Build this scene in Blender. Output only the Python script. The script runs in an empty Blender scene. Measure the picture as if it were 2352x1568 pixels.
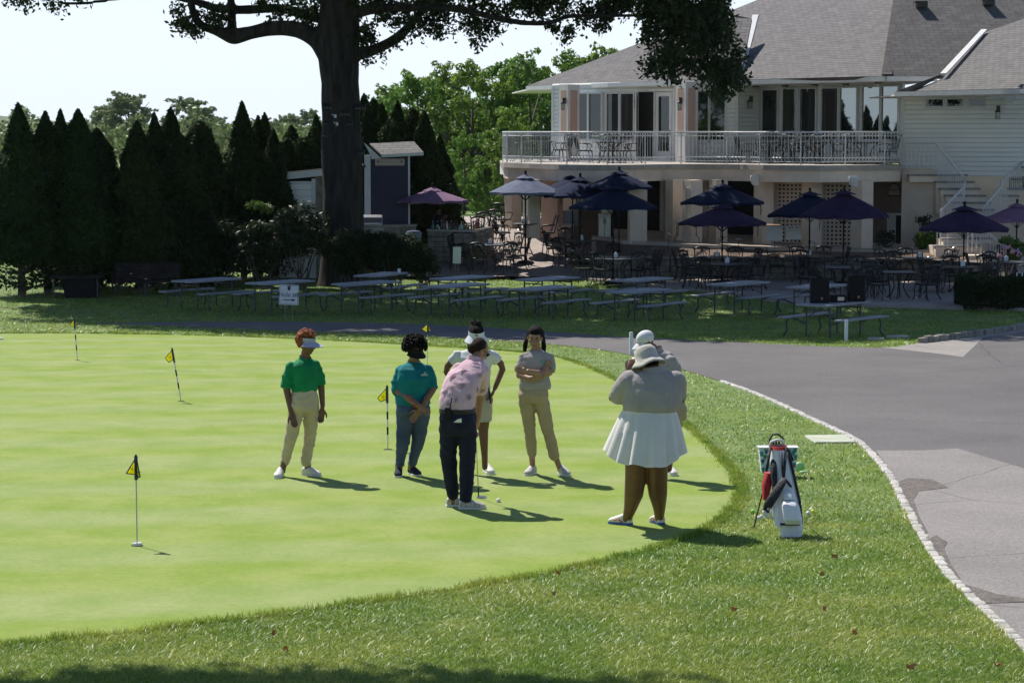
import bpy, bmesh, math, random
import numpy as np
from mathutils import Vector, Matrix, noise
random.seed(7); RNG = np.random.default_rng(11)
S = bpy.context.scene; COL = S.collection
R = math.radians
# ------------------------------------------------------------ camera, sky, sun, exposure
# layout numbers were read off the photograph on a 2352 x 1568 grid; FPX is the focal length on that grid
FPX, CX, CY, HOR, CAMZ = 5270.0, 1176.0, 784.0, 303.0, 5.0
PITCH = math.atan((CY-HOR)/FPX)
cam = bpy.data.objects.new('camera', bpy.data.cameras.new('camera')); COL.objects.link(cam)
cam.location = (0, 0, CAMZ); cam.rotation_euler = (math.pi/2-PITCH, 0, 0)
cam.data.sensor_width = 36; cam.data.lens = 36*FPX/2352; cam.data.clip_end = 4000; cam.data.clip_start = .5
S.camera = cam
SUN_TO = Vector((-.575*math.cos(R(51)), .818*math.cos(R(51)), math.sin(R(51)))).normalized()
w = bpy.data.worlds.new('World'); S.world = w; w.use_nodes = True
nt = w.node_tree; bg = nt.nodes['Background']
sky = nt.nodes.new('ShaderNodeTexSky'); sky.sky_type = 'NISHITA'; sky.sun_disc = False
sky.sun_elevation = R(51); sky.sun_rotation = math.atan2(SUN_TO.x, SUN_TO.y)
sky.air_density = 1.0; sky.dust_density = .5; sky.ozone_density = 1.5; sky.altitude = 1500
# the bright milky band low over the horizon of a humid summer sky
tc = nt.nodes.new('ShaderNodeTexCoord'); sx = nt.nodes.new('ShaderNodeSeparateXYZ'); nt.links.new(tc.outputs['Generated'], sx.inputs[0])
mr = nt.nodes.new('ShaderNodeMapRange'); mr.interpolation_type = 'SMOOTHSTEP'; nt.links.new(sx.outputs[2], mr.inputs[0])
mr.inputs[1].default_value = .0; mr.inputs[2].default_value = .2; mr.inputs[3].default_value = 1.; mr.inputs[4].default_value = 0
mxs = nt.nodes.new('ShaderNodeMix'); mxs.data_type = 'RGBA'; nt.links.new(mr.outputs[0], mxs.inputs[0]); nt.links.new(sky.outputs[0], mxs.inputs[6])
mxs.inputs[7].default_value = (6.9, 7.6, 8.6, 1); nt.links.new(mxs.outputs[2], bg.inputs[0]); bg.inputs[1].default_value = .11
sl = bpy.data.lights.new('sun', 'SUN'); sl.energy = 5.0; sl.angle = R(.5); sl.color = (1, .945, .85)
so = bpy.data.objects.new('sun', sl); COL.objects.link(so); so.location = (-40, 60, 80)
so.rotation_euler = SUN_TO.to_track_quat('Z', 'Y').to_euler()
S.view_settings.view_transform = 'Standard'; S.view_settings.look = 'None'
S.view_settings.exposure = 0.25; S.view_settings.gamma = 1
# ------------------------------------------------------------ ground height and pixel rays
def zg(x, y):
    if y <= 58: return 1.92-.0275*y
    if y <= 86: return .325
    if y <= 105: return .325+(y-86)/19*.85
    return 1.175
def ray(px, py):
    v = (CY-py)/FPX; k = math.cos(PITCH)+v*math.sin(PITCH)
    return (px-CX)/FPX/k, (-math.sin(PITCH)+v*math.cos(PITCH))/k
def at(px, py, Y):
    a, b = ray(px, py); return Vector((a*Y, Y, CAMZ+b*Y))
def P(px, py, dz=0, base=None):            # where the pixel's ray meets the ground (or the level base) + dz
    a, b = ray(px, py); lo, hi = 1., 600.
    for _ in range(50):
        m = (lo+hi)/2
        g = (zg(a*m, m) if base is None else base)+dz
        if CAMZ+b*m > g: lo = m
        else: hi = m
    return Vector((a*lo, lo, CAMZ+b*lo))
def pxm(Y): return FPX/Y
# ------------------------------------------------------------ materials
MAT = {}
def mat(name, c1, c2=None, rough=.7, scale=8., bump=0., bscale=None, metal=0., spec=.5, detail=4., coat=0., lo=.35, hi=.65, stretch=None, trans=0., sheen=0.):
    if name in MAT: return MAT[name]
    m = bpy.data.materials.new(name); m.use_nodes = True; t = m.node_tree; N = t.nodes; L = t.links
    b = N['Principled BSDF']; b.inputs['Roughness'].default_value = rough; b.inputs['Metallic'].default_value = metal
    b.inputs['Specular IOR Level'].default_value = spec
    if coat: b.inputs['Coat Weight'].default_value = coat
    if sheen: b.inputs['Sheen Weight'].default_value = sheen
    c2 = c2 or tuple(v*.86 for v in c1)
    co = N.new('ShaderNodeTexCoord'); mp = N.new('ShaderNodeMapping'); L.new(co.outputs['Object'], mp.inputs[0])
    if stretch: mp.inputs['Scale'].default_value = stretch
    n = N.new('ShaderNodeTexNoise'); n.inputs['Scale'].default_value = scale; n.inputs['Detail'].default_value = detail
    L.new(mp.outputs[0], n.inputs['Vector'])
    r = N.new('ShaderNodeValToRGB'); r.color_ramp.elements[0].position = lo; r.color_ramp.elements[1].position = hi
    r.color_ramp.elements[0].color = (*c1, 1); r.color_ramp.elements[1].color = (*c2, 1)
    L.new(n.outputs[0], r.inputs[0]); L.new(r.outputs[0], b.inputs['Base Color'])
    if bump:
        n2 = N.new('ShaderNodeTexNoise'); n2.inputs['Scale'].default_value = bscale or scale*6; n2.inputs['Detail'].default_value = 5
        L.new(mp.outputs[0], n2.inputs['Vector']); bp = N.new('ShaderNodeBump'); bp.inputs['Strength'].default_value = bump
        bp.inputs['Distance'].default_value = .02; L.new(n2.outputs[0], bp.inputs['Height']); L.new(bp.outputs[0], b.inputs['Normal'])
    if trans:
        tr = N.new('ShaderNodeBsdfTranslucent'); L.new(r.outputs[0], tr.inputs[0]); mx = N.new('ShaderNodeMixShader')
        mx.inputs[0].default_value = trans; L.new(b.outputs[0], mx.inputs[1]); L.new(tr.outputs[0], mx.inputs[2])
        L.new(mx.outputs[0], N['Material Output'].inputs[0])
    MAT[name] = m; m['n'] = 0; return m
def nodes(m): return m.node_tree.nodes, m.node_tree.links, m.node_tree.nodes['Principled BSDF']
ORD = ['first', 'second', 'third', 'fourth', 'fifth', 'sixth', 'seventh', 'eighth', 'ninth', 'tenth', 'eleventh', 'twelfth', 'thirteenth', 'fourteenth', 'fifteenth', 'sixteenth', 'seventeenth', 'eighteenth', 'nineteenth', 'twentieth', 'twenty-first', 'twenty-second', 'twenty-third', 'twenty-fourth', 'twenty-fifth', 'twenty-sixth']
# ------------------------------------------------------------ mesh builder
ORG = {}
class MB:
    def __init__(s): s.v = []; s.f = []; s.uv = {}
    def add(s, vs, fs, uvs=None):
        o = len(s.v); s.v.extend([tuple(p) for p in vs]); b = len(s.f)
        s.f.extend([tuple(i+o for i in f) for f in fs])
        if uvs:
            for k, u in enumerate(uvs): s.uv[b+k] = u
        return s
    def box(s, c, d, rz=0, M=None, tp=1.):   # centre, full dims
        x, y, z = d[0]/2, d[1]/2, d[2]/2; M = M or Matrix.Rotation(rz, 4, 'Z'); c = Vector(c)
        vs = [c+(M @ Vector((a*x*(tp if k > 0 else 1), b*y*(tp if k > 0 else 1), k*z))) for k in (-1, 1) for a, b in ((-1, -1), (1, -1), (1, 1), (-1, 1))]
        return s.add(vs, [(3, 2, 1, 0), (4, 5, 6, 7), (0, 1, 5, 4), (1, 2, 6, 5), (2, 3, 7, 6), (3, 0, 4, 7)])
    def bar(s, p, q, w_, h_=None, up=Vector((0, 0, 1))):   # beam between two points
        p = Vector(p); q = Vector(q); d = q-p; l = d.length
        if l < 1e-6: return s
        z = d/l; x = z.cross(up)
        if x.length < 1e-3: x = Vector((1, 0, 0))
        x.normalize(); y = z.cross(x); h_ = h_ or w_
        M = Matrix((x, y, z)).transposed().to_4x4()
        return s.box((p+q)/2, (w_, h_, l), M=M)
    def tube(s, pts, rad, n=8, round_=False, flat=1., up=None):
        pts = [Vector(p) for p in pts]
        if not hasattr(rad, '__len__'): rad = [rad]*len(pts)
        rad = list(rad)
        if round_:
            d0 = (pts[0]-pts[1]).normalized(); d1 = (pts[-1]-pts[-2]).normalized()
            pre = [(pts[0]+d0*rad[0]*k, rad[0]*math.sqrt(max(0.0004, 1-k*k))) for k in (.98, .8, .45)]
            post = [(pts[-1]+d1*rad[-1]*k, rad[-1]*math.sqrt(max(0.0004, 1-k*k))) for k in (.45, .8, .98)]
            pts = [a for a, _ in pre]+pts+[a for a, _ in post]; rad = [b for _, b in pre]+rad+[b for _, b in post]
        vs = []; prev = None
        for i, p in enumerate(pts):
            d = (pts[min(i+1, len(pts)-1)]-pts[max(i-1, 0)])
            if d.length < 1e-9: d = Vector((0, 0, 1))
            d.normalize()
            if prev is None:
                x = (up or (Vector((0, 0, 1)) if abs(d.z) < .9 else Vector((1, 0, 0))))
            else: x = prev
            x = (x-d*x.dot(d))
            if x.length < 1e-6: x = d.orthogonal()
            x.normalize(); prev = x; y = d.cross(x)
            for k in range(n):
                a = 2*math.pi*k/n; vs.append(p+(x*math.cos(a)+y*math.sin(a)*flat)*rad[i])
        m = len(pts); fs = [(i*n+k, i*n+(k+1) % n, (i+1)*n+(k+1) % n, (i+1)*n+k) for i in range(m-1) for k in range(n)]
        fs += [tuple(range(n-1, -1, -1)), tuple((m-1)*n+k for k in range(n))]
        return s.add(vs, fs)
    def ell(s, c, r, M=None, n=12, m=8):
        c = Vector(c); M = M or Matrix.Identity(3)
        if not hasattr(r, '__len__'): r = (r, r, r)
        vs = [c+M @ Vector((0, 0, r[2]))]
        for j in range(1, m):
            t = math.pi*j/m
            for k in range(n):
                a = 2*math.pi*k/n; vs.append(c+M @ Vector((r[0]*math.sin(t)*math.cos(a), r[1]*math.sin(t)*math.sin(a), r[2]*math.cos(t))))
        vs.append(c+M @ Vector((0, 0, -r[2]))); L = len(vs)-1
        fs = [(0, 1+k, 1+(k+1) % n) for k in range(n)]
        fs += [(1+j*n+k, 1+(j+1)*n+k, 1+(j+1)*n+(k+1) % n, 1+j*n+(k+1) % n) for j in range(m-2) for k in range(n)]
        fs += [(L, 1+(m-2)*n+(k+1) % n, 1+(m-2)*n+k) for k in range(n)]
        return s.add(vs, fs)
    def lathe(s, prof, c=(0, 0, 0), n=16, M=None):   # prof: (r, z)
        c = Vector(c); vs = []; m = len(prof); M = M or Matrix.Identity(3)
        for r, z in prof:
            for k in range(n):
                a = 2*math.pi*k/n; vs.append(c+M @ Vector((max(r, 1e-4)*math.cos(a), max(r, 1e-4)*math.sin(a), z)))
        fs = [(i*n+k, i*n+(k+1) % n, (i+1)*n+(k+1) % n, (i+1)*n+k) for i in range(m-1) for k in range(n)]
        fs += [tuple(range(n-1, -1, -1)), tuple((m-1)*n+k for k in range(n))]
        return s.add(vs, fs)
    def loft(s, secs, n=20, yaw=0, p=2.4):   # secs: (centre, rx, ry[, yaw]); closed both ends
        vs = []
        for q in secs:
            c, rx, ry = Vector(q[0]), q[1], q[2]; yw = q[3] if len(q) > 3 else yaw
            X = Vector((math.cos(yw), math.sin(yw), 0)); Y = Vector((-math.sin(yw), math.cos(yw), 0))
            for k in range(n):
                a = 2*math.pi*k/n; ca, sa = math.cos(a), math.sin(a)
                vs.append(c+X*rx*math.copysign(abs(ca)**(2/p), ca)+Y*ry*math.copysign(abs(sa)**(2/p), sa))
        m = len(secs); fs = [(i*n+k, i*n+(k+1) % n, (i+1)*n+(k+1) % n, (i+1)*n+k) for i in range(m-1) for k in range(n)]
        fs += [tuple(range(n-1, -1, -1)), tuple((m-1)*n+k for k in range(n))]
        return s.add(vs, fs)
    def prism(s, poly, d):                   # polygon (3d points) extruded by vector d
        poly = [Vector(p) for p in poly]; n = len(poly); d = Vector(d)
        return s.add(poly+[p+d for p in poly], [tuple(range(n-1, -1, -1)), tuple(range(n, 2*n))]+[(k, (k+1) % n, n+(k+1) % n, n+k) for k in range(n)])
    def build(s, name, m, parent=None, smooth=False, local=False, bevel=0, kind=None):
        me = bpy.data.meshes.new(name); o = bpy.data.objects.new(name, me)
        org = Vector((0, 0, 0))
        if parent is not None: org = ORG.get(parent.name, org)
        vs = s.v if local else [(a-org.x, b-org.y, c-org.z) for a, b, c in s.v]
        me.from_pydata(vs, [], s.f)
        if s.uv:
            ul = me.uv_layers.new(name='UVMap'); d = ul.data
            for pl in me.polygons:
                u = s.uv.get(pl.index)
                if u:
                    for k, li in enumerate(pl.loop_indices): d[li].uv = u[k]
        bm = bmesh.new(); bm.from_mesh(me); bmesh.ops.recalc_face_normals(bm, faces=bm.faces)
        if bevel: bmesh.ops.bevel(bm, geom=list(bm.edges), offset=bevel, segments=1, affect='EDGES', clamp_overlap=True)
        bm.to_mesh(me); bm.free()
        if smooth:
            me.polygons.foreach_set('use_smooth', [True]*len(me.polygons))
            if smooth != True: me.set_sharp_from_angle(angle=R(smooth))
        me.materials.append(m); COL.objects.link(o)
        if parent is not None: o.parent = parent; ORG[o.name] = ORG.get(parent.name, Vector((0, 0, 0)))
        if kind: o['kind'] = kind
        return o
def remesh(mb, name, m, parent, vox=.008, sm=3, f=.6, fold=0.):
    me = bpy.data.meshes.new('tmp'); me.from_pydata(mb.v, [], mb.f); t = bpy.data.objects.new('tmp', me); COL.objects.link(t)
    r = t.modifiers.new('r', 'REMESH'); r.mode = 'VOXEL'; r.voxel_size = vox; r.adaptivity = 0
    if sm:
        q = t.modifiers.new('s', 'SMOOTH'); q.factor = f; q.iterations = sm
    bpy.context.view_layer.update(); dg = bpy.context.evaluated_depsgraph_get(); ne = bpy.data.meshes.new_from_object(t.evaluated_get(dg))
    bpy.data.objects.remove(t); bpy.data.meshes.remove(me)
    if fold:
        nv = len(ne.vertices); co = np.empty(nv*3); ne.vertices.foreach_get('co', co); nr = np.empty(nv*3); ne.vertices.foreach_get('normal', nr); co = co.reshape(-1, 3); nr = nr.reshape(-1, 3); sd = len(name)*1.7+co[0, 0]
        d = np.empty(nv)
        for i in range(nv):
            x, y, z = co[i]; a = noise.noise(Vector((x*6+z*3+sd, y*6, z*9-x*4))); b = noise.noise(Vector((x*16, y*16+sd, z*20+x*8))); d[i] = ((1-abs(a)*3.2) if abs(a) < .3 else 0)*1.15-.35+b*.7
        co += nr*(d*fold)[:, None]; ne.vertices.foreach_set('co', co.ravel()); ne.update()
    o = bpy.data.objects.new(name, ne); ne.name = name; COL.objects.link(o)
    org = ORG.get(parent.name, Vector((0, 0, 0))) if parent is not None else Vector((0, 0, 0))
    ne.transform(Matrix.Translation(-org)); ne.materials.clear(); ne.materials.append(m)
    ne.polygons.foreach_set('use_smooth', [True]*len(ne.polygons))
    if parent is not None: o.parent = parent; ORG[o.name] = org
    return o
def npmesh(name, V, F, m, parent=None, smooth=False, col=None):   # V (n,3), F (m,3|4) numpy
    me = bpy.data.meshes.new(name); k = F.shape[1]
    me.vertices.add(len(V)); me.vertices.foreach_set('co', V.astype(np.float32).ravel())
    me.loops.add(F.size); me.loops.foreach_set('vertex_index', F.astype(np.int32).ravel())
    me.polygons.add(len(F)); me.polygons.foreach_set('loop_start', np.arange(0, F.size, k, dtype=np.int32))
    me.update(calc_edges=True)
    if smooth: me.polygons.foreach_set('use_smooth', [True]*len(F))
    me.materials.append(m); o = bpy.data.objects.new(name, me); COL.objects.link(o)
    if parent is not None: o.parent = parent; ORG[o.name] = ORG.get(parent.name, Vector((0, 0, 0)))
    return o
def tag(o, label, cat, group=None, kind=None):
    if label: o['label'] = label
    if cat: o['category'] = cat
    if group: o['group'] = group
    if kind: o['kind'] = kind
    return o
def thing(name, label, cat, loc=(0, 0, 0), rz=0, group=None):
    o = bpy.data.objects.new(name, None); COL.objects.link(o); o.location = loc; o.rotation_euler = (0, 0, rz)
    o.empty_display_size = .2; ORG[o.name] = Vector(loc) if rz == 0 else Vector((0, 0, 0))
    return tag(o, label, cat, group)
def kids(o): return [c for c in COL.objects if c.parent == o]
KC = {}
def dup(root, loc, rz=0, label=None, group=None, sc=1.):
    def rec(o, par):
        c = o.copy(); COL.objects.link(c); c.parent = par
        if o.name not in KC: KC[o.name] = kids(o)
        for ch in KC[o.name]: rec(ch, c)
        return c
    c = rec(root, None); c.location = loc; c.rotation_euler = (0, 0, rz); c.scale = (sc, sc, sc) if not hasattr(sc, '__len__') else sc
    if label: c['label'] = label
    if group: c['group'] = group
    return c
first = {}
def place(proto, loc, rz, label, group, sc=1.):   # the prototype itself is used the first time
    if proto.name not in first:
        first[proto.name] = 1
        if proto.name not in KC: KC[proto.name] = kids(proto)
        for ch in KC[proto.name]:
            if ch.name not in KC: KC[ch.name] = kids(ch)
        proto.location = loc; proto.rotation_euler = (0, 0, rz); proto.scale = (sc, sc, sc) if not hasattr(sc, '__len__') else sc
        proto['label'] = label
        if group: proto['group'] = group
        return proto
    return dup(proto, loc, rz, label, group, sc)
def text(name, body, size, loc, M, m, parent, align='CENTER', ext=.002):
    cu = bpy.data.curves.new(name, 'FONT'); cu.body = body; cu.size = size; cu.align_x = align; cu.align_y = 'CENTER'; cu.extrude = ext
    t = bpy.data.objects.new(name, cu); COL.objects.link(t); bpy.context.view_layer.update()
    me = bpy.data.meshes.new_from_object(t.evaluated_get(bpy.context.evaluated_depsgraph_get())); bpy.data.objects.remove(t)
    org = ORG.get(parent.name, Vector((0, 0, 0))) if parent else Vector((0, 0, 0))
    me.transform(Matrix.Translation(Vector(loc)-org) @ M.to_4x4()); me.name = name
    o = bpy.data.objects.new(name, me); COL.objects.link(o); me.materials.clear(); me.materials.append(m)
    if parent: o.parent = parent; ORG[o.name] = org
    return o
FACE_CAM = Matrix.Rotation(math.pi/2, 3, 'X')   # text plane standing up, read from -Y
# ------------------------------------------------------------ ground, green, road
m_lawn = mat('lawn', (.085, .155, .028), (.15, .22, .05), rough=.85, scale=2.2, bump=.6, bscale=60, detail=8)
m_green = mat('putting_green', (.198, .278, .052), (.262, .318, .096), rough=.9, scale=1.5, bump=.1, bscale=220, detail=8, spec=.2)
def stripes(m, ang, pitch, amt):
    N, L, b = nodes(m); col = b.inputs['Base Color'].links[0].from_socket
    co = N.new('ShaderNodeTexCoord'); mp = N.new('ShaderNodeMapping'); mp.inputs['Rotation'].default_value = (0, 0, ang)
    L.new(co.outputs['Object'], mp.inputs[0]); sp = N.new('ShaderNodeSeparateXYZ'); L.new(mp.outputs[0], sp.inputs[0])
    nz = N.new('ShaderNodeTexNoise'); nz.inputs['Scale'].default_value = .5; L.new(co.outputs['Object'], nz.inputs['Vector'])
    ad = N.new('ShaderNodeMath'); ad.operation = 'MULTIPLY_ADD'; L.new(nz.outputs[0], ad.inputs[0]); ad.inputs[1].default_value = .9; L.new(sp.outputs[1], ad.inputs[2])
    mu = N.new('ShaderNodeMath'); mu.operation = 'MULTIPLY'; L.new(ad.outputs[0], mu.inputs[0]); mu.inputs[1].default_value = math.pi/pitch
    si = N.new('ShaderNodeMath'); si.operation = 'SINE'; L.new(mu.outputs[0], si.inputs[0])
    ra = N.new('ShaderNodeMapRange'); L.new(si.outputs[0], ra.inputs[0]); ra.inputs[1].default_value = -.5; ra.inputs[2].default_value = .5
    ra.inputs[3].default_value = 1-amt; ra.inputs[4].default_value = 1+amt
    hs = N.new('ShaderNodeHueSaturation'); L.new(ra.outputs[0], hs.inputs['Saturation']); L.new(col, hs.inputs['Color'])
    r2 = N.new('ShaderNodeMapRange'); L.new(si.outputs[0], r2.inputs[0]); r2.inputs[1].default_value = -.5; r2.inputs[2].default_value = .5
    r2.inputs[3].default_value = 1+amt*.25; r2.inputs[4].default_value = 1-amt*.25; L.new(r2.outputs[0], hs.inputs['Value'])
    # fine mottling of the turf
    n3 = N.new('ShaderNodeTexNoise'); n3.inputs['Scale'].default_value = 18; n3.inputs['Detail'].default_value = 12; n3.inputs['Roughness'].default_value = .75; L.new(co.outputs['Object'], n3.inputs['Vector'])
    r3 = N.new('ShaderNodeMapRange'); L.new(n3.outputs[0], r3.inputs[0]); r3.inputs[1].default_value = .3; r3.inputs[2].default_value = .7; r3.inputs[3].default_value = .84; r3.inputs[4].default_value = 1.16
    h2 = N.new('ShaderNodeHueSaturation'); L.new(r3.outputs[0], h2.inputs['Value']); L.new(hs.outputs[0], h2.inputs['Color'])
    L.new(h2.outputs[0], b.inputs['Base Color'])
stripes(m_green, R(-10), 1.15, .07)
stripes(m_lawn, R(20), 3.0, .05)
def asphalt(name, c, c2, sc):
    m = mat(name, c, c2, rough=.88, scale=sc, bump=.55, bscale=90, detail=10, lo=.25, hi=.75)
    N, L, b = nodes(m); col = b.inputs['Base Color'].links[0].from_socket
    co = N.new('ShaderNodeTexCoord'); v = N.new('ShaderNodeTexVoronoi'); v.inputs['Scale'].default_value = 55; L.new(co.outputs['Object'], v.inputs['Vector'])
    r = N.new('ShaderNodeMapRange'); L.new(v.outputs['Color'], r.inputs[0]); r.inputs[3].default_value = .72; r.inputs[4].default_value = 1.3
    h = N.new('ShaderNodeHueSaturation'); L.new(r.outputs[0], h.inputs['Value']); L.new(col, h.inputs['Color'])
    # long cracks
    n = N.new('ShaderNodeTexNoise'); n.inputs['Scale'].default_value = .8; n.inputs['Detail'].default_value = 3; L.new(co.outputs['Object'], n.inputs['Vector'])
    mixv = N.new('ShaderNodeMix'); mixv.data_type = 'VECTOR'; mixv.inputs[0].default_value = .25; L.new(co.outputs['Object'], mixv.inputs[4]); L.new(n.outputs['Color'], mixv.inputs[5])
    v2 = N.new('ShaderNodeTexVoronoi'); v2.feature = 'DISTANCE_TO_EDGE'; v2.inputs['Scale'].default_value = .42 if 'old' in name else .12; L.new(mixv.outputs[1], v2.inputs['Vector'])
    r4 = N.new('ShaderNodeMapRange'); L.new(v2.outputs['Distance'], r4.inputs[0]); r4.inputs[1].default_value = .0; r4.inputs[2].default_value = .006 if 'old' in name else .002; r4.inputs[3].default_value = .45; r4.inputs[4].default_value = 1
    h3 = N.new('ShaderNodeHueSaturation'); L.new(r4.outputs[0], h3.inputs['Value']); L.new(h.outputs[0], h3.inputs['Color'])
    L.new(h3.outputs[0], b.inputs['Base Color']); return m
m_road = asphalt('asphalt_dark', (.094, .087, .088), (.148, .137, .138), .45)
m_old = asphalt('asphalt_old', (.2, .184, .176), (.275, .252, .24), .6)
m_patch = asphalt('asphalt_gravel', (.07, .06, .055), (.2, .17, .15), 14)
# the terrain: rows fall exactly on the breaks of slope
xs = sorted(set([-600, -300, -150, -80]+list(range(-40, 41, 8))+[80, 150, 300, 600]))
ys = [-150, -60, -20, 0, 10, 20, 30, 40, 50, 58, 66, 74, 80, 86, 92, 98, 105, 130, 170, 230, 320, 450, 700, 1100, 1600]
g = MB(); g.add([(x, y, zg(x, y)) for y in ys for x in xs], [(j*len(xs)+i, j*len(xs)+i+1, (j+1)*len(xs)+i+1, (j+1)*len(xs)+i) for j in range(len(ys)-1) for i in range(len(xs)-1)])
g.build('ground', m_lawn, kind='structure')
def smooth_poly(pts, it=2, keep=()):
    for _ in range(it):
        out = []
        for i in range(len(pts)):
            a, b = pts[i], pts[(i+1) % len(pts)]
            out += [(a[0]*.75+b[0]*.25, a[1]*.75+b[1]*.25), (a[0]*.25+b[0]*.75, a[1]*.25+b[1]*.75)]
        pts = out
    return pts
def line(pts, it=2):
    for _ in range(it):
        out = [pts[0]]
        for a, b in zip(pts, pts[1:]):
            out += [(a[0]*.75+b[0]*.25, a[1]*.75+b[1]*.25), (a[0]*.25+b[0]*.75, a[1]*.25+b[1]*.75)]
        pts = out+[pts[-1]]
    return pts
def sheet(name, pts, dz, m, kind='structure'):
    mb = MB(); mb.add([P(x, y)+Vector((0, 0, dz)) for x, y in pts], [tuple(range(len(pts)))])
    me = bpy.data.meshes.new(name); me.from_pydata(mb.v, [], mb.f); bm = bmesh.new(); bm.from_mesh(me)
    bmesh.ops.triangulate(bm, faces=bm.faces); bmesh.ops.recalc_face_normals(bm, faces=bm.faces)
    if sum(f.normal.z for f in bm.faces) < 0: bmesh.ops.reverse_faces(bm, faces=bm.faces)
    bm.to_mesh(me); bm.free(); me.materials.append(m); o = bpy.data.objects.new(name, me); COL.objects.link(o); o['kind'] = kind
    return o
GREEN = line([(-420, 790), (-200, 768), (0, 766), (200, 766), (500, 771), (800, 784), (1000, 796), (1170, 806), (1290, 820), (1370, 850), (1440, 885), (1500, 920), (1560, 962), (1610, 1005), (1655, 1050), (1692, 1092), (1704, 1130), (1688, 1170), (1640, 1208), (1560, 1243), (1400, 1286), (1200, 1328), (900, 1376), (600, 1416), (300, 1452), (0, 1483), (-300, 1500), (-700, 1480)], 2)
sheet('putting_green', GREEN, .006, m_green)
KERB = [(1600, 858), (1657, 876), (1749, 908), (1858, 959), (1949, 1000), (1984, 1022), (2022, 1063), (2052, 1103), (2080, 1160), (2114, 1226), (2150, 1283), (2205, 1348), (2296, 1432), (2352, 1487), (2460, 1590), (2600, 1730)]
KERB2 = [(2114, 789), (2180, 781), (2240, 773), (2296, 764), (2352, 755), (2440, 740), (2560, 722)]
ROAD = line([(205, 744), (342, 748.5), (513, 755), (804, 765.5), (917, 769.5), (1088, 779), (1259, 790), (1380, 803), (1447, 815), (1551, 844)]+KERB[1:]+[(4200, 1730), (4200, 722)][:0]) + [(4000, 1700), (3600, 700), (2600, 716)] + line([(2440, 740), (2352, 756), (2296, 765), (2180, 781), (2114, 789), (2060, 798), (2022, 800), (1858, 795), (1749, 789), (1600, 783), (1493, 777), (1430, 774), (1259, 762), (1088, 750), (900, 743), (746, 740.5), (600, 739), (350, 740.5), (215, 743)])
sheet('road', ROAD, .008, m_road)
OLD1 = [(2012, 1036), (2120, 1036), (2260, 1028), (2352, 1027), (2700, 1025), (3700, 1100), (4000, 1700), (2600, 1728), (2462, 1590), (2352, 1484), (2296, 1429), (2205, 1345), (2150, 1280), (2114, 1223), (2082, 1157), (2054, 1100), (2030, 1062)]
sheet('road_old_section', OLD1, .012, m_old)
OLD2 = [(2024, 799), (2060, 797), (2114, 788), (2180, 780), (2296, 764), (2352, 755), (2600, 714), (3600, 702), (3700, 1000), (2700, 868), (2480, 848), (2352, 837), (2250, 826), (2150, 813)]
sheet('driveway', OLD2, .012, asphalt('asphalt_old_pale', (.25, .228, .215), (.31, .285, .265), .7))
sheet('gravel_strip', [(2062, 1110), (2085, 1100), (2140, 1103), (2180, 1122), (2110, 1130), (2098, 1150), (2112, 1190), (2132, 1226), (2118, 1228), (2090, 1170)], .016, m_patch)
sheet('gravel_patch', [(2130, 1242), (2150, 1232), (2176, 1248), (2168, 1262), (2185, 1300), (2215, 1345), (2290, 1368), (2352, 1377), (2700, 1400), (2700, 1402), (2352, 1386), (2262, 1389), (2205, 1342), (2150, 1277)], .016, m_patch)
m_kerb = mat('kerb_stone', (.34, .32, .29), (.56, .54, .51), rough=.85, scale=4, detail=9, bump=.6, bscale=60)
m_kerbd = mat('kerb_stone_dark', (.16, .145, .125), (.3, .28, .24), rough=.85, scale=5, bump=.6, bscale=40)
def kerb(pts, w_, h_, l_, m, name):
    W = [P(x, y) for x, y in line(pts, 2)]; mb = MB(); acc = 0; i = 0; rn = random.Random(3)
    tot = [0]
    for a, b in zip(W, W[1:]): tot.append(tot[-1]+(b-a).length)
    def pos(s_):
        for k in range(len(W)-1):
            if tot[k+1] >= s_:
                t = (s_-tot[k])/(tot[k+1]-tot[k]); return W[k].lerp(W[k+1], t), (W[k+1]-W[k]).normalized()
        return W[-1], (W[-1]-W[-2]).normalized()
    s_ = 0
    while s_ < tot[-1]-l_:
        l = l_*rn.uniform(.75, 1.25); p, d = pos(s_+l/2); an = math.atan2(d.y, d.x)+rn.uniform(-.04, .04)
        hh = h_*rn.uniform(.8, 1.15); off = Vector((-d.y, d.x, 0))*rn.uniform(-.008, .008)
        mb.box(p+off+Vector((0, 0, hh/2-.02)), (l-rn.uniform(.003, .012), w_*rn.uniform(.82, 1.1), hh+.04), rz=an+rn.uniform(-.05, .05), tp=rn.uniform(.84, .95)); s_ += l
    return mb.build(name, m, bevel=.012, kind='structure', smooth=40)
kerb(KERB[1:], .1, .024, .19, m_kerb, 'kerb'); kerb(KERB2, .16, .13, .3, m_kerbd, 'kerb')
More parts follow.
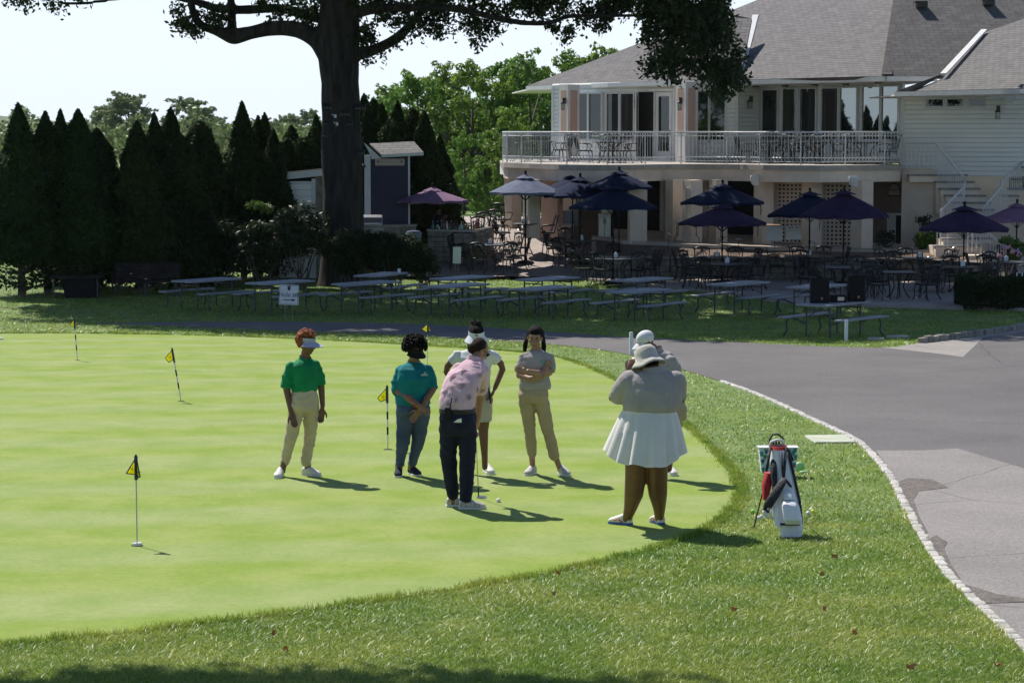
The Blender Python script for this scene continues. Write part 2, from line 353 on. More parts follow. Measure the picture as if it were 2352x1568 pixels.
# ------------------------------------------------------------ grass blades (denser where the picture is close)
def inside(px, py, poly):
    r = np.zeros(len(px), bool); n = len(poly); j = n-1
    for i in range(n):
        xi, yi = poly[i]; xj, yj = poly[j]
        c = ((yi > py) != (yj > py)) & (px < (xj-xi)*(py-yi)/((yj-yi) or 1e-9)+xi); r ^= c; j = i
    return r
PATIO_EDGE = [(960, 628), (1100, 628), (1250, 630), (1330, 636), (1400, 645), (1500, 653), (1600, 662), (1680, 671), (1760, 684), (1840, 694), (1950, 697), (2080, 700), (2200, 704), (2352, 707), (2600, 712)]
SLAB = [(1848, 1003), (1940, 1001.5), (1966, 1018), (1872, 1019)]
def blades(name, n, x0, x1, y0, y1, hgt, wid, pw, mats, lean=1.5, edge=False):
    px = RNG.uniform(x0, x1, n); u = RNG.uniform(0, 1, n)**pw; py = y0+u*(y1-y0)
    keep = ~inside(px, py, GREEN) & ~inside(px, py, ROAD) & ~inside(px, py, SLAB)
    keep &= ~((py > np.interp(px, [q[0] for q in KERB], [q[1] for q in KERB])-3) & (px > 1640) & (py < np.interp(px, [q[0] for q in KERB], [q[1] for q in KERB])+8))
    keep &= ~((py < np.interp(px, [q[0] for q in PATIO_EDGE], [q[1] for q in PATIO_EDGE])) & (px > 960))
    px, py = px[keep], py[keep]; n = len(px)
    v = (CY-py)/FPX; k = math.cos(PITCH)+v*math.sin(PITCH); a = (px-CX)/FPX/k; b = (-math.sin(PITCH)+v*math.cos(PITCH))/k
    Y = (1.92-CAMZ)/(b+.0275); Yf = (.325-CAMZ)/b; Y = np.where(Y > 58, Yf, Y); X = a*Y; Z = CAMZ+b*Y
    clump = np.array([noise.noise(Vector((x*.9, y*.9, 0))) for x, y in zip(X, Y)])
    h = hgt*RNG.uniform(.45, 1.25, n)*(1+.35*clump); w_ = wid*RNG.uniform(.6, 1.3, n)*(Y/16)**.8
    an = RNG.uniform(0, 2*np.pi, n); la = RNG.uniform(0, 2*np.pi, n); ln = h*RNG.uniform(.1, 1., n)*lean*1.6
    dx, dy = np.cos(an)*w_/2, np.sin(an)*w_/2; lx, ly = np.cos(la)*ln, np.sin(la)*ln
    V = np.zeros((n, 5, 3)); B = np.stack([X, Y, Z-.004], 1)
    V[:, 0] = B-np.stack([dx, dy, 0*dx], 1); V[:, 1] = B+np.stack([dx, dy, 0*dx], 1)
    mid = B+np.stack([lx*.35, ly*.35, h*.6], 1)
    V[:, 2] = mid+np.stack([dx*.7, dy*.7, 0*dx], 1); V[:, 3] = mid-np.stack([dx*.7, dy*.7, 0*dx], 1)
    V[:, 4] = B+np.stack([lx, ly, h], 1)
    i = np.arange(n)[:, None]*5
    F = np.concatenate([i+np.array([0, 1, 2]), i+np.array([0, 2, 3]), i+np.array([3, 2, 4])])
    return npmesh(name, V.reshape(-1, 3), F, mats)
def edge_blades(name, n, hgt, wid, m):
    seg = [(GREEN[i], GREEN[i+1]) for i in range(len(GREEN)-1) if -80 < GREEN[i][0] < 2400]; out = []
    for _ in range(n):
        a, b = seg[RNG.integers(0, len(seg))]; t = RNG.uniform(); out.append((a[0]+(b[0]-a[0])*t, a[1]+(b[1]-a[1])*t))
    Pw = np.array([P(x, y) for x, y in out[:1500]]); k = RNG.integers(0, len(Pw)-1, n); B = Pw[k]+np.stack([RNG.normal(size=n)*.04, RNG.normal(size=n)*.035, 0*k], 1); B[:, 2] = 1.915-.0275*B[:, 1]
    wob = np.array([noise.noise(Vector((x*3, y*3, 2))) for x, y in B[:, :2]]); h = hgt*RNG.uniform(.4, 1.3, n)*(1+.5*wob); w_ = wid*(B[:, 1]/16)**.8; an = RNG.uniform(0, 6.28, n); la = RNG.uniform(0, 6.28, n); ln = h*RNG.uniform(.1, 1, n)
    dx, dy = np.cos(an)*w_/2, np.sin(an)*w_/2; z0 = 0*h; V = np.zeros((n, 3, 3)); V[:, 0] = B-np.stack([dx, dy, z0], 1); V[:, 1] = B+np.stack([dx, dy, z0], 1); V[:, 2] = B+np.stack([np.cos(la)*ln, np.sin(la)*ln, h], 1)
    return npmesh(name, V.reshape(-1, 3), np.arange(n*3).reshape(-1, 3), m)
def bladem(name, c1, c2, glint):
    m = mat(name, c1, c2, rough=.42, scale=1.1, spec=.55, trans=.42, detail=6)
    N, L, b = nodes(m); col = b.inputs['Base Color'].links[0].from_socket
    g_ = N.new('ShaderNodeNewGeometry'); r = N.new('ShaderNodeValToRGB'); L.new(g_.outputs['Random Per Island'], r.inputs[0])
    r.color_ramp.elements[0].color = (.7, .75, .7, 1); r.color_ramp.elements[1].color = (1.3, 1.2, 1.15, 1)
    e = r.color_ramp.elements.new(.86); e.color = (1.1, 1.05, 1, 1); r.color_ramp.elements[2].color = glint  # the palest share of blades has glints painted into the colour
    mx = N.new('ShaderNodeMix'); mx.data_type = 'RGBA'; mx.blend_type = 'MULTIPLY'; mx.inputs[0].default_value = 1
    L.new(col, mx.inputs[6]); L.new(r.outputs[0], mx.inputs[7]); L.new(mx.outputs[2], b.inputs['Base Color'])
    for t in N:
        if t.type == 'BSDF_TRANSLUCENT': L.new(mx.outputs[2], t.inputs[0])
    return m
m_blade = bladem('grass_blade', (.185, .31, .035), (.37, .43, .08), (1.6, 1.35, 2.0, 1))
gr = blades('grass', 260000, -60, 2420, 1180, 1600, .034, .0075, 1., m_blade)
tag(gr, 'mown rough grass around the putting green in the foreground', 'grass', kind='stuff')
gr = blades('grass', 150000, -60, 2420, 735, 1180, .034, .0085, 1., m_blade)
tag(gr, 'strip of rough grass between the putting green and the road', 'grass', kind='stuff')
gr = blades('grass', 110000, -60, 2420, 600, 800, .05, .008, 1., m_blade)
tag(gr, 'shaded lawn grass under and around the picnic tables', 'grass', kind='stuff')
tag(edge_blades('grass', 26000, .05, .009, m_blade), 'ragged fringe of longer grass along the edge of the putting green', 'grass', kind='stuff')
# ------------------------------------------------------------ clubhouse
m_siding = mat('siding', (.88, .88, .86), (.82, .83, .82), rough=.55, scale=1.5, bump=.05)
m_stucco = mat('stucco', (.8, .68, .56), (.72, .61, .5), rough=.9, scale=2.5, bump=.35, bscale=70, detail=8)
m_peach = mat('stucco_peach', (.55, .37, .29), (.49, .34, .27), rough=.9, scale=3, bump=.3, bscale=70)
m_trim = mat('trim_paint', (.72, .72, .73), (.64, .65, .66), rough=.45, scale=4)
m_soffit = mat('soffit', (.74, .71, .69), (.68, .65, .63), rough=.6, scale=3)
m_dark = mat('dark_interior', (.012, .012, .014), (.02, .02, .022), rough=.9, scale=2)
m_stone = mat('cap_stone', (.46, .42, .38), (.36, .33, .3), rough=.85, scale=5, bump=.5, bscale=50)
m_blue = mat('bluestone', (.2, .2, .21), (.3, .29, .28), rough=.8, scale=7, bump=.5, bscale=40)
m_wmetal = mat('white_metal', (.7, .71, .73), (.6, .61, .63), rough=.35, scale=10)
m_bmetal = mat('black_metal', (.018, .018, .02), (.03, .03, .033), rough=.38, scale=12)
m_paver = mat('patio_stone', (.3, .25, .23), (.4, .34, .31), rough=.85, scale=1.5, bump=.3, bscale=30, detail=8)
m_mulch = mat('mulch', (.1, .07, .05), (.26, .19, .15), rough=.95, scale=22, bump=1., bscale=60, detail=9)
m_glassd = mat('lamp_glass', (.5, .5, .46), (.4, .4, .38), rough=.3, scale=5)
def glassm(name, tint, rough, gf=.05):
    m = bpy.data.materials.new(name); m.use_nodes = True; N, L, b = nodes(m)
    b.inputs['Base Color'].default_value = (*tint, 1); b.inputs['Roughness'].default_value = rough; b.inputs['IOR'].default_value = 1.4
    b.inputs['Specular IOR Level'].default_value = .35
    co = N.new('ShaderNodeTexCoord'); n = N.new('ShaderNodeTexNoise'); n.inputs['Scale'].default_value = 1.3; L.new(co.outputs['Object'], n.inputs['Vector'])
    bp = N.new('ShaderNodeBump'); bp.inputs['Strength'].default_value = .04; bp.inputs['Distance'].default_value = .05; L.new(n.outputs[0], bp.inputs['Height']); L.new(bp.outputs[0], b.inputs['Normal'])
    g = N.new('ShaderNodeBsdfGlossy'); g.inputs['Roughness'].default_value = rough; g.inputs['Color'].default_value = (.8, .9, .88, 1); L.new(bp.outputs[0], g.inputs['Normal'])
    mx = N.new('ShaderNodeMixShader'); mx.inputs[0].default_value = gf; L.new(b.outputs[0], mx.inputs[1]); L.new(g.outputs[0], mx.inputs[2]); L.new(mx.outputs[0], N['Material Output'].inputs[0])
    return m
m_glass = glassm('window_glass', (.012, .016, .016), .02)
m_glass2 = glassm('window_glass_sky', (.012, .016, .016), .02, .3)  # extra gloss mixed in so the right-hand panes show a bright sky
def shingle(name, c1, c2, su, sv, tint=1.):
    m = mat(name, c1, c2, rough=.9, scale=3, bump=.0); N, L, b = nodes(m); col = b.inputs['Base Color'].links[0].from_socket
    uv = N.new('ShaderNodeUVMap'); br = N.new('ShaderNodeTexBrick'); L.new(uv.outputs[0], br.inputs['Vector'])
    br.inputs['Scale'].default_value = 1; br.inputs['Brick Width'].default_value = su; br.inputs['Row Height'].default_value = sv
    br.inputs['Mortar Size'].default_value = .012; br.inputs['Mortar Smooth'].default_value = .4
    br.inputs['Color1'].default_value = (.84, .84, .84, 1); br.inputs['Color2'].default_value = (1.12, 1.1, 1.1, 1); br.inputs['Mortar'].default_value = (.5, .5, .5, 1)
    mx = N.new('ShaderNodeMix'); mx.data_type = 'RGBA'; mx.blend_type = 'MULTIPLY'; mx.inputs[0].default_value = 1
    L.new(col, mx.inputs[6]); L.new(br.outputs['Color'], mx.inputs[7]); L.new(mx.outputs[2], b.inputs['Base Color'])
    # each course is thicker at its lower edge
    sp = N.new('ShaderNodeSeparateXYZ'); L.new(uv.outputs[0], sp.inputs[0]); dv = N.new('ShaderNodeMath'); dv.operation = 'DIVIDE'; L.new(sp.outputs[1], dv.inputs[0]); dv.inputs[1].default_value = sv
    fr = N.new('ShaderNodeMath'); fr.operation = 'FRACT'; L.new(dv.outputs[0], fr.inputs[0]); su_ = N.new('ShaderNodeMath'); su_.operation = 'SUBTRACT'; su_.inputs[0].default_value = 1; L.new(fr.outputs[0], su_.inputs[1])
    ad = N.new('ShaderNodeMath'); ad.operation = 'MULTIPLY_ADD'; L.new(br.outputs['Fac'], ad.inputs[0]); ad.inputs[1].default_value = -.6; L.new(su_.outputs[0], ad.inputs[2])
    bp = N.new('ShaderNodeBump'); bp.inputs['Strength'].default_value = .8; bp.inputs['Distance'].default_value = .03; L.new(ad.outputs[0], bp.inputs['Height']); L.new(bp.outputs[0], b.inputs['Normal'])
    return m
m_roof = shingle('roof_shingles', (.125, .12, .125), (.158, .151, .156), .32, .145)
m_roof2 = shingle('scalloped_shingles', (.125, .12, .124), (.16, .153, .157), .4, .2)
CH = thing('clubhouse', 'long pale two-storey clubhouse with grey shingle roof and balcony over a columned terrace', 'building', (6, 78, 1.3))
ZE = 6.72; ZD = 3.93                      # eave and balcony floor heights
def Yz(px, py, z):                         # depth at which pixel has height z
    a, b = ray(px, py); return (z-CAMZ)/b
class Wall:                                # vertical plane through two ground-plan points, u runs left to right
    def __init__(s, a, b): s.a = Vector((a.x, a.y, 0)); s.b = Vector((b.x, b.y, 0)); s.d = (s.b-s.a).normalized(); s.n = Vector((s.d.y, -s.d.x, 0))
    def hit(s, px, py=400):
        kx, kz = ray(px, py)               # point (kx*Y, Y) on line a + t d
        det = kx*s.d.y-s.d.x; Y = (s.a.x*s.d.y-s.a.y*s.d.x)/det
        return (Vector((kx*Y, Y, 0))-s.a).dot(s.d), CAMZ+kz*Y
    def pt(s, u, z, o=0): return s.a+s.d*u+s.n*o+Vector((0, 0, z))
    def slab(s, mb, u0, u1, z0, z1, o0, o1):
        q = [s.pt(u0, z0, o0), s.pt(u1, z0, o0), s.pt(u1, z1, o0), s.pt(u0, z1, o0)]; return mb.prism(q, s.n*(o1-o0))
    def R3(s): return Matrix((s.d, Vector((0, 0, 1)), s.n)).transposed()
def siding(w_, u0, u1, z0, z1, name='wall', lap=.155, o=0.):
    mb = MB(); z = z0; prof = []
    while z < z1-1e-3:
        zt = min(z+lap, z1); prof += [(z, -.05), (z+.02, -.05), (z+.02, .045), (zt, .006)]; z = zt
    pts = [w_.pt(u0, zz, o+oo) for zz, oo in prof]+[w_.pt(u0, z1, o-.12), w_.pt(u0, z0, o-.12)]
    mb.prism(pts, w_.d*(u1-u0)); return mb.build(name, m_siding, CH)
def window(w_, x0, x1, yt, yb, fr=.05, o=.06, mullion=(), sill=True, name='window', glass=None, z01=None):
    u0, zt = w_.hit(x0, yt); u1, _ = w_.hit(x1, yt); _, zb = w_.hit((x0+x1)/2, yb)
    if z01: zb, zt = z01
    f = MB()
    w_.slab(f, u0-fr, u0, zb-fr, zt+fr, o-.04, o+.05); w_.slab(f, u1, u1+fr, zb-fr, zt+fr, o-.04, o+.05)
    w_.slab(f, u0, u1, zt, zt+fr, o-.04, o+.05); w_.slab(f, u0, u1, zb-fr, zb, o-.04, o+.05)
    if sill: w_.slab(f, u0-fr-.02, u1+fr+.02, zb-fr-.05, zb-fr-.002, o-.03, o+.09)
    for t in mullion: w_.slab(f, u0+(u1-u0)*t-.02, u0+(u1-u0)*t+.02, zb+.001, zt-.001, o+.005, o+.035)
    fo = f.build(name, m_trim, CH)
    p = MB(); w_.slab(p, u0, u1, zb, zt, o-.02, o+.004); p.build('pane', glass or m_glass, fo)
    return fo
# balcony edge curve (front)
EDGE = [(1149, 372.6), (1150, 373.2), (1158, 374), (1180, 375), (1217, 376.3), (1283, 378), (1367, 379), (1450, 378.6), (1528, 377.2), (1594, 377.0), (1650, 377.3), (1698, 377.8), (1753, 379), (1806, 379.6), (1886, 380), (1986, 379.2), (2074, 378.3)]
EP = []
for x, y in EDGE:
    Y = Yz(x, y, ZD); a, _ = ray(x, y); EP.append(Vector((a*Y, Y, ZD)))
back = [Vector((EP[-1].x, 84, ZD)), Vector((-.2, 92, ZD)), Vector((-.45, 86, ZD))]
mb = MB(); mb.prism([Vector((p.x, p.y, ZD-.16)) for p in EP+back], (0, 0, .16)); mb.build('balcony', m_stone, CH)
def inset(pts, d):
    out = []
    for i, p in enumerate(pts):
        t = (pts[min(i+1, len(pts)-1)]-pts[max(i-1, 0)]); t.z = 0; t.normalize(); n_ = Vector((-t.y, t.x, 0)); out.append(p+n_*d)
    return out
IN = inset(EP, .12); mb = MB()
for a, b in zip(IN, IN[1:]):
    t = (b-a).normalized(); n_ = Vector((-t.y, t.x, 0))
    q = [Vector((a.x, a.y, ZD-.55)), Vector((b.x, b.y, ZD-.55)), Vector((b.x, b.y, ZD-.162)), Vector((a.x, a.y, ZD-.162))]; mb.prism(q, n_*.3)
mb.build('beam', m_stucco, CH)
mb = MB(); ceil = [Vector((p.x, p.y, ZD-.5)) for p in inset(EP, .44)]+[Vector((p.x, p.y, ZD-.5)) for p in back]
mb.prism(ceil, (0, 0, .3)); mb.build('ceiling', m_soffit, CH)
# railing
def resample(pts, step):
    out = [pts[0].copy()]; rest = step
    for a, b in zip(pts, pts[1:]):
        l = (b-a).length; t = rest
        while t < l: out.append(a.lerp(b, t/l)); t += step
        rest = t-l
    return out
RL = inset(EP, .09)
rail = MB(); rail.tube([p+Vector((0, 0, 1.06)) for p in resample(RL, .3)], .026, n=6)
ro = rail.build('railing', m_wmetal, CH, smooth=True); b_ = MB()
for h in (.93, .24, .1): b_.tube([p+Vector((0, 0, h)) for p in resample(RL, .3)], .011, n=4)
pts = resample(RL, .135)
for p in pts: b_.box(p+Vector((0, 0, .585)), (.014, .014, .69))
for k, p in enumerate(pts[:-1]):
    d = (pts[k+1]-p).normalized()
    for h in (.995, .17):
        c = p+d*.0675+Vector((0, 0, h)); r_ = .055
        ring = [c+d*math.cos(a)*r_+Vector((0, 0, math.sin(a)*r_)) for a in [i*math.pi/4 for i in range(9)]]
        for a, b in zip(ring, ring[1:]): b_.bar(a, b, .011)
b_.build('balusters', m_wmetal, ro)
for p in resample(RL, 1.62): q = MB(); q.box(p+Vector((0, 0, .53)), (.04, .04, 1.04)); q.build('post', m_wmetal, ro)
# walls of the upper floor
def Pd(px, Y): a, _ = ray(px, 370); return Vector((a*Y, Y, 0))
F1 = Wall(Pd(1270, 88.2), Pd(1600, 81.9)); F2 = Wall(Pd(1596, 81.5), Pd(1692, 81.5)); F3a = Wall(Pd(1690, 82.6), Pd(1746, 83.2)); F3 = Wall(Pd(1744, 83.2), Pd(2071, 78.3)); F0 = Wall(Vector((F1.a.x+.35, 95, 0)), F1.a)
def L(w_): return (w_.b-w_.a).length
for w_, u0, u1 in ((F1, 0, L(F1)), (F2, 0, L(F2)), (F3a, 0, L(F3a)), (F3, 0, L(F3)), (F0, 0, L(F0))): siding(w_, u0, u1, ZD+.02, ZE+.1)
for w_, a_, b_ in ((F2, L(F2)-.07, L(F2)+.03), (F1, -.03, .08), (F3a, L(F3a)-.12, L(F3a)-.02)): cor = MB(); w_.slab(cor, a_, b_, ZD+.02, ZE, .0, .06); cor.build('corner_board', m_trim, CH)
kick = MB()
for w_ in (F1, F2, F3a, F3): w_.slab(kick, .05, L(w_)-.05, ZD+.004, ZD+.14, .03, .06)
kick.build('skirting', m_blue, CH)
for x0, x1 in ((1333, 1353), (1357, 1385), (1398, 1425), (1430, 1459)): window(F1, x0, x1, 216, 319)
for x0, x1 in ((1603, 1626), (1631, 1664)): window(F2, x0, x1, 211, 321)
for x0, x1, t in ((1755, 1789, 208), (1802, 1835, 205.5), (1842, 1877, 205), (1892, 1928, 204), (1934, 1971, 203), (1985, 2024, 201), (2030, 2066, 199.5)): window(F3, x0, x1, t, 320, glass=m_glass2 if x0 > 1930 else None)
# double door: one leaf open
def door(w_, x0, x1, yt, gl, name='door', open_=0):
    u0, zt = w_.hit(x0, yt); u1, _ = w_.hit(x1, yt); hw = w_
    if open_:
        a = w_.pt(u0, 0, .03); d = (w_.d*math.cos(open_)+w_.n*math.sin(open_)); b = a+d*(u1-u0); hw = Wall(a, b); u0, u1 = 0, (b-a).length
    f = MB(); z0 = ZD+.03; wd = .13
    hw.slab(f, u0, u0+wd, z0, zt, .02, .07); hw.slab(f, u1-wd, u1, z0, zt, .02, .07); hw.slab(f, u0+wd, u1-wd, zt-.14, zt, .02, .07); hw.slab(f, u0+wd, u1-wd, z0, z0+.34, .02, .07)
    fo = f.build(name, m_trim, CH); p = MB(); hw.slab(p, u0+wd, u1-wd, z0+.34, zt-.14, .035, .05); p.build('pane', gl, fo)
    h = MB(); hw.slab(h, u1-.09, u1-.05, z0+.95, z0+1.1, .07, .11); h.build('handle', m_bmetal, fo)
u0, zt = F1.hit(1470, 212); u1, _ = F1.hit(1548, 212)
fr = MB(); F1.slab(fr, u0-.1, u0-.01, ZD+.02, zt+.1, .0, .08); F1.slab(fr, u1+.01, u1+.1, ZD+.02, zt+.1, 0, .08); F1.slab(fr, u0-.01, u1+.01, zt+.01, zt+.1, 0, .08); um = F1.hit(1506, 300)[0]; F1.slab(fr, um-.04, um+.04, ZD+.02, zt, .0, .08); fr.build('door_frame', m_trim, CH)
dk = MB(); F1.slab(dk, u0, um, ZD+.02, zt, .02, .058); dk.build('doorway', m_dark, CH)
door(F1, 1510, 1546, 213, m_glass); door(F1, 1470, 1505, 213, m_glass, open_=R(48))
# pilasters at the balcony with peach panels
def pilaster(x0, x1, x2, Yf, ybot=None):
    a, c, d = Pd(x0, Yf+.55), Pd(x1, Yf), Pd(x2, Yf+.55)
    mb = MB(); e = a+d-c; e = Vector((e.x, max(e.y, a.y+.4), 0)); mb.prism([Vector((p.x, p.y, ZD+.01)) for p in (a, c, d, e)], (0, 0, ZE-ZD)); o = mb.build('column', m_soffit, CH)
    for p, q in ((a, c), (c, d)):
        w_ = Wall(p, q); l = L(w_); t = MB(); w_.slab(t, l*.2, l*.8, ZD+1.0, ZE-.2, -.02, .004); t.build('inset_panel', m_peach, o)
    return Wall(a, c)
pw1 = pilaster(1284, 1304, 1331, 84.6); pw2 = pilaster(1551, 1574, 1602, 80.3)
# lanterns and soffit lights
def lantern(px, py, Y, name='wall_lantern', s=1.):
    c = at(px, py, Y); o = MB(); o.box(c+Vector((.03, .09*s, .2*s)), (.12*s, .05, .2*s)); o.bar(c+Vector((.03, .08, .26*s)), c+Vector((-.02, -.06, .3*s)), .025); o.bar(c+Vector((-.02, -.06, .3*s)), c+Vector((-.02, -.06, .14*s)), .02)
    o.lathe([(.1*s, .08*s), (.075*s, .13*s), (.02*s, .18*s)], c+Vector((-.02, -.06, 0)), n=6); o.lathe([(.085*s, -.14*s), (.085*s, -.12*s)], c+Vector((-.02, -.06, 0)), n=4, M=Matrix.Rotation(.78, 3, 'Z'))
    for a in range(4):
        t = math.pi/4+a*math.pi/2; q = c+Vector((-.02+.085*s*math.cos(t), -.06+.085*s*math.sin(t), 0)); o.box(q+Vector((0, 0, -.03*s)), (.012, .012, .22*s))
    for z in (-.06, .02): o.box(c+Vector((-.02, -.115*s-.005, z*s)), (.12*s, .006, .008))
    l = o.build(name, m_bmetal, CH); g_ = MB(); g_.box(c+Vector((-.02, -.06, -.03*s)), (.1*s, .1*s, .2*s)); g_.build('glass', m_glassd, l)
lantern(1294, 244, 84.6); lantern(1562, 244, 80.2); lantern(1724, 240, 82.8); lantern(1463, 240, 84.3, s=1.1)
for px, py, Y in ((1365, 207, 0), (1435, 205, 0), (1505, 203.5, 0), (1736, 199.5, 0), (1803, 198, 0), (1872, 196, 0), (1943, 194.5, 0), (2018, 191, 0)):
    Y = Yz(px, py-3, ZE-.06); c = at(px, py, Y); c.z = ZE-.08; l = MB(); l.lathe([(.13, 0), (.13, -.035), (.11, -.05)], c, n=14); lo = l.build('ceiling_light', m_bmetal, CH, smooth=40)
    l = MB(); l.lathe([(.105, -.05), (.085, -.1), (.05, -.135)], c, n=10); l.build('glass', m_glassd, lo)
# eaves: fascia gutter polyline at ZE, soffit behind it
def Ev(px, py, z=ZE): Y = Yz(px, py, z); a, _ = ray(px, py); return Vector((a*Y, Y, z))
E_ = [Ev(1211, 203), Ev(1400, 195.5), Ev(1578, 190), Ev(1700, 189.5), Ev(1785, 187.5), Ev(1950, 183.5), Ev(2036, 181), Ev(2152, 181)]
mb = MB()
for a, b in zip(E_, E_[1:]):
    mb.bar(a+Vector((0, 0, -.0)), b, .13, .15)
mb.build('gutter', m_trim, CH)
mb = MB(); mb.prism([Vector((p.x, p.y+.07, ZE-.08)) for p in E_]+[Vector((E_[-1].x, 90, ZE-.08)), Vector((0, 100, ZE-.08))], (0, 0, .05)); mb.build('soffit', m_soffit, CH)
# roof facets: polygon corners given as pixel + depth (or eave corner)
def facet(pts, m, name='roof', th=.12):
    pts = [p if isinstance(p, Vector) else at(*p) for p in pts]
    n_ = (pts[1]-pts[0]).cross(pts[2]-pts[0]).normalized()
    if n_.z < 0: n_ = -n_
    u = Vector((0, 0, 1)).cross(n_); u.normalize(); v = n_.cross(u)
    if v.z < 0: v = -v
    pts = [p-n_*(p-pts[0]).dot(n_) for p in pts]; o = pts[0]
    uv = [((p-o).dot(u), (p-o).dot(v)) for p in pts]; mb = MB(); k = len(pts)
    mb.add(pts, [tuple(range(k))], [uv]); mb.add([p-n_*th for p in pts], [tuple(range(k))])
    for i in range(k):
        a, b = pts[i], pts[(i+1) % k]; mb.add([a, b, b-n_*th, a-n_*th], [(0, 1, 2, 3)])
    return mb.build(name, m, CH), pts
up = Vector((0, 0, .09))
A0, A1, A2, A3, A4, A5 = E_[0]+up, E_[2]+up, E_[3]+up, E_[4]+up, E_[6]+up, E_[7]+up
def onplane(px, py, a, b, slope):          # pixel ray meets the roof plane rising away from eave line ab
    d = (b-a).normalized(); h = Vector((-d.y, d.x, 0)).normalized()
    if h.y < 0: h = -h
    n_ = d.cross(h*math.cos(slope)+Vector((0, 0, math.sin(slope)))).normalized(); kx, kz = ray(px, py); r = Vector((kx, 1, kz)); o = Vector((0, 0, CAMZ))
    t = (a-o).dot(n_)/r.dot(n_); return o+r*t
sl = R(27)
q1 = onplane(1597, 94, A0, A1, sl); q0 = onplane(1500, 86, A0, A1, sl); q2 = onplane(1640, 48, A0, A1, sl)
facet([A0, A1, q2, onplane(1470, 99, A0, A1, sl)], m_roof)
facet([A1+Vector((.02, -.02, 0)), A2, onplane(1727, 43, A1, A2, R(33)), onplane(1650, 40, A1, A2, R(33)), onplane(1640, 48, A1, A2, R(33))], m_roof2)
R0 = onplane(1640, 42, A2, A4, sl)
facet([A2, A4, onplane(2066, -14, A2, A4, sl), onplane(1790, -20, A2, A4, sl), onplane(1666, 30, A2, A4, sl), onplane(1725, 43, A2, A4, sl)], m_roof)
hp = MB(); hb = [onplane(2037+28*t, 173-187*t, A2, A4, sl)+Vector((0, 0, .03)) for t in [i/34 for i in range(35)]]
for a, b in zip(hb, hb[1:]): hp.box((a+b)/2, (.34, .34, .05), M=(b-a).to_track_quat('Y', 'Z').to_matrix().to_4x4())
hp.build('ridge_cap', m_roof2, CH)
slr = R(30)
A6 = A4+(A5-A4)*3.2
facet([A4, A6, onplane(2700, -60, A4, A5, slr), onplane(2066, -14, A4, A5, slr)], m_roof2)
# valley flashings
fl = MB(); a, b = onplane(1702, 166, A2, A4, sl), onplane(1735, 38, A2, A4, sl); fl.bar(a+Vector((0, -.05, .04)), b+Vector((0, -.05, .04)), .22, .04); fl.build('flashing', m_trim, CH)
for px, py in ((2116, 20), (2270, 15)):
    c = onplane(px, py, A4, A5, slr); v_ = MB(); v_.box(c+Vector((0, -.05, .12)), (.36, .4, .16)); v_.box(c+Vector((-.05, -.1, .22)), (.42, .46, .04)); v_.build('roof_vent', m_bmetal, CH)
# right wing: lower eave
ZW = 6.2
W1 = Wall(Pd(2071, 77.0), Pd(2420, 74.6)); siding(W1, 0, L(W1)+3, 3.55, ZW+.05); c_ = MB(); W1.slab(c_, -.04, .07, 3.5, ZW, .0, .05); c_.build('corner_board', m_trim, CH)
G0, G1 = Ev(2058, 216.5, ZW), Ev(2400, 209, ZW)
g_ = MB(); g_.bar(G0, G1, .13, .14); g_.build('gutter', m_trim, CH)
mb = MB(); mb.prism([G0+Vector((0, .07, -.06)), G1+Vector((0, .07, -.06)), Vector((G1.x, 82, ZW-.06)), Vector((G0.x, 82, ZW-.06))], (0, 0, .04)); mb.build('soffit', m_soffit, CH)
B0, B1 = G0+up, G1+up; s3 = R(25)
facet([B0+Vector((.5, 0, 0)), B1, onplane(2400, 28, B0, B1, s3), onplane(2255, 70, B0, B1, s3), onplane(2162, 171, B0, B1, s3)], m_roof)
fl = MB(); a, b = onplane(2166, 172, B0, B1, s3), onplane(2260, 71, B0, B1, s3); fl.bar(a+Vector((0, -.05, .03)), b+Vector((0, -.05, .03)), .2, .04); fl.build('flashing', m_trim, CH)
mb = MB(); mb.prism([B0, B0+Vector((.52, 0, 0)), onplane(2162, 171, B0, B1, s3)], (0, .02, -.05)); mb.build('roof', m_roof2, CH)
# strip window with three lights
u0, zt = W1.hit(2124, 222); u1, zb = W1.hit(2266, 249.5); f = MB(); W1.slab(f, u0, u1, zb, zt, .01, .045); fo = f.build('window', m_trim, CH)
for x0, x1 in ((2129, 2166), (2177, 2213), (2226, 2263)):
    a, t = W1.hit(x0, 229); b, bb = W1.hit(x1, 244); p = MB(); W1.slab(p, a, b, bb, t, .046, .05); p.build('pane', m_glass, fo)
lantern(2292, 264, 75.2)
hs = MB(); c = at(2322, 227, 75.0); hs.lathe([(.03, .0), (.05, .08), (.17, .26), (.19, .27)], c+Vector((.05, .1, 0)), n=16, M=Matrix.Rotation(R(80), 3, 'X') @ Matrix.Rotation(R(-20), 3, 'Y')); hs.box(c+Vector((.18, .12, .04)), (.1, .12, .14)); hs.build('horn_speaker', m_trim, CH, smooth=40)
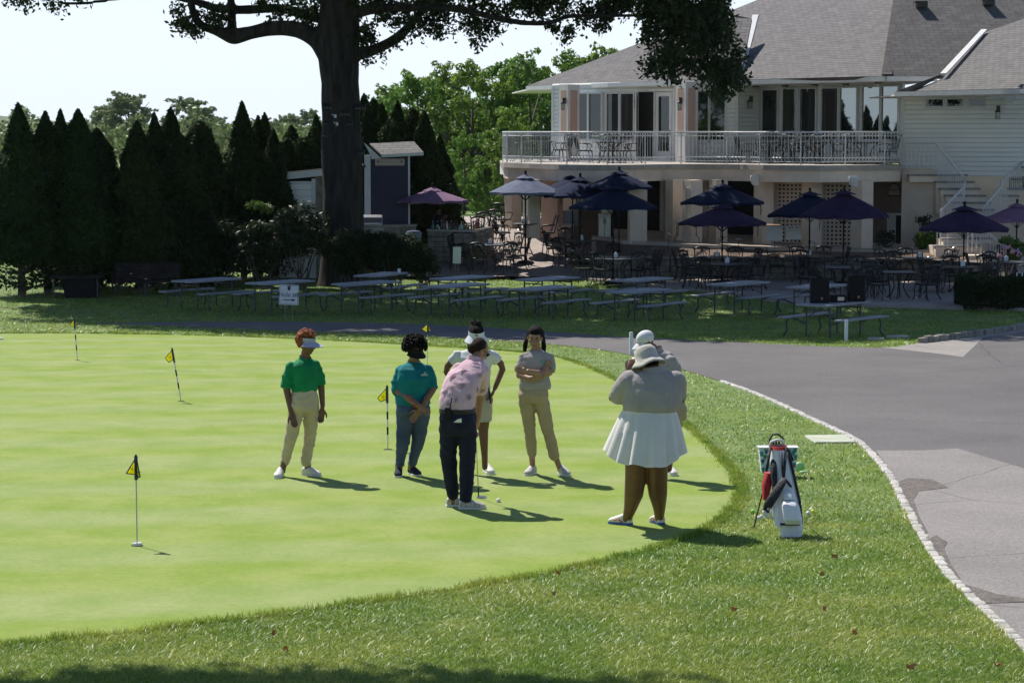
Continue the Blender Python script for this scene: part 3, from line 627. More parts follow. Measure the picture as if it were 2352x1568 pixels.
# gables above are hidden; lower storey -------------------------------------------------
def gz(x): return 1.62-(1.62-1.25)*min(1, max(0, (x+.2)/10.5))   # terrace level next to the building
def lcol(x0, x1, x2, ybase, panel=True, dd=.62, name='column'):
    Y = 0; xb = (x0+x2)/2; lo = 70.
    while lo < 90:
        p = at(xb, ybase, lo)
        if p.z <= gz(p.x): break
        lo += .05
    Y = lo; a, c, d = Pd(x0, Y+dd*.6), Pd(x1, Y), Pd(x2, Y+dd*.35); e = Vector((a.x+d.x-c.x, a.y+d.y-c.y+.25, 0)); z0 = gz(c.x)-.1
    mb = MB(); mb.prism([Vector((p.x, p.y, z0)) for p in (a, c, d, e)], (0, 0, ZD-.5-z0)); o = mb.build(name, m_stucco, CH)
    for p, q in ((a, c), (c, d)):
        w_ = Wall(p, q); l = L(w_)
        if panel and l > .3:
            t = MB(); 
            for s_ in ((l*.2, l*.2+.02, z0+.75, ZD-.75), (l*.8-.02, l*.8, z0+.75, ZD-.75), (l*.2+.02, l*.8-.02, z0+.75, z0+.77), (l*.2+.02, l*.8-.02, ZD-.77, ZD-.75)): w_.slab(t, *s_, -.01, .012)
            t.build('panel_moulding', m_trim, o)
    return Y
for q in ((1158, 1175, 1198, 526), (1201, 1216, 1241, 541), (1442, 1448, 1487, 554), (1529, 1546, 1569, 552), (1570, 1588, 1614, 557), (1629, 1646, 1672, 556), (1732, 1753, 1778, 560), (1843, 1864, 1889, 566), (1956, 1981, 2007, 570.5)): lcol(*q)
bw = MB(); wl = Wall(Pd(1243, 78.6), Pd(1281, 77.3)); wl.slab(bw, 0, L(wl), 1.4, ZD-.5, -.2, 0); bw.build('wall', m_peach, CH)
bk = Wall(Vector((1.4, 84.5, 0)), Vector((13.0, 81.2, 0)))
x_ = MB(); bk.slab(x_, 0, L(bk), 1., ZD-.5, -.3, 0); x_.build('wall', m_stucco, CH)
def backrect(x0, x1, yt, yb, m, name, o=.03):
    u0, zt = bk.hit(x0, yt); u1, zb = bk.hit(x1, yb); q = MB(); bk.slab(q, u0, u1, zb, zt, 0.002, o); return q.build(name, m, CH)
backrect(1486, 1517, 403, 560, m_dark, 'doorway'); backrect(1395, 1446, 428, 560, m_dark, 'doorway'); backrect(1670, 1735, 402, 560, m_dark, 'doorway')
jm = backrect(1517, 1524, 403, 560, m_trim, 'door_frame', .08)
# lattice screens
def lattice(x0, x1, Ya, Yb, yt, pitch=.135):
    w_ = Wall(Pd(x0, Ya), Pd(x1, Yb)); l = L(w_); z0, z1 = gz(w_.a.x)+.02, ZD-.5; mb = MB(); n_ = max(2, round(l/pitch)); m_ = round((z1-z0)/pitch)
    for i in range(n_+1): w_.slab(mb, max(0, i*l/n_-.035), min(l, i*l/n_+.035), z0, z1, 0, .018)
    for j in range(m_+1): w_.slab(mb, 0, l, max(z0, z0+(z1-z0)*j/m_-.035), min(z1, z0+(z1-z0)*j/m_+.035), .0181, .034)
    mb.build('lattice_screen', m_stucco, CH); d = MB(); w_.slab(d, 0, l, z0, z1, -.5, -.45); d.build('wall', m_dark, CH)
lattice(1778, 1843, 76.6, 76.3, 406); lattice(1889, 1957, 75.9, 75.6, 406); lattice(1615, 1630, 78.4, 78.3, 406)
# recess with the shop sign, solid wall to the stairs
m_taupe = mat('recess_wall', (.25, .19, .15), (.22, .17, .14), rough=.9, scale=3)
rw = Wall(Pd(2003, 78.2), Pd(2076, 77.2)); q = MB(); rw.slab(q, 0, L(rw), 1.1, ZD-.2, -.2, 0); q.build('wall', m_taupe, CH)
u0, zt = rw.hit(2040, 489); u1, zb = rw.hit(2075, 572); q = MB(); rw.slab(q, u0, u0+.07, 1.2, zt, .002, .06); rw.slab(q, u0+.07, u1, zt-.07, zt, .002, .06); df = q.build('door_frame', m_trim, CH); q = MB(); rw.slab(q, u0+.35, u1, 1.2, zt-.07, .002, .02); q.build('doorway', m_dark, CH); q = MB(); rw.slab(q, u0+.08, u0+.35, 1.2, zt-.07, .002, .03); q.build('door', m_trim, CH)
def arch_sign(w_, x0, x1, yt, yb, lines, sz):
    u0, zt = w_.hit(x0, yt); u1, zb = w_.hit(x1, yb); um = (u0+u1)/2; zs = zt-.13
    def outl(d): return [(u0+d, zb+d), (u1-d, zb+d), (u1-d, zs-d*.3), (u1-d-.06, zs-d*.3), (um+.1, zt-d), (um-.1, zt-d), (u0+d+.06, zs-d*.3), (u0+d, zs-d*.3)]
    q = MB(); q.prism([w_.pt(u, z, .01) for u, z in outl(0)], w_.n*.03); o = q.build('sign', m_bmetal, CH)
    q = MB(); q.prism([w_.pt(u, z, .041) for u, z in outl(.035)], w_.n*.006); q.build('sign_face', mat('sign_face', (.46, .36, .3), None, rough=.7), o)
    for i, t in enumerate(lines): text('lettering', t, sz, w_.pt(um, (zb+zs)/2+.06-.16*i, .049), w_.R3(), m_bmetal, o)
arch_sign(rw, 2041, 2070, 421, 451, ['PRO SHOP'], .115)
sw = Wall(Pd(2072, 75.8), Pd(2195, 75.0)); q = MB(); sw.slab(q, 0, L(sw), 1.0, 3.62, -.3, 0); q.build('wall', m_stucco, CH)
q = MB(); sw.slab(q, 0, 1.0, 3.62, ZD-.12, -.3, -.003); q.build('wall', m_stucco, CH)
rb = Wall(Pd(2195, 76.6), Pd(2460, 75.3)); q = MB(); rb.slab(q, 0, L(rb)+2, 1.0, 3.56, -.25, 0); q.build('wall', m_stucco, CH)
arch_sign(rb, 2319, 2356, 400, 434, ['LADIES', 'LOCKER'], .115)
# loudspeakers on the columns
for x, y, Y in ((1735, 414, 75.2), (1961, 416.5, 73.6)):
    c = at(x, y, Y); q = MB(); q.loft([(c+Vector((.03, 0, -.17)), .1, .09), (c+Vector((-.01, -.03, -.1)), .13, .11), (c+Vector((-.02, -.04, .12)), .15, .12), (c+Vector((-.02, -.04, .16)), .14, .11)], n=16, p=5); q.box(c+Vector((.18, .1, .05)), (.2, .05, .06)); q.build('wall_speaker', m_wmetal, CH, smooth=40)
# steps: thirteen stone treads
TR = [(2088, 2224, 390), (2149, 2240, 408), (2159, 2253, 424), (2172, 2267, 441), (2190, 2277, 457), (2196, 2284, 473), (2196, 2288, 490), (2188, 2289, 507), (2176, 2288, 525), (2164, 2280, 541), (2147, 2257, 558)]
nst = len(TR); z_hi, z_lo = 3.62, 1.25
for i, (xa, xb, y) in enumerate(TR):
    z = z_hi-(z_hi-z_lo-.21)*i/(nst-1); Y = 75.0-.31*i; a, b = at(xa, y, Y), at(xb, y, Y); t = MB()
    t.box(((a.x+b.x)/2, Y+.2, z-.025), (b.x-a.x, .46, .05)); o = t.build('step', m_blue, CH, bevel=.01)
    t = MB(); hh = .2 if i == 0 else .998; t.box(((a.x+b.x)/2, Y+.9, z-.05-hh/2), (b.x-a.x-.08, 1.7, hh)); t.build('riser', m_stucco, o)
def staircase_rail(px, post_to, name='stair_railing', h=None):
    W = [at(x, y, Y) for x, y, Y in px]; q = MB(); q.tube(W, .036, n=6); o = q.build(name, m_wmetal, CH, smooth=True); b = MB(); pts = resample(W, .135)
    for p in pts: zb = post_to(p); b.box((p.x, p.y, (p.z+zb)/2), (.022, .022, p.z-zb))
    b.build('balusters', m_wmetal, o)
staircase_rail([(2084, 329.6, 75.1), (2149, 329.6, 75), (2217, 411, 74.2)], lambda p: p.z-.95+(0.15 if p.z > 4.55 else 0))
staircase_rail([(2217, 411, 74.2), (2216, 420, 74), (2213, 430, 73.8), (2160, 485, 72.8)], lambda p: max(1.3, p.z-.98))
staircase_rail([(2352, 368, 75.2), (2306, 413, 74.2), (2301, 414, 74.1), (2299, 430, 73.9), (2256, 480, 72.9)], lambda p: max(1.3, p.z-1.0))
staircase_rail([(2352, 368, 75.2), (2440, 285, 76)], lambda p: p.z-1)
staircase_rail([(2153, 516, 71.6), (2182, 516, 71.8)], lambda p: 1.4)
staircase_rail([(2224, 518, 71.2), (2253, 518, 71), (2310, 572, 70)], lambda p: max(.6, p.z-.8))
q = MB(); c0 = at(2243, 548, 71)
for s_ in (-1, 1): q.tube([c0+Vector((s_*.0, 0, -.35)), c0+Vector((s_*.09, 0, -.1)), c0+Vector((s_*.12, 0, .12)), c0+Vector((s_*.08, 0, .22)), c0+Vector((s_*.02, 0, .16))], .01, n=5)
q.build('scroll_ornament', m_wmetal, CH)
q = MB(); a = at(2255, 560, 70.6); b = at(2335, 640, 69.2); q.prism([a, a+Vector((.35, 0, 0)), Vector((b.x, b.y, .45)), Vector((a.x, a.y, .45))], (0, .25, 0)); q.build('stair_wall', m_stone, CH)
for i in range(4):
    y = 575+i*12; z = 1.2-.19*i; Y = 70.8-.33*i; a, b = at(2222-8*i, y, Y), at(2262, y, Y); t = MB(); t.box(((a.x+b.x)/2, Y+.35, z-.1), (b.x-a.x, .7, .2)); t.build('step', m_stucco, CH)
# right-hand flight seen behind the sign
for i, (xa, xb, y) in enumerate(((2352, 2420, 384), (2330, 2355, 412), (2318, 2345, 434), (2302, 2335, 450))):
    a, b = at(xa, y, 74.6), at(xb, y, 74.6); t = MB(); t.box(((a.x+b.x)/2, 74.6, a.z), (b.x-a.x+.1, .4, .06)); t.build('step', m_blue, CH)
# meter box on the siding
q = MB(); c = at(1680, 345, 81.3); q.box(c, (.1, .06, .26)); q.build('meter_box', m_trim, CH)
# ------------------------------------------------------------ terraces
def level(name, pts, z0, z1, m, kind='structure'):
    q = MB(); q.prism([(x, y, z0) for x, y in pts], (0, 0, z1-z0)); return q.build(name, m, kind=kind)
def PL(px, py, z): p = P(px, py, base=z); return (p.x, p.y)
front = [PL(x, y, .42) for x, y in line(PATIO_EDGE, 2)]
level('patio', front+[(24, 60), (24, 76), (-3.5, 76), (-3.6, 73.5)], .2, .42, m_paver)
def zt(x, y):                              # paving: the left part ramps up to the columns
    if x < 2.75: return .42+max(0, min(1, (y-72.6)/7.6))*1.2
    return .42
def PT(px, py, dz=0):
    a, b = ray(px, py); lo, hi = 40., 90.
    for _ in range(40):
        m = (lo+hi)/2; g = (zt(a*m, m) if m > 58 else zg(a*m, m))+dz
        if CAMZ+b*m > g: lo = m
        else: hi = m
    return Vector((a*lo, lo, CAMZ+b*lo))
vs = []; rx = [-3.5, -2, -.5, 1, 2.7]; ry = [72.7, 74, 76, 78, 80.2, 92]
mb = MB(); mb.add([(x, y, zt(x, y)+.004) for y in ry for x in rx], [(j*5+i, j*5+i+1, (j+1)*5+i+1, (j+1)*5+i) for j in range(5) for i in range(4)])
mb.add([(2.7, y, z) for y in ry for z in (.3, zt(0, y)+.004)], [(2*i, 2*i+2, 2*i+3, 2*i+1) for i in range(5)])
mb.build('upper_patio', m_paver, kind='structure')
ter = MB(); tx = [2.66, 3.6, 6, 8.5, 11, 13.5, 20]; fy = [76.6, 74.6, 73.6, 73.4, 73.2, 73., 71.8]
vs = []; 
for x, y in zip(tx, fy): vs += [(x, y, gz(x)), (x, 90, gz(x)), (x, y, .3), (x, 90, .3)]
k = len(tx); ter.add(vs, [(4*i, 4*i+4, 4*i+5, 4*i+1) for i in range(k-1)]+[(4*i, 4*i+2, 4*i+6, 4*i+4) for i in range(k-1)]); ter.build('walkway', mat('walkway_stone', (.44, .38, .33), (.52, .46, .4), rough=.85, scale=1.2, bump=.2, bscale=40), kind='structure')
mul = MB(); mx_ = [2.76, 3.5, 5, 7, 9, 11, 13, 14.6]; wy = [73.6, 73.0, 72.6, 72.3, 72.0, 71.6, 71.0, 69.2]
vs = []
for x, y in zip(mx_, wy): vs += [(x, y, 1.02), (x, np.interp(x, tx, fy)+.2, gz(x)-.05)]
k = len(mx_); mul.add(vs, [(2*i, 2*i+2, 2*i+3, 2*i+1) for i in range(k-1)]); mul.build('mulch_bed', m_mulch, kind='structure')
wl_ = MB()
rr = random.Random(5)
Wp = resample([Vector((x, y-.12, 0)) for x, y in zip(mx_, wy)], .42)
for a, b in zip(Wp, Wp[1:]):
    m_ = (a+b)/2; an = math.atan2(b.y-a.y, b.x-a.x)
    wl_.box((m_.x, m_.y, 1.035), (.40, .34, .09), rz=an)
    for j in range(3):
        wl_.box((m_.x+rr.uniform(-.02, .02), m_.y+.03, .5+.19*j), (.41, .26+rr.uniform(-.02, .02), .18), rz=an)
o = wl_.build('planter_wall', m_kerbd, bevel=.01); tag(o, 'low stone retaining wall with flat caps in front of the mulch bed', 'wall')
# ------------------------------------------------------------ trees and shrubs
def leafm(name, c1, c2, trans=.35, rough=.5, spec=.4, sc=.6):
    m = mat(name, c1, c2, rough=rough, scale=sc, spec=spec, trans=trans, detail=5, lo=.3, hi=.7)
    N, L_, b = nodes(m); col = b.inputs['Base Color'].links[0].from_socket
    g_ = N.new('ShaderNodeNewGeometry'); mr = N.new('ShaderNodeMapRange'); L_.new(g_.outputs['Random Per Island'], mr.inputs[0]); mr.inputs[3].default_value = .65; mr.inputs[4].default_value = 1.35
    oi = N.new('ShaderNodeObjectInfo'); m2 = N.new('ShaderNodeMapRange'); L_.new(oi.outputs['Random'], m2.inputs[0]); m2.inputs[3].default_value = .485; m2.inputs[4].default_value = .515
    hs = N.new('ShaderNodeHueSaturation'); L_.new(mr.outputs[0], hs.inputs['Value']); L_.new(m2.outputs[0], hs.inputs['Hue']); L_.new(col, hs.inputs['Color']); L_.new(hs.outputs[0], b.inputs['Base Color'])
    for t in N:
        if t.type == 'BSDF_TRANSLUCENT': L_.new(hs.outputs[0], t.inputs[0])
    return m
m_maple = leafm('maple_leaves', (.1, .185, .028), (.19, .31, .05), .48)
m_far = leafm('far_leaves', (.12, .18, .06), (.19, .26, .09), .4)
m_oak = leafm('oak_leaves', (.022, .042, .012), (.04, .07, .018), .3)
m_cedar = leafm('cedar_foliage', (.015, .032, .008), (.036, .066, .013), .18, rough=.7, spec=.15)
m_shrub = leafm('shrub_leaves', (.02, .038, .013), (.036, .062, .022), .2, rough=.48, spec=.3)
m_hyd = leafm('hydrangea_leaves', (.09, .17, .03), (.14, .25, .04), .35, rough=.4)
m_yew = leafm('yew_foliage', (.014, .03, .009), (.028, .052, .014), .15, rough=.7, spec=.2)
m_bark = mat('oak_bark', (.01, .009, .0085), (.04, .035, .032), rough=.95, scale=7, bump=1., bscale=22, stretch=(1, 1, .18), detail=9)
m_bark2 = mat('tree_bark', (.06, .05, .04), (.11, .095, .08), rough=.95, scale=5, bump=.8, bscale=20, stretch=(1, 1, .3))
def leafquads(C, sx, sy, up=.3, out=None, rng=RNG, droop=0.):
    n = len(C); N_ = rng.normal(size=(n, 3))
    if out is not None: N_ = N_*.75+out*1.0
    N_[:, 2] += up; N_ /= np.linalg.norm(N_, axis=1)[:, None]
    T = rng.normal(size=(n, 3)); T[:, 2] -= droop; T -= N_*(T*N_).sum(1)[:, None]; T /= np.linalg.norm(T, axis=1)[:, None]; B = np.cross(N_, T)
    a = (sx*rng.uniform(.6, 1.3, n))[:, None]; b = (sy*rng.uniform(.6, 1.3, n))[:, None]
    V = np.stack([C-T*a, C-B*b*.8+T*a*.1, C+T*a, C+B*b*.8+T*a*.1], 1).reshape(-1, 3)
    return V, np.arange(n*4).reshape(-1, 4)
def merge(parts):
    V = []; F = []; o = 0
    for v, f in parts: V.append(v); F.append(f+o); o += len(v)
    return np.concatenate(V), np.concatenate(F)
def blobs(centers, radii, per, sx, sy, squash=.75, up=.35, rng=RNG, shell=.55):
    C = []; O = []
    for c, r in zip(centers, radii):
        n = max(4, int(per*r*r)); d = rng.normal(size=(n, 3)); d /= np.linalg.norm(d, axis=1)[:, None]
        rr = r*(shell+(1-shell)*rng.uniform(0, 1, n)**.5)*rng.uniform(.85, 1.15, n)
        C.append(np.array(c)+d*rr[:, None]*np.array([1, 1, squash])); O.append(d)
    C = np.concatenate(C); O = np.concatenate(O); return leafquads(C, sx, sy, up, O, rng)
def decid(seed, H, Rr, n_cl=60, leaf=.15, per=260, m=None, base=.28, clr=(.14, .24), open_=0., shape=1.):
    rng = np.random.default_rng(seed); rn = random.Random(seed)
    t = thing('deciduous_tree', 'x', 'tree'); tb = MB()
    tips = []
    tb.tube([(0, 0, -.3), (0, 0, .3), (.04*H*rn.uniform(-.5, .5), 0, H*.2), (.03*H*rn.uniform(-1, 1), 0, H*.45), (0, 0, H*.75)], [H*.028, H*.022, H*.018, H*.013, H*.005], n=8)
    for k in range(9):
        a = k*2.4+rn.uniform(-.4, .4); z0 = H*rn.uniform(.15, .5); r_ = Rr*rn.uniform(.5, .8); z1 = z0+H*rn.uniform(.15, .35)
        tb.tube([(0, 0, z0), (math.cos(a)*r_*.4, math.sin(a)*r_*.4, z0+(z1-z0)*.35), (math.cos(a)*r_, math.sin(a)*r_, z1)], [H*.011, H*.008, H*.003], n=6)
    tb.build('trunk', m_bark2, t, smooth=True)
    cs = []; rs = []
    while len(cs) < n_cl:
        u = rng.uniform(base, 1); a = rng.uniform(0, 2*math.pi); prof = math.sin(min(1, (1-u)/(1-base)*1.25)**.7*math.pi/2*1.0)**shape*(1 if u > base+.15 else .8)
        rad = Rr*prof*rng.uniform(.35, 1)**.5; r_ = Rr*rng.uniform(*clr)*(1.25 if u < .6 else .95)
        if rng.uniform() < open_: continue
        cs.append((rad*math.cos(a), rad*math.sin(a), H*u-r_)); rs.append(r_)
        # small satellites break the outline
        for _ in range(3):
            d = rng.normal(size=3); d /= np.linalg.norm(d); d[2] = abs(d[2])*.6; cs.append(tuple(np.array(cs[-1])+d*r_*1.05)); rs.append(r_*rng.uniform(.35, .6))
    V, F = blobs(cs, rs, per, leaf, leaf*.55, rng=rng); npmesh('crown', V, F, m or m_maple, t); return t
mapleA = decid(1, 10, 4.6, 150, .2, 260, base=.1, clr=(.13, .21)); mapleB = decid(2, 10, 4.2, 140, .2, 260, base=.08, clr=(.13, .21)); mapleC = decid(3, 10, 3.9, 130, .19, 260, base=.1, clr=(.13, .21))
farA = decid(5, 12, 4.6, 190, .32, 150, m_far, base=.05, open_=.05, clr=(.15, .25)); farB = decid(6, 12, 5.2, 200, .32, 140, m_far, base=.02, clr=(.15, .25))
def tree_at(proto, px, ytop, Y, label, group='deciduous trees beyond the clubhouse lawn', H0=10, rz=0, zb=None, wid=1.):
    a, b = ray(px, ytop); zb = zg(a*Y, Y) if zb is None else zb; s_ = (CAMZ+b*Y-zb)/H0
    return place(proto, (a*Y, Y, zb-.05), rz, label, group, (s_*wid, s_*wid, s_))
# the leafy wall to the right of the trunk and behind the clubhouse
MP = [(878, 196, 135, mapleC, 1.1, 'slender pale green tree just right of the oak trunk'), (960, 158, 118, mapleA, .9, 'green tree behind the dark cedars right of the blue sign board'),
      (1010, 150, 122, mapleB, .95, 'full green tree standing above the lilac umbrella by the bar'), (1085, 140, 116, mapleC, 1., 'tree with trunks showing over the distant sunny fairway'),
      (1150, 128, 124, mapleA, .95, 'tall green tree midway between the bar and the balcony'), (1215, 122, 116, mapleB, .85, 'bright green tree overhanging the left end of the balcony'),
      (1290, 118, 122, mapleC, .95, 'green tree whose crown rises over the lower end of the grey roof'), (1380, 98, 128, mapleA, .9, 'tree top showing above the roof slope beneath the oak limb'),
      (1170, 250, 106, mapleC, .8, 'low spreading tree right beside the balcony railing'), (1065, 300, 107, mapleB, .8, 'low tree with dark leaning trunks at the fairway edge'), (925, 190, 140, mapleB, 1., 'pale tree top peeping over the cedars right of the oak'), (1045, 185, 132, mapleA, 1.2, 'tree filling the gap behind the fairway-side trees'), (1180, 165, 136, mapleC, 1.3, 'tree behind the bright one at the balcony end'), (1330, 150, 140, mapleB, 1.3, 'tree just visible over the middle of the roof slope'), (1130, 290, 112, mapleA, .9, 'low tree between the fairway and the balcony')]
for i, (px, yt, Y, pr, wd, lb) in enumerate(MP): tree_at(pr, px, yt, Y, lb, rz=i*1.3, wid=wd)
FT = [(293, 206, 225, farA, 1.2, 'tall open hazy tree rising above the cedars on the left'), (240, 236, 235, farB, 1.1, 'hazy rounded tree at the left shoulder of the tall open tree'), (432, 222, 230, farB, 1.3, 'broad hazy tree behind the middle cedars'), (500, 262, 250, farA, 1.1, 'pale far tree left of the tallest middle cedar'), (575, 275, 260, farB, 1.2, 'far tree top between two cedar groups'),
      (660, 258, 240, farA, 1.2, 'far sunlit tree top left of the oak trunk'), (715, 250, 250, farB, 1.1, 'far tree top touching the oak trunk'), (610, 268, 230, farA, 1., 'low far tree line crown above the shed'), (30, 300, 200, farB, 1., 'dark blue-green tree at the left edge of the photo'), (-12, 292, 210, farB, 1.4, 'dark tree cut by the left edge of the photo'), (340, 330, 235, farB, 1.3, 'low far foliage between the cedar tips')]
for i, (px, yt, Y, pr, wd, lb) in enumerate(FT): tree_at(pr, px, yt, Y*1.7, lb, 'far trees beyond the cedars', H0=12, rz=i*2.1, wid=wd)
rng = np.random.default_rng(77); cs = []; rs = []
for k in range(330):
    px = rng.uniform(-120, 1150); Y = rng.uniform(290, 330); hmax = 5+.9*noise.noise(Vector((px*.01, 5, 0)))*4; c = at(px, 300, Y); cs.append((c.x, Y, 1.1+rng.uniform(.05, 1)*hmax)); rs.append(rng.uniform(.8, 1.5))
V, F = blobs(cs, rs, 45, .4, .25, rng=rng); tag(npmesh('far_wood', V, F, m_far), 'low hazy wood along the horizon behind the cedars', 'wood', kind='stuff')
# distant hill on the left
hl = MB(); hz_ = [noise.noise(Vector((i*.21, 3, 0)))*3 for i in range(60)]
hv = []
for i in range(60):
    x = -420+i*14; top = 5.2+8*math.exp(-((x+200)/60)**2)+hz_[i]*.5
    for j, (yy, k) in enumerate(((700, 0), (740, .6), (800, 1), (900, .8))): hv.append((x*1.1, yy, 1+(top-1)*k))
hl.add(hv, [(i*4+j, i*4+4+j, i*4+5+j, i*4+1+j) for i in range(59) for j in range(3)]); hl.build('hills', m_far, kind='structure', smooth=True)
# arborvitae cedars
def cedar(seed, H, Rr, blunt=.0, skirt=.1):
    rng = np.random.default_rng(seed); rn = random.Random(seed); t = thing('cedar_tree', 'x', 'tree')
    tb = MB(); tb.tube([(0, 0, -.2), (0, 0, H*.5)], [.13, .06], n=8)
    for k in range(16):
        a = k*2.4; z = .15+rn.uniform(0, .7); r_ = Rr*rn.uniform(.5, .95)
        tb.tube([(0, 0, z), (math.cos(a)*r_*.5, math.sin(a)*r_*.5, z+rn.uniform(-.05, .2)), (math.cos(a)*r_, math.sin(a)*r_, z+rn.uniform(.1, .5))], [.035, .02, .008], n=5)
    tb.build('trunk', m_bark2, t, smooth=True)
    lob = [(rng.uniform(0, 2*math.pi), rng.uniform(.1, .8), rng.uniform(.1, .22)) for _ in range(26)]
    def prof(u, a):
        base = (1-u)**(.8-blunt)*(1 if u > .22 else .72+.28*u/.22)*Rr
        n1 = noise.noise(Vector((math.cos(a)*1.6, math.sin(a)*1.6, u*5+seed)))*.36+noise.noise(Vector((math.cos(a)*4, math.sin(a)*4, u*13+seed)))*.22
        return base*(1+n1)
    nu, na = 30, 18; vs = []
    for i in range(nu+1):
        u = i/nu
        for k in range(na): a = 2*math.pi*k/na; r_ = prof(u, a)*.86; vs.append((r_*math.cos(a), r_*math.sin(a), skirt*H+u*H*(1-skirt)*.97))
    n = 15000; u = rng.uniform(0, 1, n)**1.25; a = rng.uniform(0, 2*math.pi, n); r_ = np.array([prof(x, y) for x, y in zip(u, a)])
    clump = np.array([noise.noise(Vector((math.cos(y)*x2*5, math.sin(y)*x2*5, x*22+seed))) for x, y, x2 in zip(u, a, r_)])
    r_ = r_*(1+.13*clump)*rng.uniform(.86, 1.04, n); C = np.stack([r_*np.cos(a), r_*np.sin(a), skirt*H+u*H*(1-skirt)+rng.normal(size=n)*.04], 1)
    O = np.stack([np.cos(a), np.sin(a), .25+0*a], 1)
    nlow = 500; al = rng.uniform(0, 2*math.pi, nlow); rl = Rr*rng.uniform(.3, 1., nlow); CL = np.stack([rl*np.cos(al), rl*np.sin(al), H*skirt*rng.uniform(.2, 1.2, nlow)+.05], 1)
    V1, F1_ = leafquads(C, .036, .08, .2, O, rng); V2, F2_ = leafquads(CL, .05, .07, .2, None, rng)
    quads = np.array([(i*na+k, i*na+(k+1) % na, (i+1)*na+(k+1) % na, (i+1)*na+k) for i in range(nu) for k in range(na)])
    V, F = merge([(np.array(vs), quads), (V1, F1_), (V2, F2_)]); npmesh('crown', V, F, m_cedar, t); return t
cA = cedar(1, 5.6, 1.36, skirt=.19); cB = cedar(2, 5.2, 1.22, skirt=.18); cC = cedar(3, 4.6, 1.0, .2, skirt=.1); cD = cedar(4, 4.4, 1.25, .32, skirt=.08)
CE = [(42, 240, 65.5, cA, 1.02, 'leftmost tall dark cedar with bright grass showing under its skirt'), (103, 260, 66.5, cB, 1.05, 'second dark cedar from the left, over the bare trunk and roots'), (138, 254, 70, cA, .85, 'cedar behind the second one from the left'), (180, 255, 66.5, cB, 1.15, 'fourth dark cedar tip from the left'), (222, 300, 69, cC, 1.2, 'shorter cedar sloping off behind the fourth cedar'),
      (314, 281, 67, cB, 1.12, 'dark cedar in front of the tall hazy tree'), (354, 262, 70, cA, .85, 'cedar right of the hazy tree, tip well above its neighbours'), (392, 250, 71, cB, .9, 'slim cedar with the highest tip of the second group'), (415, 314, 69, cC, 1.3, 'stubby cedar between two taller ones with sunlit cap'), (461, 283, 72, cD, .85, 'rounded blunt-topped cedar standing alone'), (459, 414, 69.5, cD, .6, 'small round cedar below the blunt-topped one'),
      (556, 236, 73, cA, .92, 'tallest cedar of the middle group'), (592, 270, 74, cB, .95, 'cedar just right of the tallest middle one'), (628, 300, 73, cB, .95, 'cedar above the left end of the shed roof'), (608, 262, 78, cA, .8, 'cedar tip peeping behind the middle group'),
      (669, 293, 77, cC, 1., 'narrow cedar left of centre above the shed'), (660, 322, 75, cD, .9, 'low cedar shoulder over the shed eave'), (701, 320, 75, cD, .95, 'bushy low cedar against the shed roof'), (727, 266, 79, cB, .8, 'cedar half hidden by the left side of the oak trunk'), (722, 296, 75.5, cC, 1.05, 'smaller cedar touching the oak trunk on its left'),
      (836, 219, 80, cB, .9, 'cedar with its tip level with the floodlights on the oak'), (858, 232, 81, cC, 1., 'slim cedar directly behind the small roofed sign board'), (878, 240, 80, cB, .8, 'third cedar to the right of the oak trunk'), (913, 235, 79, cA, .85, 'tall cedar rising over the peak of the sign board roof'), (841, 250, 77.5, cB, .75, 'sunlit small cedar touching the oak trunk on its right'), (898, 278, 77.5, cD, .8, 'short cedar in front of the tall one over the sign board'), (949, 254, 81, cC, 1.1, 'dark cedar between two taller ones right of the sign board'), (974, 258, 78.5, cA, 1., 'broad cedar at the right of the sign board, reaching the bar'), (1010, 313, 80, cB, 1., 'rightmost dark cedar beside the leafy trees')]
for i, (px, yt, Y, pr, wd, lb) in enumerate(CE):
    H0 = {cA: 5.6, cB: 5.2, cC: 4.6, cD: 4.4}[pr]; s_ = (CAMZ+ray(px, yt)[1]*Y-zg(0, Y))/H0; tree_at(pr, px, yt-2, Y, lb, 'row of dark cedars along the lawn', H0=H0, rz=i*1.7, wid=wd/s_*max(s_, .8)*1.0)
# shrubs
def shrub(name, px, py, Y, rx, rz_, m, label, n=14, leaf=.05, per=900, seed=0, stems=True, cat='shrub', group=None, zb=None):
    rng = np.random.default_rng(seed+50); c = at(px, py, Y); zb = zg(c.x, Y) if zb is None else zb; t = thing(name, label, cat, (c.x, Y, zb), 0, group); hgt = c.z+rz_-zb
    cs = []; rs = []
    for k in range(n):
        d = rng.normal(size=3); d /= np.linalg.norm(d); f = rng.uniform(.3, .85); cs.append((c.x+d[0]*rx*f, Y+d[1]*rx*.7*f, max(zb+.15, c.z+d[2]*rz_*f))); rs.append(min(rx, rz_)*rng.uniform(.3, .5))
    V, F = blobs(cs, rs, per*3.2, leaf, leaf*.55, rng=rng, squash=.9, shell=.3); V -= np.array(t.location); npmesh('foliage', V, F, m, t)
    if stems:
        q = MB(); rn = random.Random(seed)
        for k in range(9):
            a = rn.uniform(0, 6.3); q.tube([(c.x+rn.uniform(-.2, .2), Y+rn.uniform(-.2, .2), zb-.05), (c.x+math.cos(a)*rx*.3, Y+math.sin(a)*rx*.2, zb+(c.z-zb)*.4), (c.x+math.cos(a)*rx*.7, Y+math.sin(a)*rx*.5, c.z)], [.03, .02, .008], n=5)
        q.build('stem', m_bark2, t)
    return t
shrub('rhododendron', 690, 530, 69, 1.05, .95, m_shrub, 'large dark glossy shrub in front of the white shed wall', 26, .075, 520, 1)
shrub('rhododendron', 600, 560, 69.5, 1.1, .8, m_shrub, 'wide dark shrub left of the shed above the picnic table', 24, .075, 520, 2)
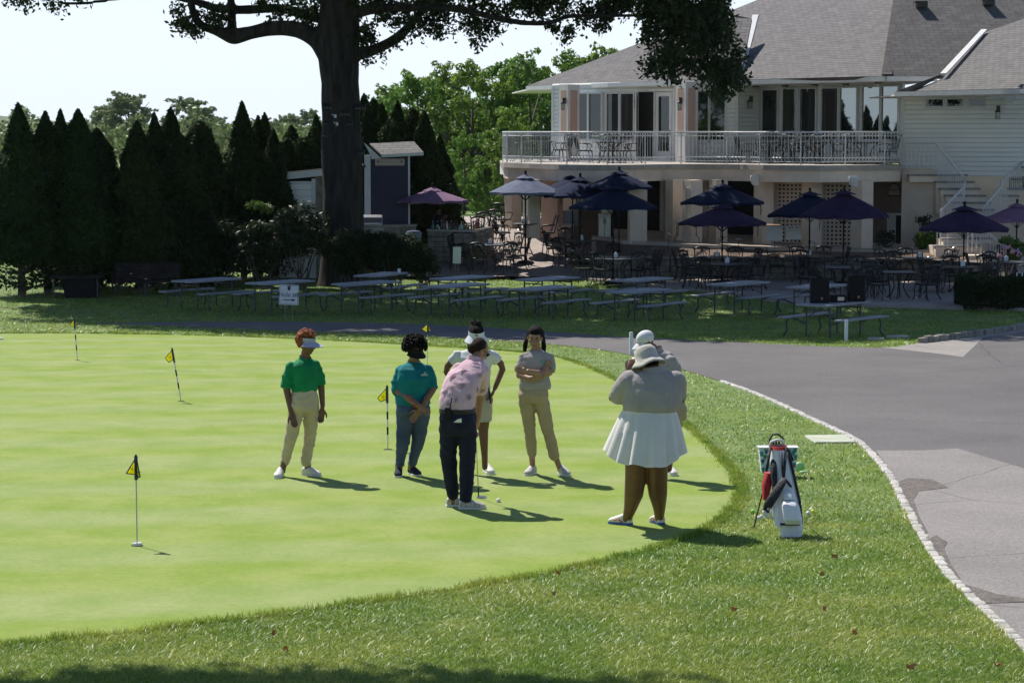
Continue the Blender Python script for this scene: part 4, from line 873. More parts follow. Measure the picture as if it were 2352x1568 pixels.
shrub('rhododendron', 515, 560, 70, 1.05, .85, m_shrub, 'dark shrub beneath the blunt-topped cedar', 22, .075, 480, 3)
shrub('rhododendron', 595, 478, 71, .45, .35, m_hyd, 'sunlit green shoot cluster at the top of the dark shrubs', 8, .07, 600, 4, stems=False)
shrub('yew_bush', 800, 575, 68.5, 1.0, .75, m_yew, 'big dark clipped bush at the foot of the oak', 30, .05, 1500, 5)
shrub('yew_bush', 900, 585, 68.3, 1.15, .72, m_yew, 'dark bush in front of the grill counter', 34, .05, 1500, 6)
shrub('yew_bush', 975, 605, 68.6, .55, .5, m_yew, 'low right end of the dark bush beside the stone bar', 14, .05, 1400, 7)
shrub('hydrangea', 2119, 548, 73.6, .48, .36, m_hyd, 'bright green hydrangea against the wall left of the stairs', 16, .08, 500, 8, zb=1.2)
shrub('rhododendron', 2125, 508, 74.2, .3, .28, m_shrub, 'loose leafy shrub poking above the hydrangea by the wall', 9, .07, 400, 9, zb=1.2)
shrub('shrub', 2038, 550, 74.6, .44, .34, m_shrub, 'dark low shrub in the shade under the shop sign', 14, .05, 700, 10, zb=1.2)
hyd = shrub('hydrangea', 2318, 572, 70.5, .75, .42, m_hyd, 'hydrangea with pink and lilac blooms right of the stair foot', 22, .08, 500, 11, zb=.6)
for k in range(12):
    rn = random.Random(k); c = at(2285+rn.uniform(0, 90), 570+rn.uniform(-8, 22), 69.9); q = MB()
    for _ in range(12): q.ell(c+Vector((rn.uniform(-.07, .07), rn.uniform(-.05, .05), rn.uniform(-.05, .05))), .03, n=6, m=4)
    q.build('flower_head', mat('blossom_pink' if k % 2 else 'blossom_lilac', (.6, .35, .4) if k % 2 else (.4, .35, .6)), hyd)
# clipped box hedge, right of the patio
c = at(2300, 660, 60.5); hx0, hx1 = at(2212, 660, 60.5).x, at(2480, 660, 60.5).x; t = thing('clipped_hedge', 'low clipped dark hedge at the right end of the patio', 'hedge', ((hx0+hx1)/2, 60.5, .4))
rng = np.random.default_rng(9); n = 26000; X = rng.uniform(hx0, hx1, n); Yy = rng.uniform(59.9, 61.6, n); z_ = rng.uniform(.45, 1.12, n); side = rng.integers(0, 3, n)
X = np.where(side == 2, np.where(rng.uniform(size=n) < .5, hx0, hx1), X); Yy = np.where(side == 0, 59.9, Yy); z_ = np.where(side == 1, 1.12, z_)
wob = np.array([noise.noise(Vector((a*1.5, b*1.5, c_*1.5))) for a, b, c_ in zip(X, Yy, z_)]); ez = np.clip((z_-.45)/.3, 0, 1)
C = np.stack([X+wob*.12, Yy+wob*.15-.12*ez*(side == 0), z_+wob*.1], 1)+rng.normal(size=(n, 3))*.03; V, F = leafquads(C, .03, .03, .3, None, rng); V -= np.array(t.location); npmesh('foliage', V, F, m_yew, t)
q = MB(); q.box(((hx0+hx1)/2, 60.8, .8), (hx1-hx0-.2, 1.35, .5)); q.build('inner_foliage', m_yew, t)
q = MB(); rn = random.Random(4)
for k in range(40): x = rn.uniform(hx0+.1, hx1-.1); q.tube([(x, 60.3, .38), (x+rn.uniform(-.2, .2), 60.1, .6), (x+rn.uniform(-.4, .4), 60., .85)], [.02, .014, .006], n=5)
q.build('stem', m_bark2, t)
# ------------------------------------------------------------ the great oak
OY = 70.0; OX = at(787, 640, OY).x
oak = thing('oak_tree', 'huge spreading oak with a thick dark trunk and long level limbs', 'tree', (OX, OY, zg(0, OY)))
def limb(pts, sub=3):
    """pts: (px, py, radius px, dY); smoothed and roughened"""
    W = [(at(x, y, OY+d), r/pxm(OY)) for x, y, r, d in pts]; out = []
    for i in range(len(W)-1):
        p0, p1, p2, p3 = W[max(i-1, 0)], W[i], W[i+1], W[min(i+2, len(W)-1)]
        for k in range(sub):
            t = k/sub; q = .5*((2*p1[0])+(p2[0]-p0[0])*t+(2*p0[0]-5*p1[0]+4*p2[0]-p3[0])*t*t+(3*p1[0]-p0[0]-3*p2[0]+p3[0])*t**3)
            r = p1[1]*(1-t)+p2[1]*t; out.append((q, r*(1+.09*noise.noise(q*2.2))))
    out.append(W[-1]); return [a for a, _ in out], [b for _, b in out]
tk = MB()
P_, R_ = limb([(789, 690, 66, 0), (789, 655, 60, 0), (788, 600, 53, 0), (788, 480, 49, 0), (785, 360, 46, 0), (783, 260, 43.5, 0), (781, 190, 44, 0), (778, 140, 47, 0), (776, 100, 50, 0), (778, 60, 48, 0), (780, 20, 45, 0), (782, -60, 42, 0), (790, -200, 36, .3), (800, -420, 24, .5), (790, -640, 12, 0), (795, -900, 4, 0)]); tk.tube(P_, R_, n=22)
P1 = [limb([(770, 150, 30, -.1), (745, 106, 27, -.1), (722, 86, 23, 0), (685, 69, 19, 0), (630, 65, 17, .2), (575, 76, 16, .3), (540, 84, 19, .3), (526, 82, 17, .3), (498, 71, 12, .3), (465, 60, 10, .2), (448, 40, 9, 0), (440, 13, 9, 0), (430, -30, 8, 0), (400, -120, 6, 0), (340, -220, 3, 0)]),
      limb([(775, 60, 22, .3), (740, 44, 14, .4), (696, 32, 12.5, .5), (641, 20, 11, .6), (586, 22, 10.5, .7), (542, 23, 10.5, .8), (498, 20, 10, .8), (465, 9, 9, .8), (430, 0, 8, .8), (395, -7, 7, .8), (330, -22, 5, .8), (240, -60, 3, .8)]),
      limb([(536, 92, 12, .4), (533, 60, 11, .5), (532, 30, 10.5, .6), (530, 0, 9, .7), (520, -60, 8, .7), (480, -180, 4, .7)]),
      limb([(790, 45, 22, -.2), (822, 29, 14, -.3), (875, 19, 11.5, -.5), (967, 18, 9.5, -.6), (1033, 19, 9, -.7), (1077, 26, 8, -.8), (1150, 44, 7.5, -1), (1206, 53, 6.5, -1.1), (1263, 53, 6, -1.2), (1307, 38, 5.5, -1.2), (1395, 37, 5, -1.3), (1461, 35, 4.5, -1.3), (1520, 24, 4, -1.3), (1600, -10, 3, -1.4)]),
      limb([(790, 150, 26, .2), (822, 126, 14.5, .3), (857, 116, 13, .4), (912, 88, 12, .5), (949, 50, 10.5, .6), (968, 28, 9, .4), (1000, 5, 7, .3), (1060, -60, 5, .2)]),
      limb([(1395, 38, 3.5, -1.3), (1430, 18, 3, -1.3), (1440, -5, 2.5, -1.3)]),
      limb([(1461, 35, 4, -1.3), (1560, 60, 3.5, -1.6), (1640, 110, 2.6, -1.8), (1665, 190, 1.6, -2)]),
      limb([(110, 2, 2, .8), (160, 9, 4, .8), (220, 5, 4.5, .8), (300, -8, 5, .8)]),
      limb([(1060, -60, 8, .2), (1300, -150, 6, -.5), (1600, -180, 4, -1)]), limb([(780, -150, 20, 0), (600, -300, 12, 2), (350, -420, 6, 4)]), limb([(790, -200, 18, 0), (1000, -380, 12, -3), (1250, -520, 6, -6)]), limb([(785, -100, 20, 0), (900, -240, 12, 4), (1100, -320, 6, 9)])]
for p, r in P1: tk.tube(p, r, n=12)
remesh(tk, 'trunk', m_bark, oak, vox=.06, sm=2, f=.4)
rng = np.random.default_rng(21)
def clump(px, py, r, n, dy=0, dd=.8, elong=1.):
    """leaf sprays round a point of the picture at the oak's depth"""
    c = at(px, py, OY+dy); R_ = r/pxm(OY); k = max(1, int(n)); cs = []; rs = []
    for _ in range(max(2, int(k/26))):
        d = rng.normal(size=3)*.5; cs.append((c.x+d[0]*R_*elong, OY+dy+d[1]*dd, c.z+d[2]*R_)); rs.append(rng.uniform(.16, .3))
    C = []
    for cc, rr_ in zip(cs, rs): C.append(np.array(cc)+rng.normal(size=(26, 3))*rr_*np.array([.62, .62, .55]))
    return np.concatenate(C)
CL = []
def along(pts, n, off, r):
    for _ in range(n):
        i = rng.integers(0, len(pts)-1); t = rng.uniform(); a, b = pts[i], pts[i+1]; CL.append(clump(a[0]+(b[0]-a[0])*t+rng.normal()*4, a[1]+(b[1]-a[1])*t+off+rng.normal()*r, 9, 60, a[3] if len(a) > 3 else 0))
for q in [(430, 55, 22, 260), (418, 66, 14, 150), (455, 72, 12, 90), (408, 12, 14, 90), (470, 35, 14, 120), (490, 45, 14, 120), (500, 30, 16, 140), (515, 52, 12, 100), (600, 5, 20, 160), (640, 30, 14, 90), (690, 22, 22, 220), (710, 36, 16, 160), (665, 8, 20, 150), (725, 20, 16, 120), (630, 40, 8, 40),
          (832, 70, 16, 200), (838, 92, 14, 160), (850, 88, 12, 100), (826, 100, 10, 90), (838, 138, 7, 40), (870, 128, 5, 30), (905, 100, 12, 90), (900, 40, 18, 160), (930, 55, 20, 190), (880, 30, 14, 120), (990, 50, 20, 220), (1010, 66, 14, 140), (960, 60, 16, 120), (1025, 40, 14, 120), (1040, 60, 8, 50), (880, 8, 30, 240), (940, 5, 35, 300), (1010, 4, 35, 300), (1080, 10, 30, 300), (1130, 20, 30, 280), (1085, 50, 16, 170), (1095, 82, 13, 130), (1100, 98, 8, 60), (1120, 62, 14, 150), (1075, 55, 10, 80), (1140, 58, 10, 80),
          (1180, 15, 26, 260), (1240, 22, 24, 280), (1290, 12, 26, 320), (1270, 62, 12, 120), (1303, 72, 11, 110), (1300, 86, 6, 40), (1345, 20, 20, 220), (1380, 28, 16, 190), (1400, 12, 18, 190), (1372, 56, 11, 110), (1385, 62, 6, 50), (1340, 45, 14, 140), (1430, 10, 22, 180)]: CL.append(clump(*q))
for _ in range(16): CL.append(clump(rng.uniform(820, 1460), rng.uniform(-14, 10), 26, 230))
for q in [(40, -2, 22, 160), (60, 2, 14, 80), (20, -4, 14, 80), (125, 6, 10, 60), (135, 12, 6, 50), (190, 6, 8, 30)]: CL.append(clump(*q, dy=.8))
# the heavy hanging mass before the roof
HM = [(1500, 15, 34), (1560, 20, 40), (1620, 25, 36), (1650, 10, 28), (1500, 55, 24), (1490, 82, 18), (1545, 62, 30), (1590, 70, 34), (1635, 70, 34), (1610, 110, 34), (1660, 90, 26), (1690, 120, 18), (1530, 105, 24), (1492, 100, 12), (1560, 125, 26), (1515, 130, 14), (1640, 145, 34), (1590, 150, 18), (1680, 160, 26), (1545, 150, 18), (1500, 150, 16), (1520, 165, 16), (1480, 155, 9), (1555, 170, 9), (1570, 155, 12), (1660, 185, 24), (1690, 180, 20), (1640, 205, 16), (1665, 215, 14), (1700, 185, 9), (1655, 225, 9), (1628, 170, 14), (1600, 40, 40), (1540, 30, 36), (1660, 50, 22), (1470, 30, 14), (1545, 185, 6), (1500, 140, 10)]
for x, y, r in HM: CL.append(clump(x, y, r*.8, r*r*.62, -1.5-rng.uniform(0, .6), .9))
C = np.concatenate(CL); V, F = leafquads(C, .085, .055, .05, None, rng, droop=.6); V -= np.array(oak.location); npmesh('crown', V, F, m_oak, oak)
# the rest of the crown, above the frame: it shades the lawn and the patio
c0 = Vector((-1.0, 70.5, 14.6)); cs = []; rs = []
while len(cs) < 1250:
    d = rng.normal(size=3); d /= np.linalg.norm(d); f = rng.uniform(.3, 1)**.4; p = np.array([c0.x+d[0]*18.5*f, c0.y+d[1]*12.5*f, c0.z+d[2]*4.8*f])
    if p[1] > 79 or (p[0] > 7 and p[1] > 75.5) or (p[0] > 10 and p[1] > 72.5) or (p[0] < -1.5 and p[1] > 75.8) or (p[0] < -6 and p[1] > 74): continue
    lim = 5+.0575*p[1]+1.25
    if p[2] < lim: p[2] = lim+rng.uniform(0, 1.2)
    cs.append(tuple(p)); rs.append(rng.uniform(.7, 1.25))
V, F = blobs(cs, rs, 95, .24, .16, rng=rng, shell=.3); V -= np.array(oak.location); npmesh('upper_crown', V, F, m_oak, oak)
# floodlights, switch boxes and cable strapped to the trunk
for i, (px, py, w_, lb) in enumerate(((752, 246, .3, 'dark floodlight high on the left edge of the oak trunk'), (792, 262, .32, 'dark triple floodlight at the middle of the oak trunk'), (827, 248, .34, 'dark floodlight sticking out on the right edge of the trunk'), (750, 283, .17, 'small floodlight low on the left of the oak trunk'), (803, 284, .2, 'small floodlight low on the right of the oak trunk'), (829, 350, .2, 'small floodlight on the right of the trunk beside the sign roof'))):
    r_ = .62; c = at(px, py, OY-.6+abs(px-785)/90*.4); t = thing('floodlight', lb, 'floodlight', c, 0, 'floodlights on the oak trunk')
    q = MB(); q.box(c, (w_, .14, w_*.5), M=Matrix.Rotation(R(-25), 4, 'X')); q.box(c+Vector((0, .12, .02)), (.05, .2, .05)); q.box(c+Vector((0, -.02, w_*.3)), (w_*1.1, .2, .02)); q.build('housing', m_bmetal, t, bevel=.01)
    q = MB()
    for k in range(3): q.ell(c+Vector(((k-1)*w_*.3, -.075, -.03)), (w_*.12, .03, w_*.13), n=8, m=5)
    q.build('lens', mat('lens_dark', (.1, .1, .085), None, rough=.3), t)
for px, py, lb in ((770, 267, 'white switch box high on the oak trunk'), (774, 285, 'lower white switch box on the oak trunk')):
    c = at(px, py, OY-.66); q = MB(); q.box(c, (.075, .07, .1)); q.box(c+Vector((-.08, 0, .04)), (.06, .04, .03)); o = q.build('switch_box', m_trim, bevel=.01); tag(o, lb, 'switch box', 'switch boxes on the oak')
q = MB(); q.tube([at(772, 290, OY-.68), at(770, 300, OY-.68), at(760, 312, OY-.66), at(748, 314, OY-.62), at(741, 311, OY-.5)], .013, n=5); tag(q.build('cable', m_bmetal, smooth=True), 'thin dark cable looping round the oak trunk', 'cable')
# trees outside the frame that the photo shows by their shadow and their reflections
for i, (x, y, s_) in enumerate(((-42, -30, 1.6), (-28, -38, 1.7), (-14, -34, 1.5), (2, -42, 1.8), (17, -36, 1.5), (30, -40, 1.7), (43, -32, 1.4))):
    place(mapleB if i % 2 else mapleA, (x, y, 2), i, '%s tree from the left behind the photographer, mirrored in the windows' % ORD[i], 'trees mirrored in the windows', s_)

# shade tree standing left of the frame: only its shadow reaches the picture
rng = np.random.default_rng(31); st = thing('shade_tree', 'tree just outside the left of the photo, seen only by its shadow along the bottom', 'tree', (-7.6, 16.2, zg(0, 16.2)))
q = MB(); q.tube([(-7.6, 16.2, 1.3), (-7.5, 16.3, 4), (-7.0, 16.6, 6.6), (-6, 17, 8.2)], [.34, .26, .2, .12], n=10); q.tube([(-7.2, 16.5, 6), (-5.5, 17.2, 8.3), (-3, 17.6, 9.3)], [.15, .1, .05], n=8); q.tube([(-6, 17, 8.2), (-4, 16.6, 9.6), (-1.8, 17, 10)], [.1, .08, .03], n=8); q.build('trunk', m_bark, st, smooth=True)
cs = []; rs = []
while len(cs) < 330:
    d = rng.normal(size=3); d /= np.linalg.norm(d); f = rng.uniform(0, 1)**.4; cs.append((-5.0+d[0]*3.2*f, 18.1+d[1]*1.7*f, 9.6+d[2]*.9*f)); rs.append(rng.uniform(.35, .6))
V, F = blobs(cs, rs, 330, .11, .07, rng=rng, shell=.3); V -= np.array(st.location); npmesh('crown', V, F, m_oak, st)
# ------------------------------------------------------------ furniture prototypes (built at the origin)
m_tabletop = mat('table_plastic', (.22, .23, .26), (.29, .3, .33), rough=.5, scale=20, spec=.5, bump=.2, bscale=120)
m_legs = mat('table_leg_metal', (.05, .05, .055), (.08, .08, .085), rough=.5, scale=8)
m_cast = mat('cast_aluminium', (.012, .012, .014), (.022, .022, .025), rough=.45, scale=14, spec=.5)
m_casttop = mat('cast_table_top', (.06, .07, .085), (.1, .115, .135), rough=.32, scale=18, spec=.7, bump=.3, bscale=60)
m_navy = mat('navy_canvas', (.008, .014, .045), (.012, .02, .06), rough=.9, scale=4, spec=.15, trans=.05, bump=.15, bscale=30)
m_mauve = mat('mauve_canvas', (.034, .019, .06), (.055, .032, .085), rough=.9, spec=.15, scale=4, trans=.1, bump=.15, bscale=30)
m_white = mat('white_plastic', (.78, .79, .8), (.7, .71, .73), rough=.5, scale=10)
m_paper = mat('paper', (.82, .82, .82), (.74, .74, .75), rough=.8, scale=10)
m_steel = mat('steel', (.55, .56, .58), (.45, .46, .48), rough=.28, scale=6, metal=.85)
m_black = mat('matt_black', (.009, .009, .01), (.015, .015, .016), rough=.75, scale=10, spec=.2)
m_wood = mat('wood_brown', (.42, .24, .16), (.34, .19, .12), rough=.6, scale=5, stretch=(.3, 3, 3), bump=.2, bscale=30)
m_dwood = mat('dark_wood', (.022, .016, .018), (.035, .026, .028), rough=.8, scale=6, spec=.2)
# picnic table
pt = thing('picnic_table', 'x', 'table'); q = MB()
q.box((0, 0, .725), (1.83, .76, .05)); q.build('tabletop', m_tabletop, pt, bevel=.012)
for s_ in (-1, 1):
    q = MB(); q.box((0, s_*.72, .43), (1.83, .27, .04)); q.build('bench', m_tabletop, pt, bevel=.01)
    for e in (-1, 1):
        q = MB(); q.tube([(e*.62, s_*.3, .7), (e*.62, s_*.3, .0)], .022, n=7); q.bar((e*.62, s_*.3, .45), (e*.25, 0, .7), .018); q.build('leg', m_legs, pt, smooth=40)
        q = MB(); q.tube([(e*.62, s_*.3, .3), (e*.62, s_*.6, .4), (e*.66, s_*.74, .405), (e*.66, s_*.8, .3), (e*.68, s_*.76, .15), (e*.7, s_*.84, .0)], .02, n=7); q.build('bench_leg', m_legs, pt, smooth=True)
for e in (-1, 1): q = MB(); q.bar((e*.62, -.3, .62), (e*.62, .3, .62), .03); q.build('cross_bar', m_legs, pt)
TB = [((475, 641), 52, 'picnic table at the left end of the row in front of the dark bench'), ((644, 646), 52, 'picnic table directly behind the white hole sign'), ((875, 628.5), 66, 'picnic table with a paper cup standing on it'), ((842, 648), 52, 'picnic table just in front of the one carrying the paper cup'), ((1061, 636), 52, 'back row picnic table right of the dark bush'), ((1047, 653.5), 52, 'front row picnic table above the braided woman with the white visor'), ((1259, 638), 52, 'back row picnic table above the ponytailed woman'), ((1249, 659.6), 52, 'front row picnic table above the ponytailed woman'), ((1474.5, 640), 52, 'back row picnic table behind the one above the white cap'), ((1468, 666), 52, 'front row picnic table above the person in the white cap'), ((1696, 649), 52, 'picnic table standing alone between the white cap and the loudspeakers'), ((1878, 655), 52, 'picnic table half hidden behind the black loudspeakers'), ((1915, 694), 50, 'nearest picnic table, carrying two black loudspeakers and an amplifier')]
TBO = []
for i, ((x, y), an, lb) in enumerate(TB):
    p = PT(x, y, .75); z = p.z-.75; TBO.append((p, an)); place(pt, (p.x, p.y, z), R(an+random.uniform(-2, 2)), lb, 'grey folding picnic tables on the lawn')
# patio chair with scrolled back; faces +Y (towards the table)
def make_chair(name='patio_chair', seat=.43, swivel=False):
    t = thing(name, 'x', 'chair'); q = MB(); sd = .24
    q.loft([((0, 0, seat-.03), sd, .23), ((0, 0, seat+.015), sd+.01, .24)], n=12, p=5)
    q.build('seat', m_cast, t)
    for sx in (-1, 1):
        if not swivel:
            q = MB(); q.tube([(sx*.21, .2, seat), (sx*.235, .24, seat*.65), (sx*.22, .22, seat*.3), (sx*.25, .27, 0)], [.02, .018, .014, .018], n=6); q.build('leg', m_cast, t, smooth=True)
            q = MB(); q.tube([(sx*.21, -.2, seat), (sx*.215, -.23, seat*.6), (sx*.22, -.24, seat*.3), (sx*.25, -.31, 0)], [.02, .018, .014, .018], n=6); q.build('leg', m_cast, t, smooth=True)
        q = MB(); q.tube([(sx*.22, -.23, seat+.24), (sx*.27, -.05, seat+.245), (sx*.28, .14, seat+.22), (sx*.275, .2, seat+.17), (sx*.24, .18, seat+.1), (sx*.225, .13, seat)], [.016, .018, .018, .016, .013, .014], n=6); q.build('armrest', m_cast, t, smooth=True)
    if swivel:
        q = MB(); q.lathe([(.12, seat-.05), (.05, seat-.14), (.035, seat-.3)], n=10); q.build('swivel', m_cast, t, smooth=True)
        for k in range(4):
            a = math.pi/4+k*math.pi/2; c_, s_ = math.cos(a), math.sin(a); q = MB(); q.tube([(c_*.03, s_*.03, seat-.2), (c_*.14, s_*.14, seat-.17), (c_*.2, s_*.2, seat-.35), (c_*.26, s_*.26, 0)], .014, n=6); q.build('leg', m_cast, t, smooth=True)
        q = MB(); ring = [(math.cos(a)*.2, math.sin(a)*.2, seat-.42) for a in [k*math.pi/6 for k in range(13)]]; q.tube(ring, .01, n=5); q.build('foot_ring', m_cast, t)
    b = MB(); H = seat+.5
    def Bk(x, z): return (x, -.22-(z-seat)*.24, z)
    for sx in (-1, 1): b.tube([Bk(sx*.2, seat-.02), Bk(sx*.22, seat+.2), Bk(sx*.245, H), Bk(sx*.265, H+.04)], [.016, .016, .018, .02], n=6); b.ell(Bk(sx*.265, H+.05), .022, n=6, m=4)
    b.tube([Bk(-.245, H-.02), Bk(-.12, H+.03), Bk(0, H+.04), Bk(.12, H+.03), Bk(.245, H-.02)], [.03, .036, .038, .036, .03], n=6, flat=.45)
    b.tube([Bk(-.2, seat+.06), Bk(.2, seat+.06)], .012, n=5)
    for sx in (-1, 1):
        b.tube([Bk(sx*.03, seat+.06), Bk(sx*.15, seat+.2), Bk(sx*.13, seat+.34), Bk(sx*.05, seat+.42), Bk(sx*.0, seat+.5)], .011, n=5)
        b.tube([Bk(sx*.015, seat+.06), Bk(sx*.07, seat+.22), Bk(sx*.05, seat+.36), Bk(0, seat+.47)], .011, n=5)
        b.tube([Bk(sx*.2, seat+.12), Bk(sx*.13, seat+.13), Bk(sx*.12, seat+.2), Bk(sx*.17, seat+.21), Bk(sx*.18, seat+.17)], .009, n=5)
        b.tube([Bk(sx*.22, seat+.42), Bk(sx*.14, seat+.43), Bk(sx*.12, seat+.37), Bk(sx*.16, seat+.34), Bk(sx*.19, seat+.38)], .009, n=5)
    b.tube([Bk(0, seat+.06), Bk(0, seat+.5)], .009, n=5)
    b.build('backrest', m_cast, t, smooth=True); return t
chair = make_chair(); stool = make_chair('bar_stool', .72, True)
def make_table(name, r=.6, h=.73, sides=32, hi=False, rot=0):
    t = thing(name, 'x', 'table'); q = MB(); q.lathe([(r*.98, h-.02), (r, h-.012), (r, h), (r*.97, h+.006)], n=sides, M=Matrix.Rotation(rot, 3, 'Z')); q.build('tabletop', m_casttop, t)
    q = MB(); ri = r*(.72 if sides > 8 else .55); q.lathe([(ri, h-.05), (ri, h-.021)], n=sides); q.build('apron', m_cast, t)
    n_ = 4 if not hi else 3
    for k in range(n_):
        a = k*2*math.pi/n_+.5; c_, s_ = math.cos(a), math.sin(a); q = MB(); q.tube([(c_*ri*.9, s_*ri*.9, h-.04), (c_*ri*.5, s_*ri*.5, h*.7), (c_*ri*.35, s_*ri*.35, h*.45), (c_*ri*.6, s_*ri*.6, h*.18), (c_*ri*.95, s_*ri*.95, 0)], [.022, .02, .018, .018, .022], n=6); q.build('leg', m_cast, t, smooth=True)
    return t
rtab = make_table('round_table', .73); rtab_s = make_table('round_table', .6); stab = make_table('square_table', .62, sides=4); btab = make_table('bar_table', .42, 1.02, hi=True)
def holder(x, y, z, lb):
    t = thing('napkin_holder', lb, 'napkin holder', (x, y, z), 0, 'napkin holders on the patio tables'); q = MB()
    q.box((x-.085, y, z+.07), (.012, .12, .14)); q.box((x+.085, y, z+.07), (.012, .12, .14)); q.box((x, y, z+.008), (.17, .12, .016)); q.box((x, y+.04, z+.06), (.16, .012, .12)); q.build('frame', m_black, t)
    q = MB(); q.box((x, y, z+.08), (.14, .06, .13)); q.prism([(x-.03, y, z+.14), (x+.05, y, z+.14), (x+.03, y+.01, z+.19), (x, y, z+.2)], (0, .02, 0)); q.build('napkins', m_paper, t)
# tables: (tabletop centre px, py), proto, description, chair bearings (deg, 0 = right, 90 = away), holder?
TT = [((1123, 561), rtab, 'the leftmost round table', (200, 165, 250, 300, 345, 40), 1), ((1329, 553), rtab_s, 'the table before the pale cabinet', (160, 110, 20, 330, 230), 1), ((1418, 593), rtab, 'the front left round table', (190, 240, 300, 350, 30, 140), 1),
      ((1646, 590), rtab, 'the table behind the purple umbrella', (170, 110, 55, 15, 215), 1), ((1666, 605), rtab, 'the front middle round table', (185, 235, 290, 340, 150), 1), ((1858, 588), rtab, 'the table before the lattice', (165, 100, 60, 10, 250), 1),
      ((1929, 612.7), rtab_s, 'the table under the widest umbrella', (180, 230, 300, 350, 60), 0), ((2107, 592), rtab_s, 'the table before the shop doorway', (150, 95, 30, 345, 220), 1), ((2065, 624), stab, 'the square table in front', (180, 0, 225, 315, 120), 0), ((2207, 612.7), stab, 'the square table by the hedge', (160, 200, 30, 320, 90), 1), ((2312, 601), rtab_s, 'the rightmost lilac umbrella table', (185, 225, 100, 300), 1)]
side = lambda a: {0: 'right', 1: 'far right', 2: 'far', 3: 'far left', 4: 'left', 5: 'near left', 6: 'near', 7: 'near right'}[int(((a+22.5) % 360)//45)]
rc = random.Random(12)
for (x, y), pr, ds, ch, hd in TT:
    p = PT(x, y, .73); z = p.z-.73
    place(pr, (p.x, p.y, z), R(45) if pr == stab else rc.uniform(0, 1), 'black cast metal table, '+ds[4:], 'cast metal tables on the patio')
    if hd: holder(p.x+rc.uniform(-.08, .1), p.y-.1, z+.738, 'black napkin holder with white napkins on '+ds)
    used = {}
    for a in ch:
        rr = (.95 if pr == rtab else .85)+rc.uniform(-.02, .12); cx, cy = p.x+rr*math.cos(R(a)), p.y+rr*math.sin(R(a)); s_ = side(a); used[s_] = used.get(s_, 0)+1
        lab = 'black scroll-back chair at the %s side of %s' % (s_, ds) if used[s_] == 1 else 'black scroll-back chair turned askew on the %s side of %s' % (s_, ds)
        place(chair, (cx, cy, zt(cx, cy)), R(a+90+rc.uniform(-18, 18)), lab, 'cast metal patio chairs')
for (x, y), ds, ch in (((1206, 513), 'the left bar-height table', (0, 182)), ((1423, 525), 'the right bar-height table', (8, 190))):
    p = PT(x, y, 1.02); place(btab, (p.x, p.y, p.z-1.02), 0, 'small black '+ds[4:], 'bar-height tables'); holder(p.x-.02, p.y, p.z+.008, 'black napkin holder on '+ds)
    for a in ch: cx, cy = p.x+.75*math.cos(R(a)), p.y+.75*math.sin(R(a)); place(stool, (cx, cy, zt(cx, cy)), R(a+90+rc.uniform(-20, 20)), 'black swivel bar stool on the %s of %s' % ('right' if abs(a) < 90 else 'left', ds), 'swivel bar stools')
for i, (x, y, an, lb) in enumerate(((1107, 562, 100, 'black bar stool nearest the right end of the stone bar'), (1140, 556, 80, 'second black bar stool along the stone bar front'), (1155, 540, 60, 'black bar stool behind the others at the bar end'), (1090, 572, 110, 'black bar stool against the stone bar front'))):
    p = PT(x, y+12); place(stool, (p.x, p.y, p.z), R(an-90), lb, 'swivel bar stools')
# balcony furniture
def dk(px, Y): return at(px, 370, Y).x
BT = [(1242, 83.2, 'the left balcony table', (190, 150, 250, 340, 30)), (1398, 79.8, 'the middle balcony table', (180, 262, 300, 5, 80)), (1768, 78.6, 'the balcony corner table', (185, 250, 330, 70)), (1870, 77.4, 'the balcony window table', (200, 265, 340, 90)), (1988, 76.8, 'the right balcony table', (180, 230, 320))]
for px, Y, ds, ch in BT:
    X = dk(px, Y); place(rtab_s, (X, Y, ZD), 1., 'black cast metal table, '+ds[4:]+', behind the railing', 'balcony tables')
    used = {}
    for a in ch:
        s_ = side(a); used[s_] = used.get(s_, 0)+1; cx, cy = X+.85*math.cos(R(a)), Y+.85*math.sin(R(a))
        place(chair, (cx, cy, ZD), R(a+90+rc.uniform(-15, 15)), 'black scroll-back chair on the %s side of %s%s' % (s_, ds, '' if used[s_] == 1 else ', turned askew'), 'balcony chairs')
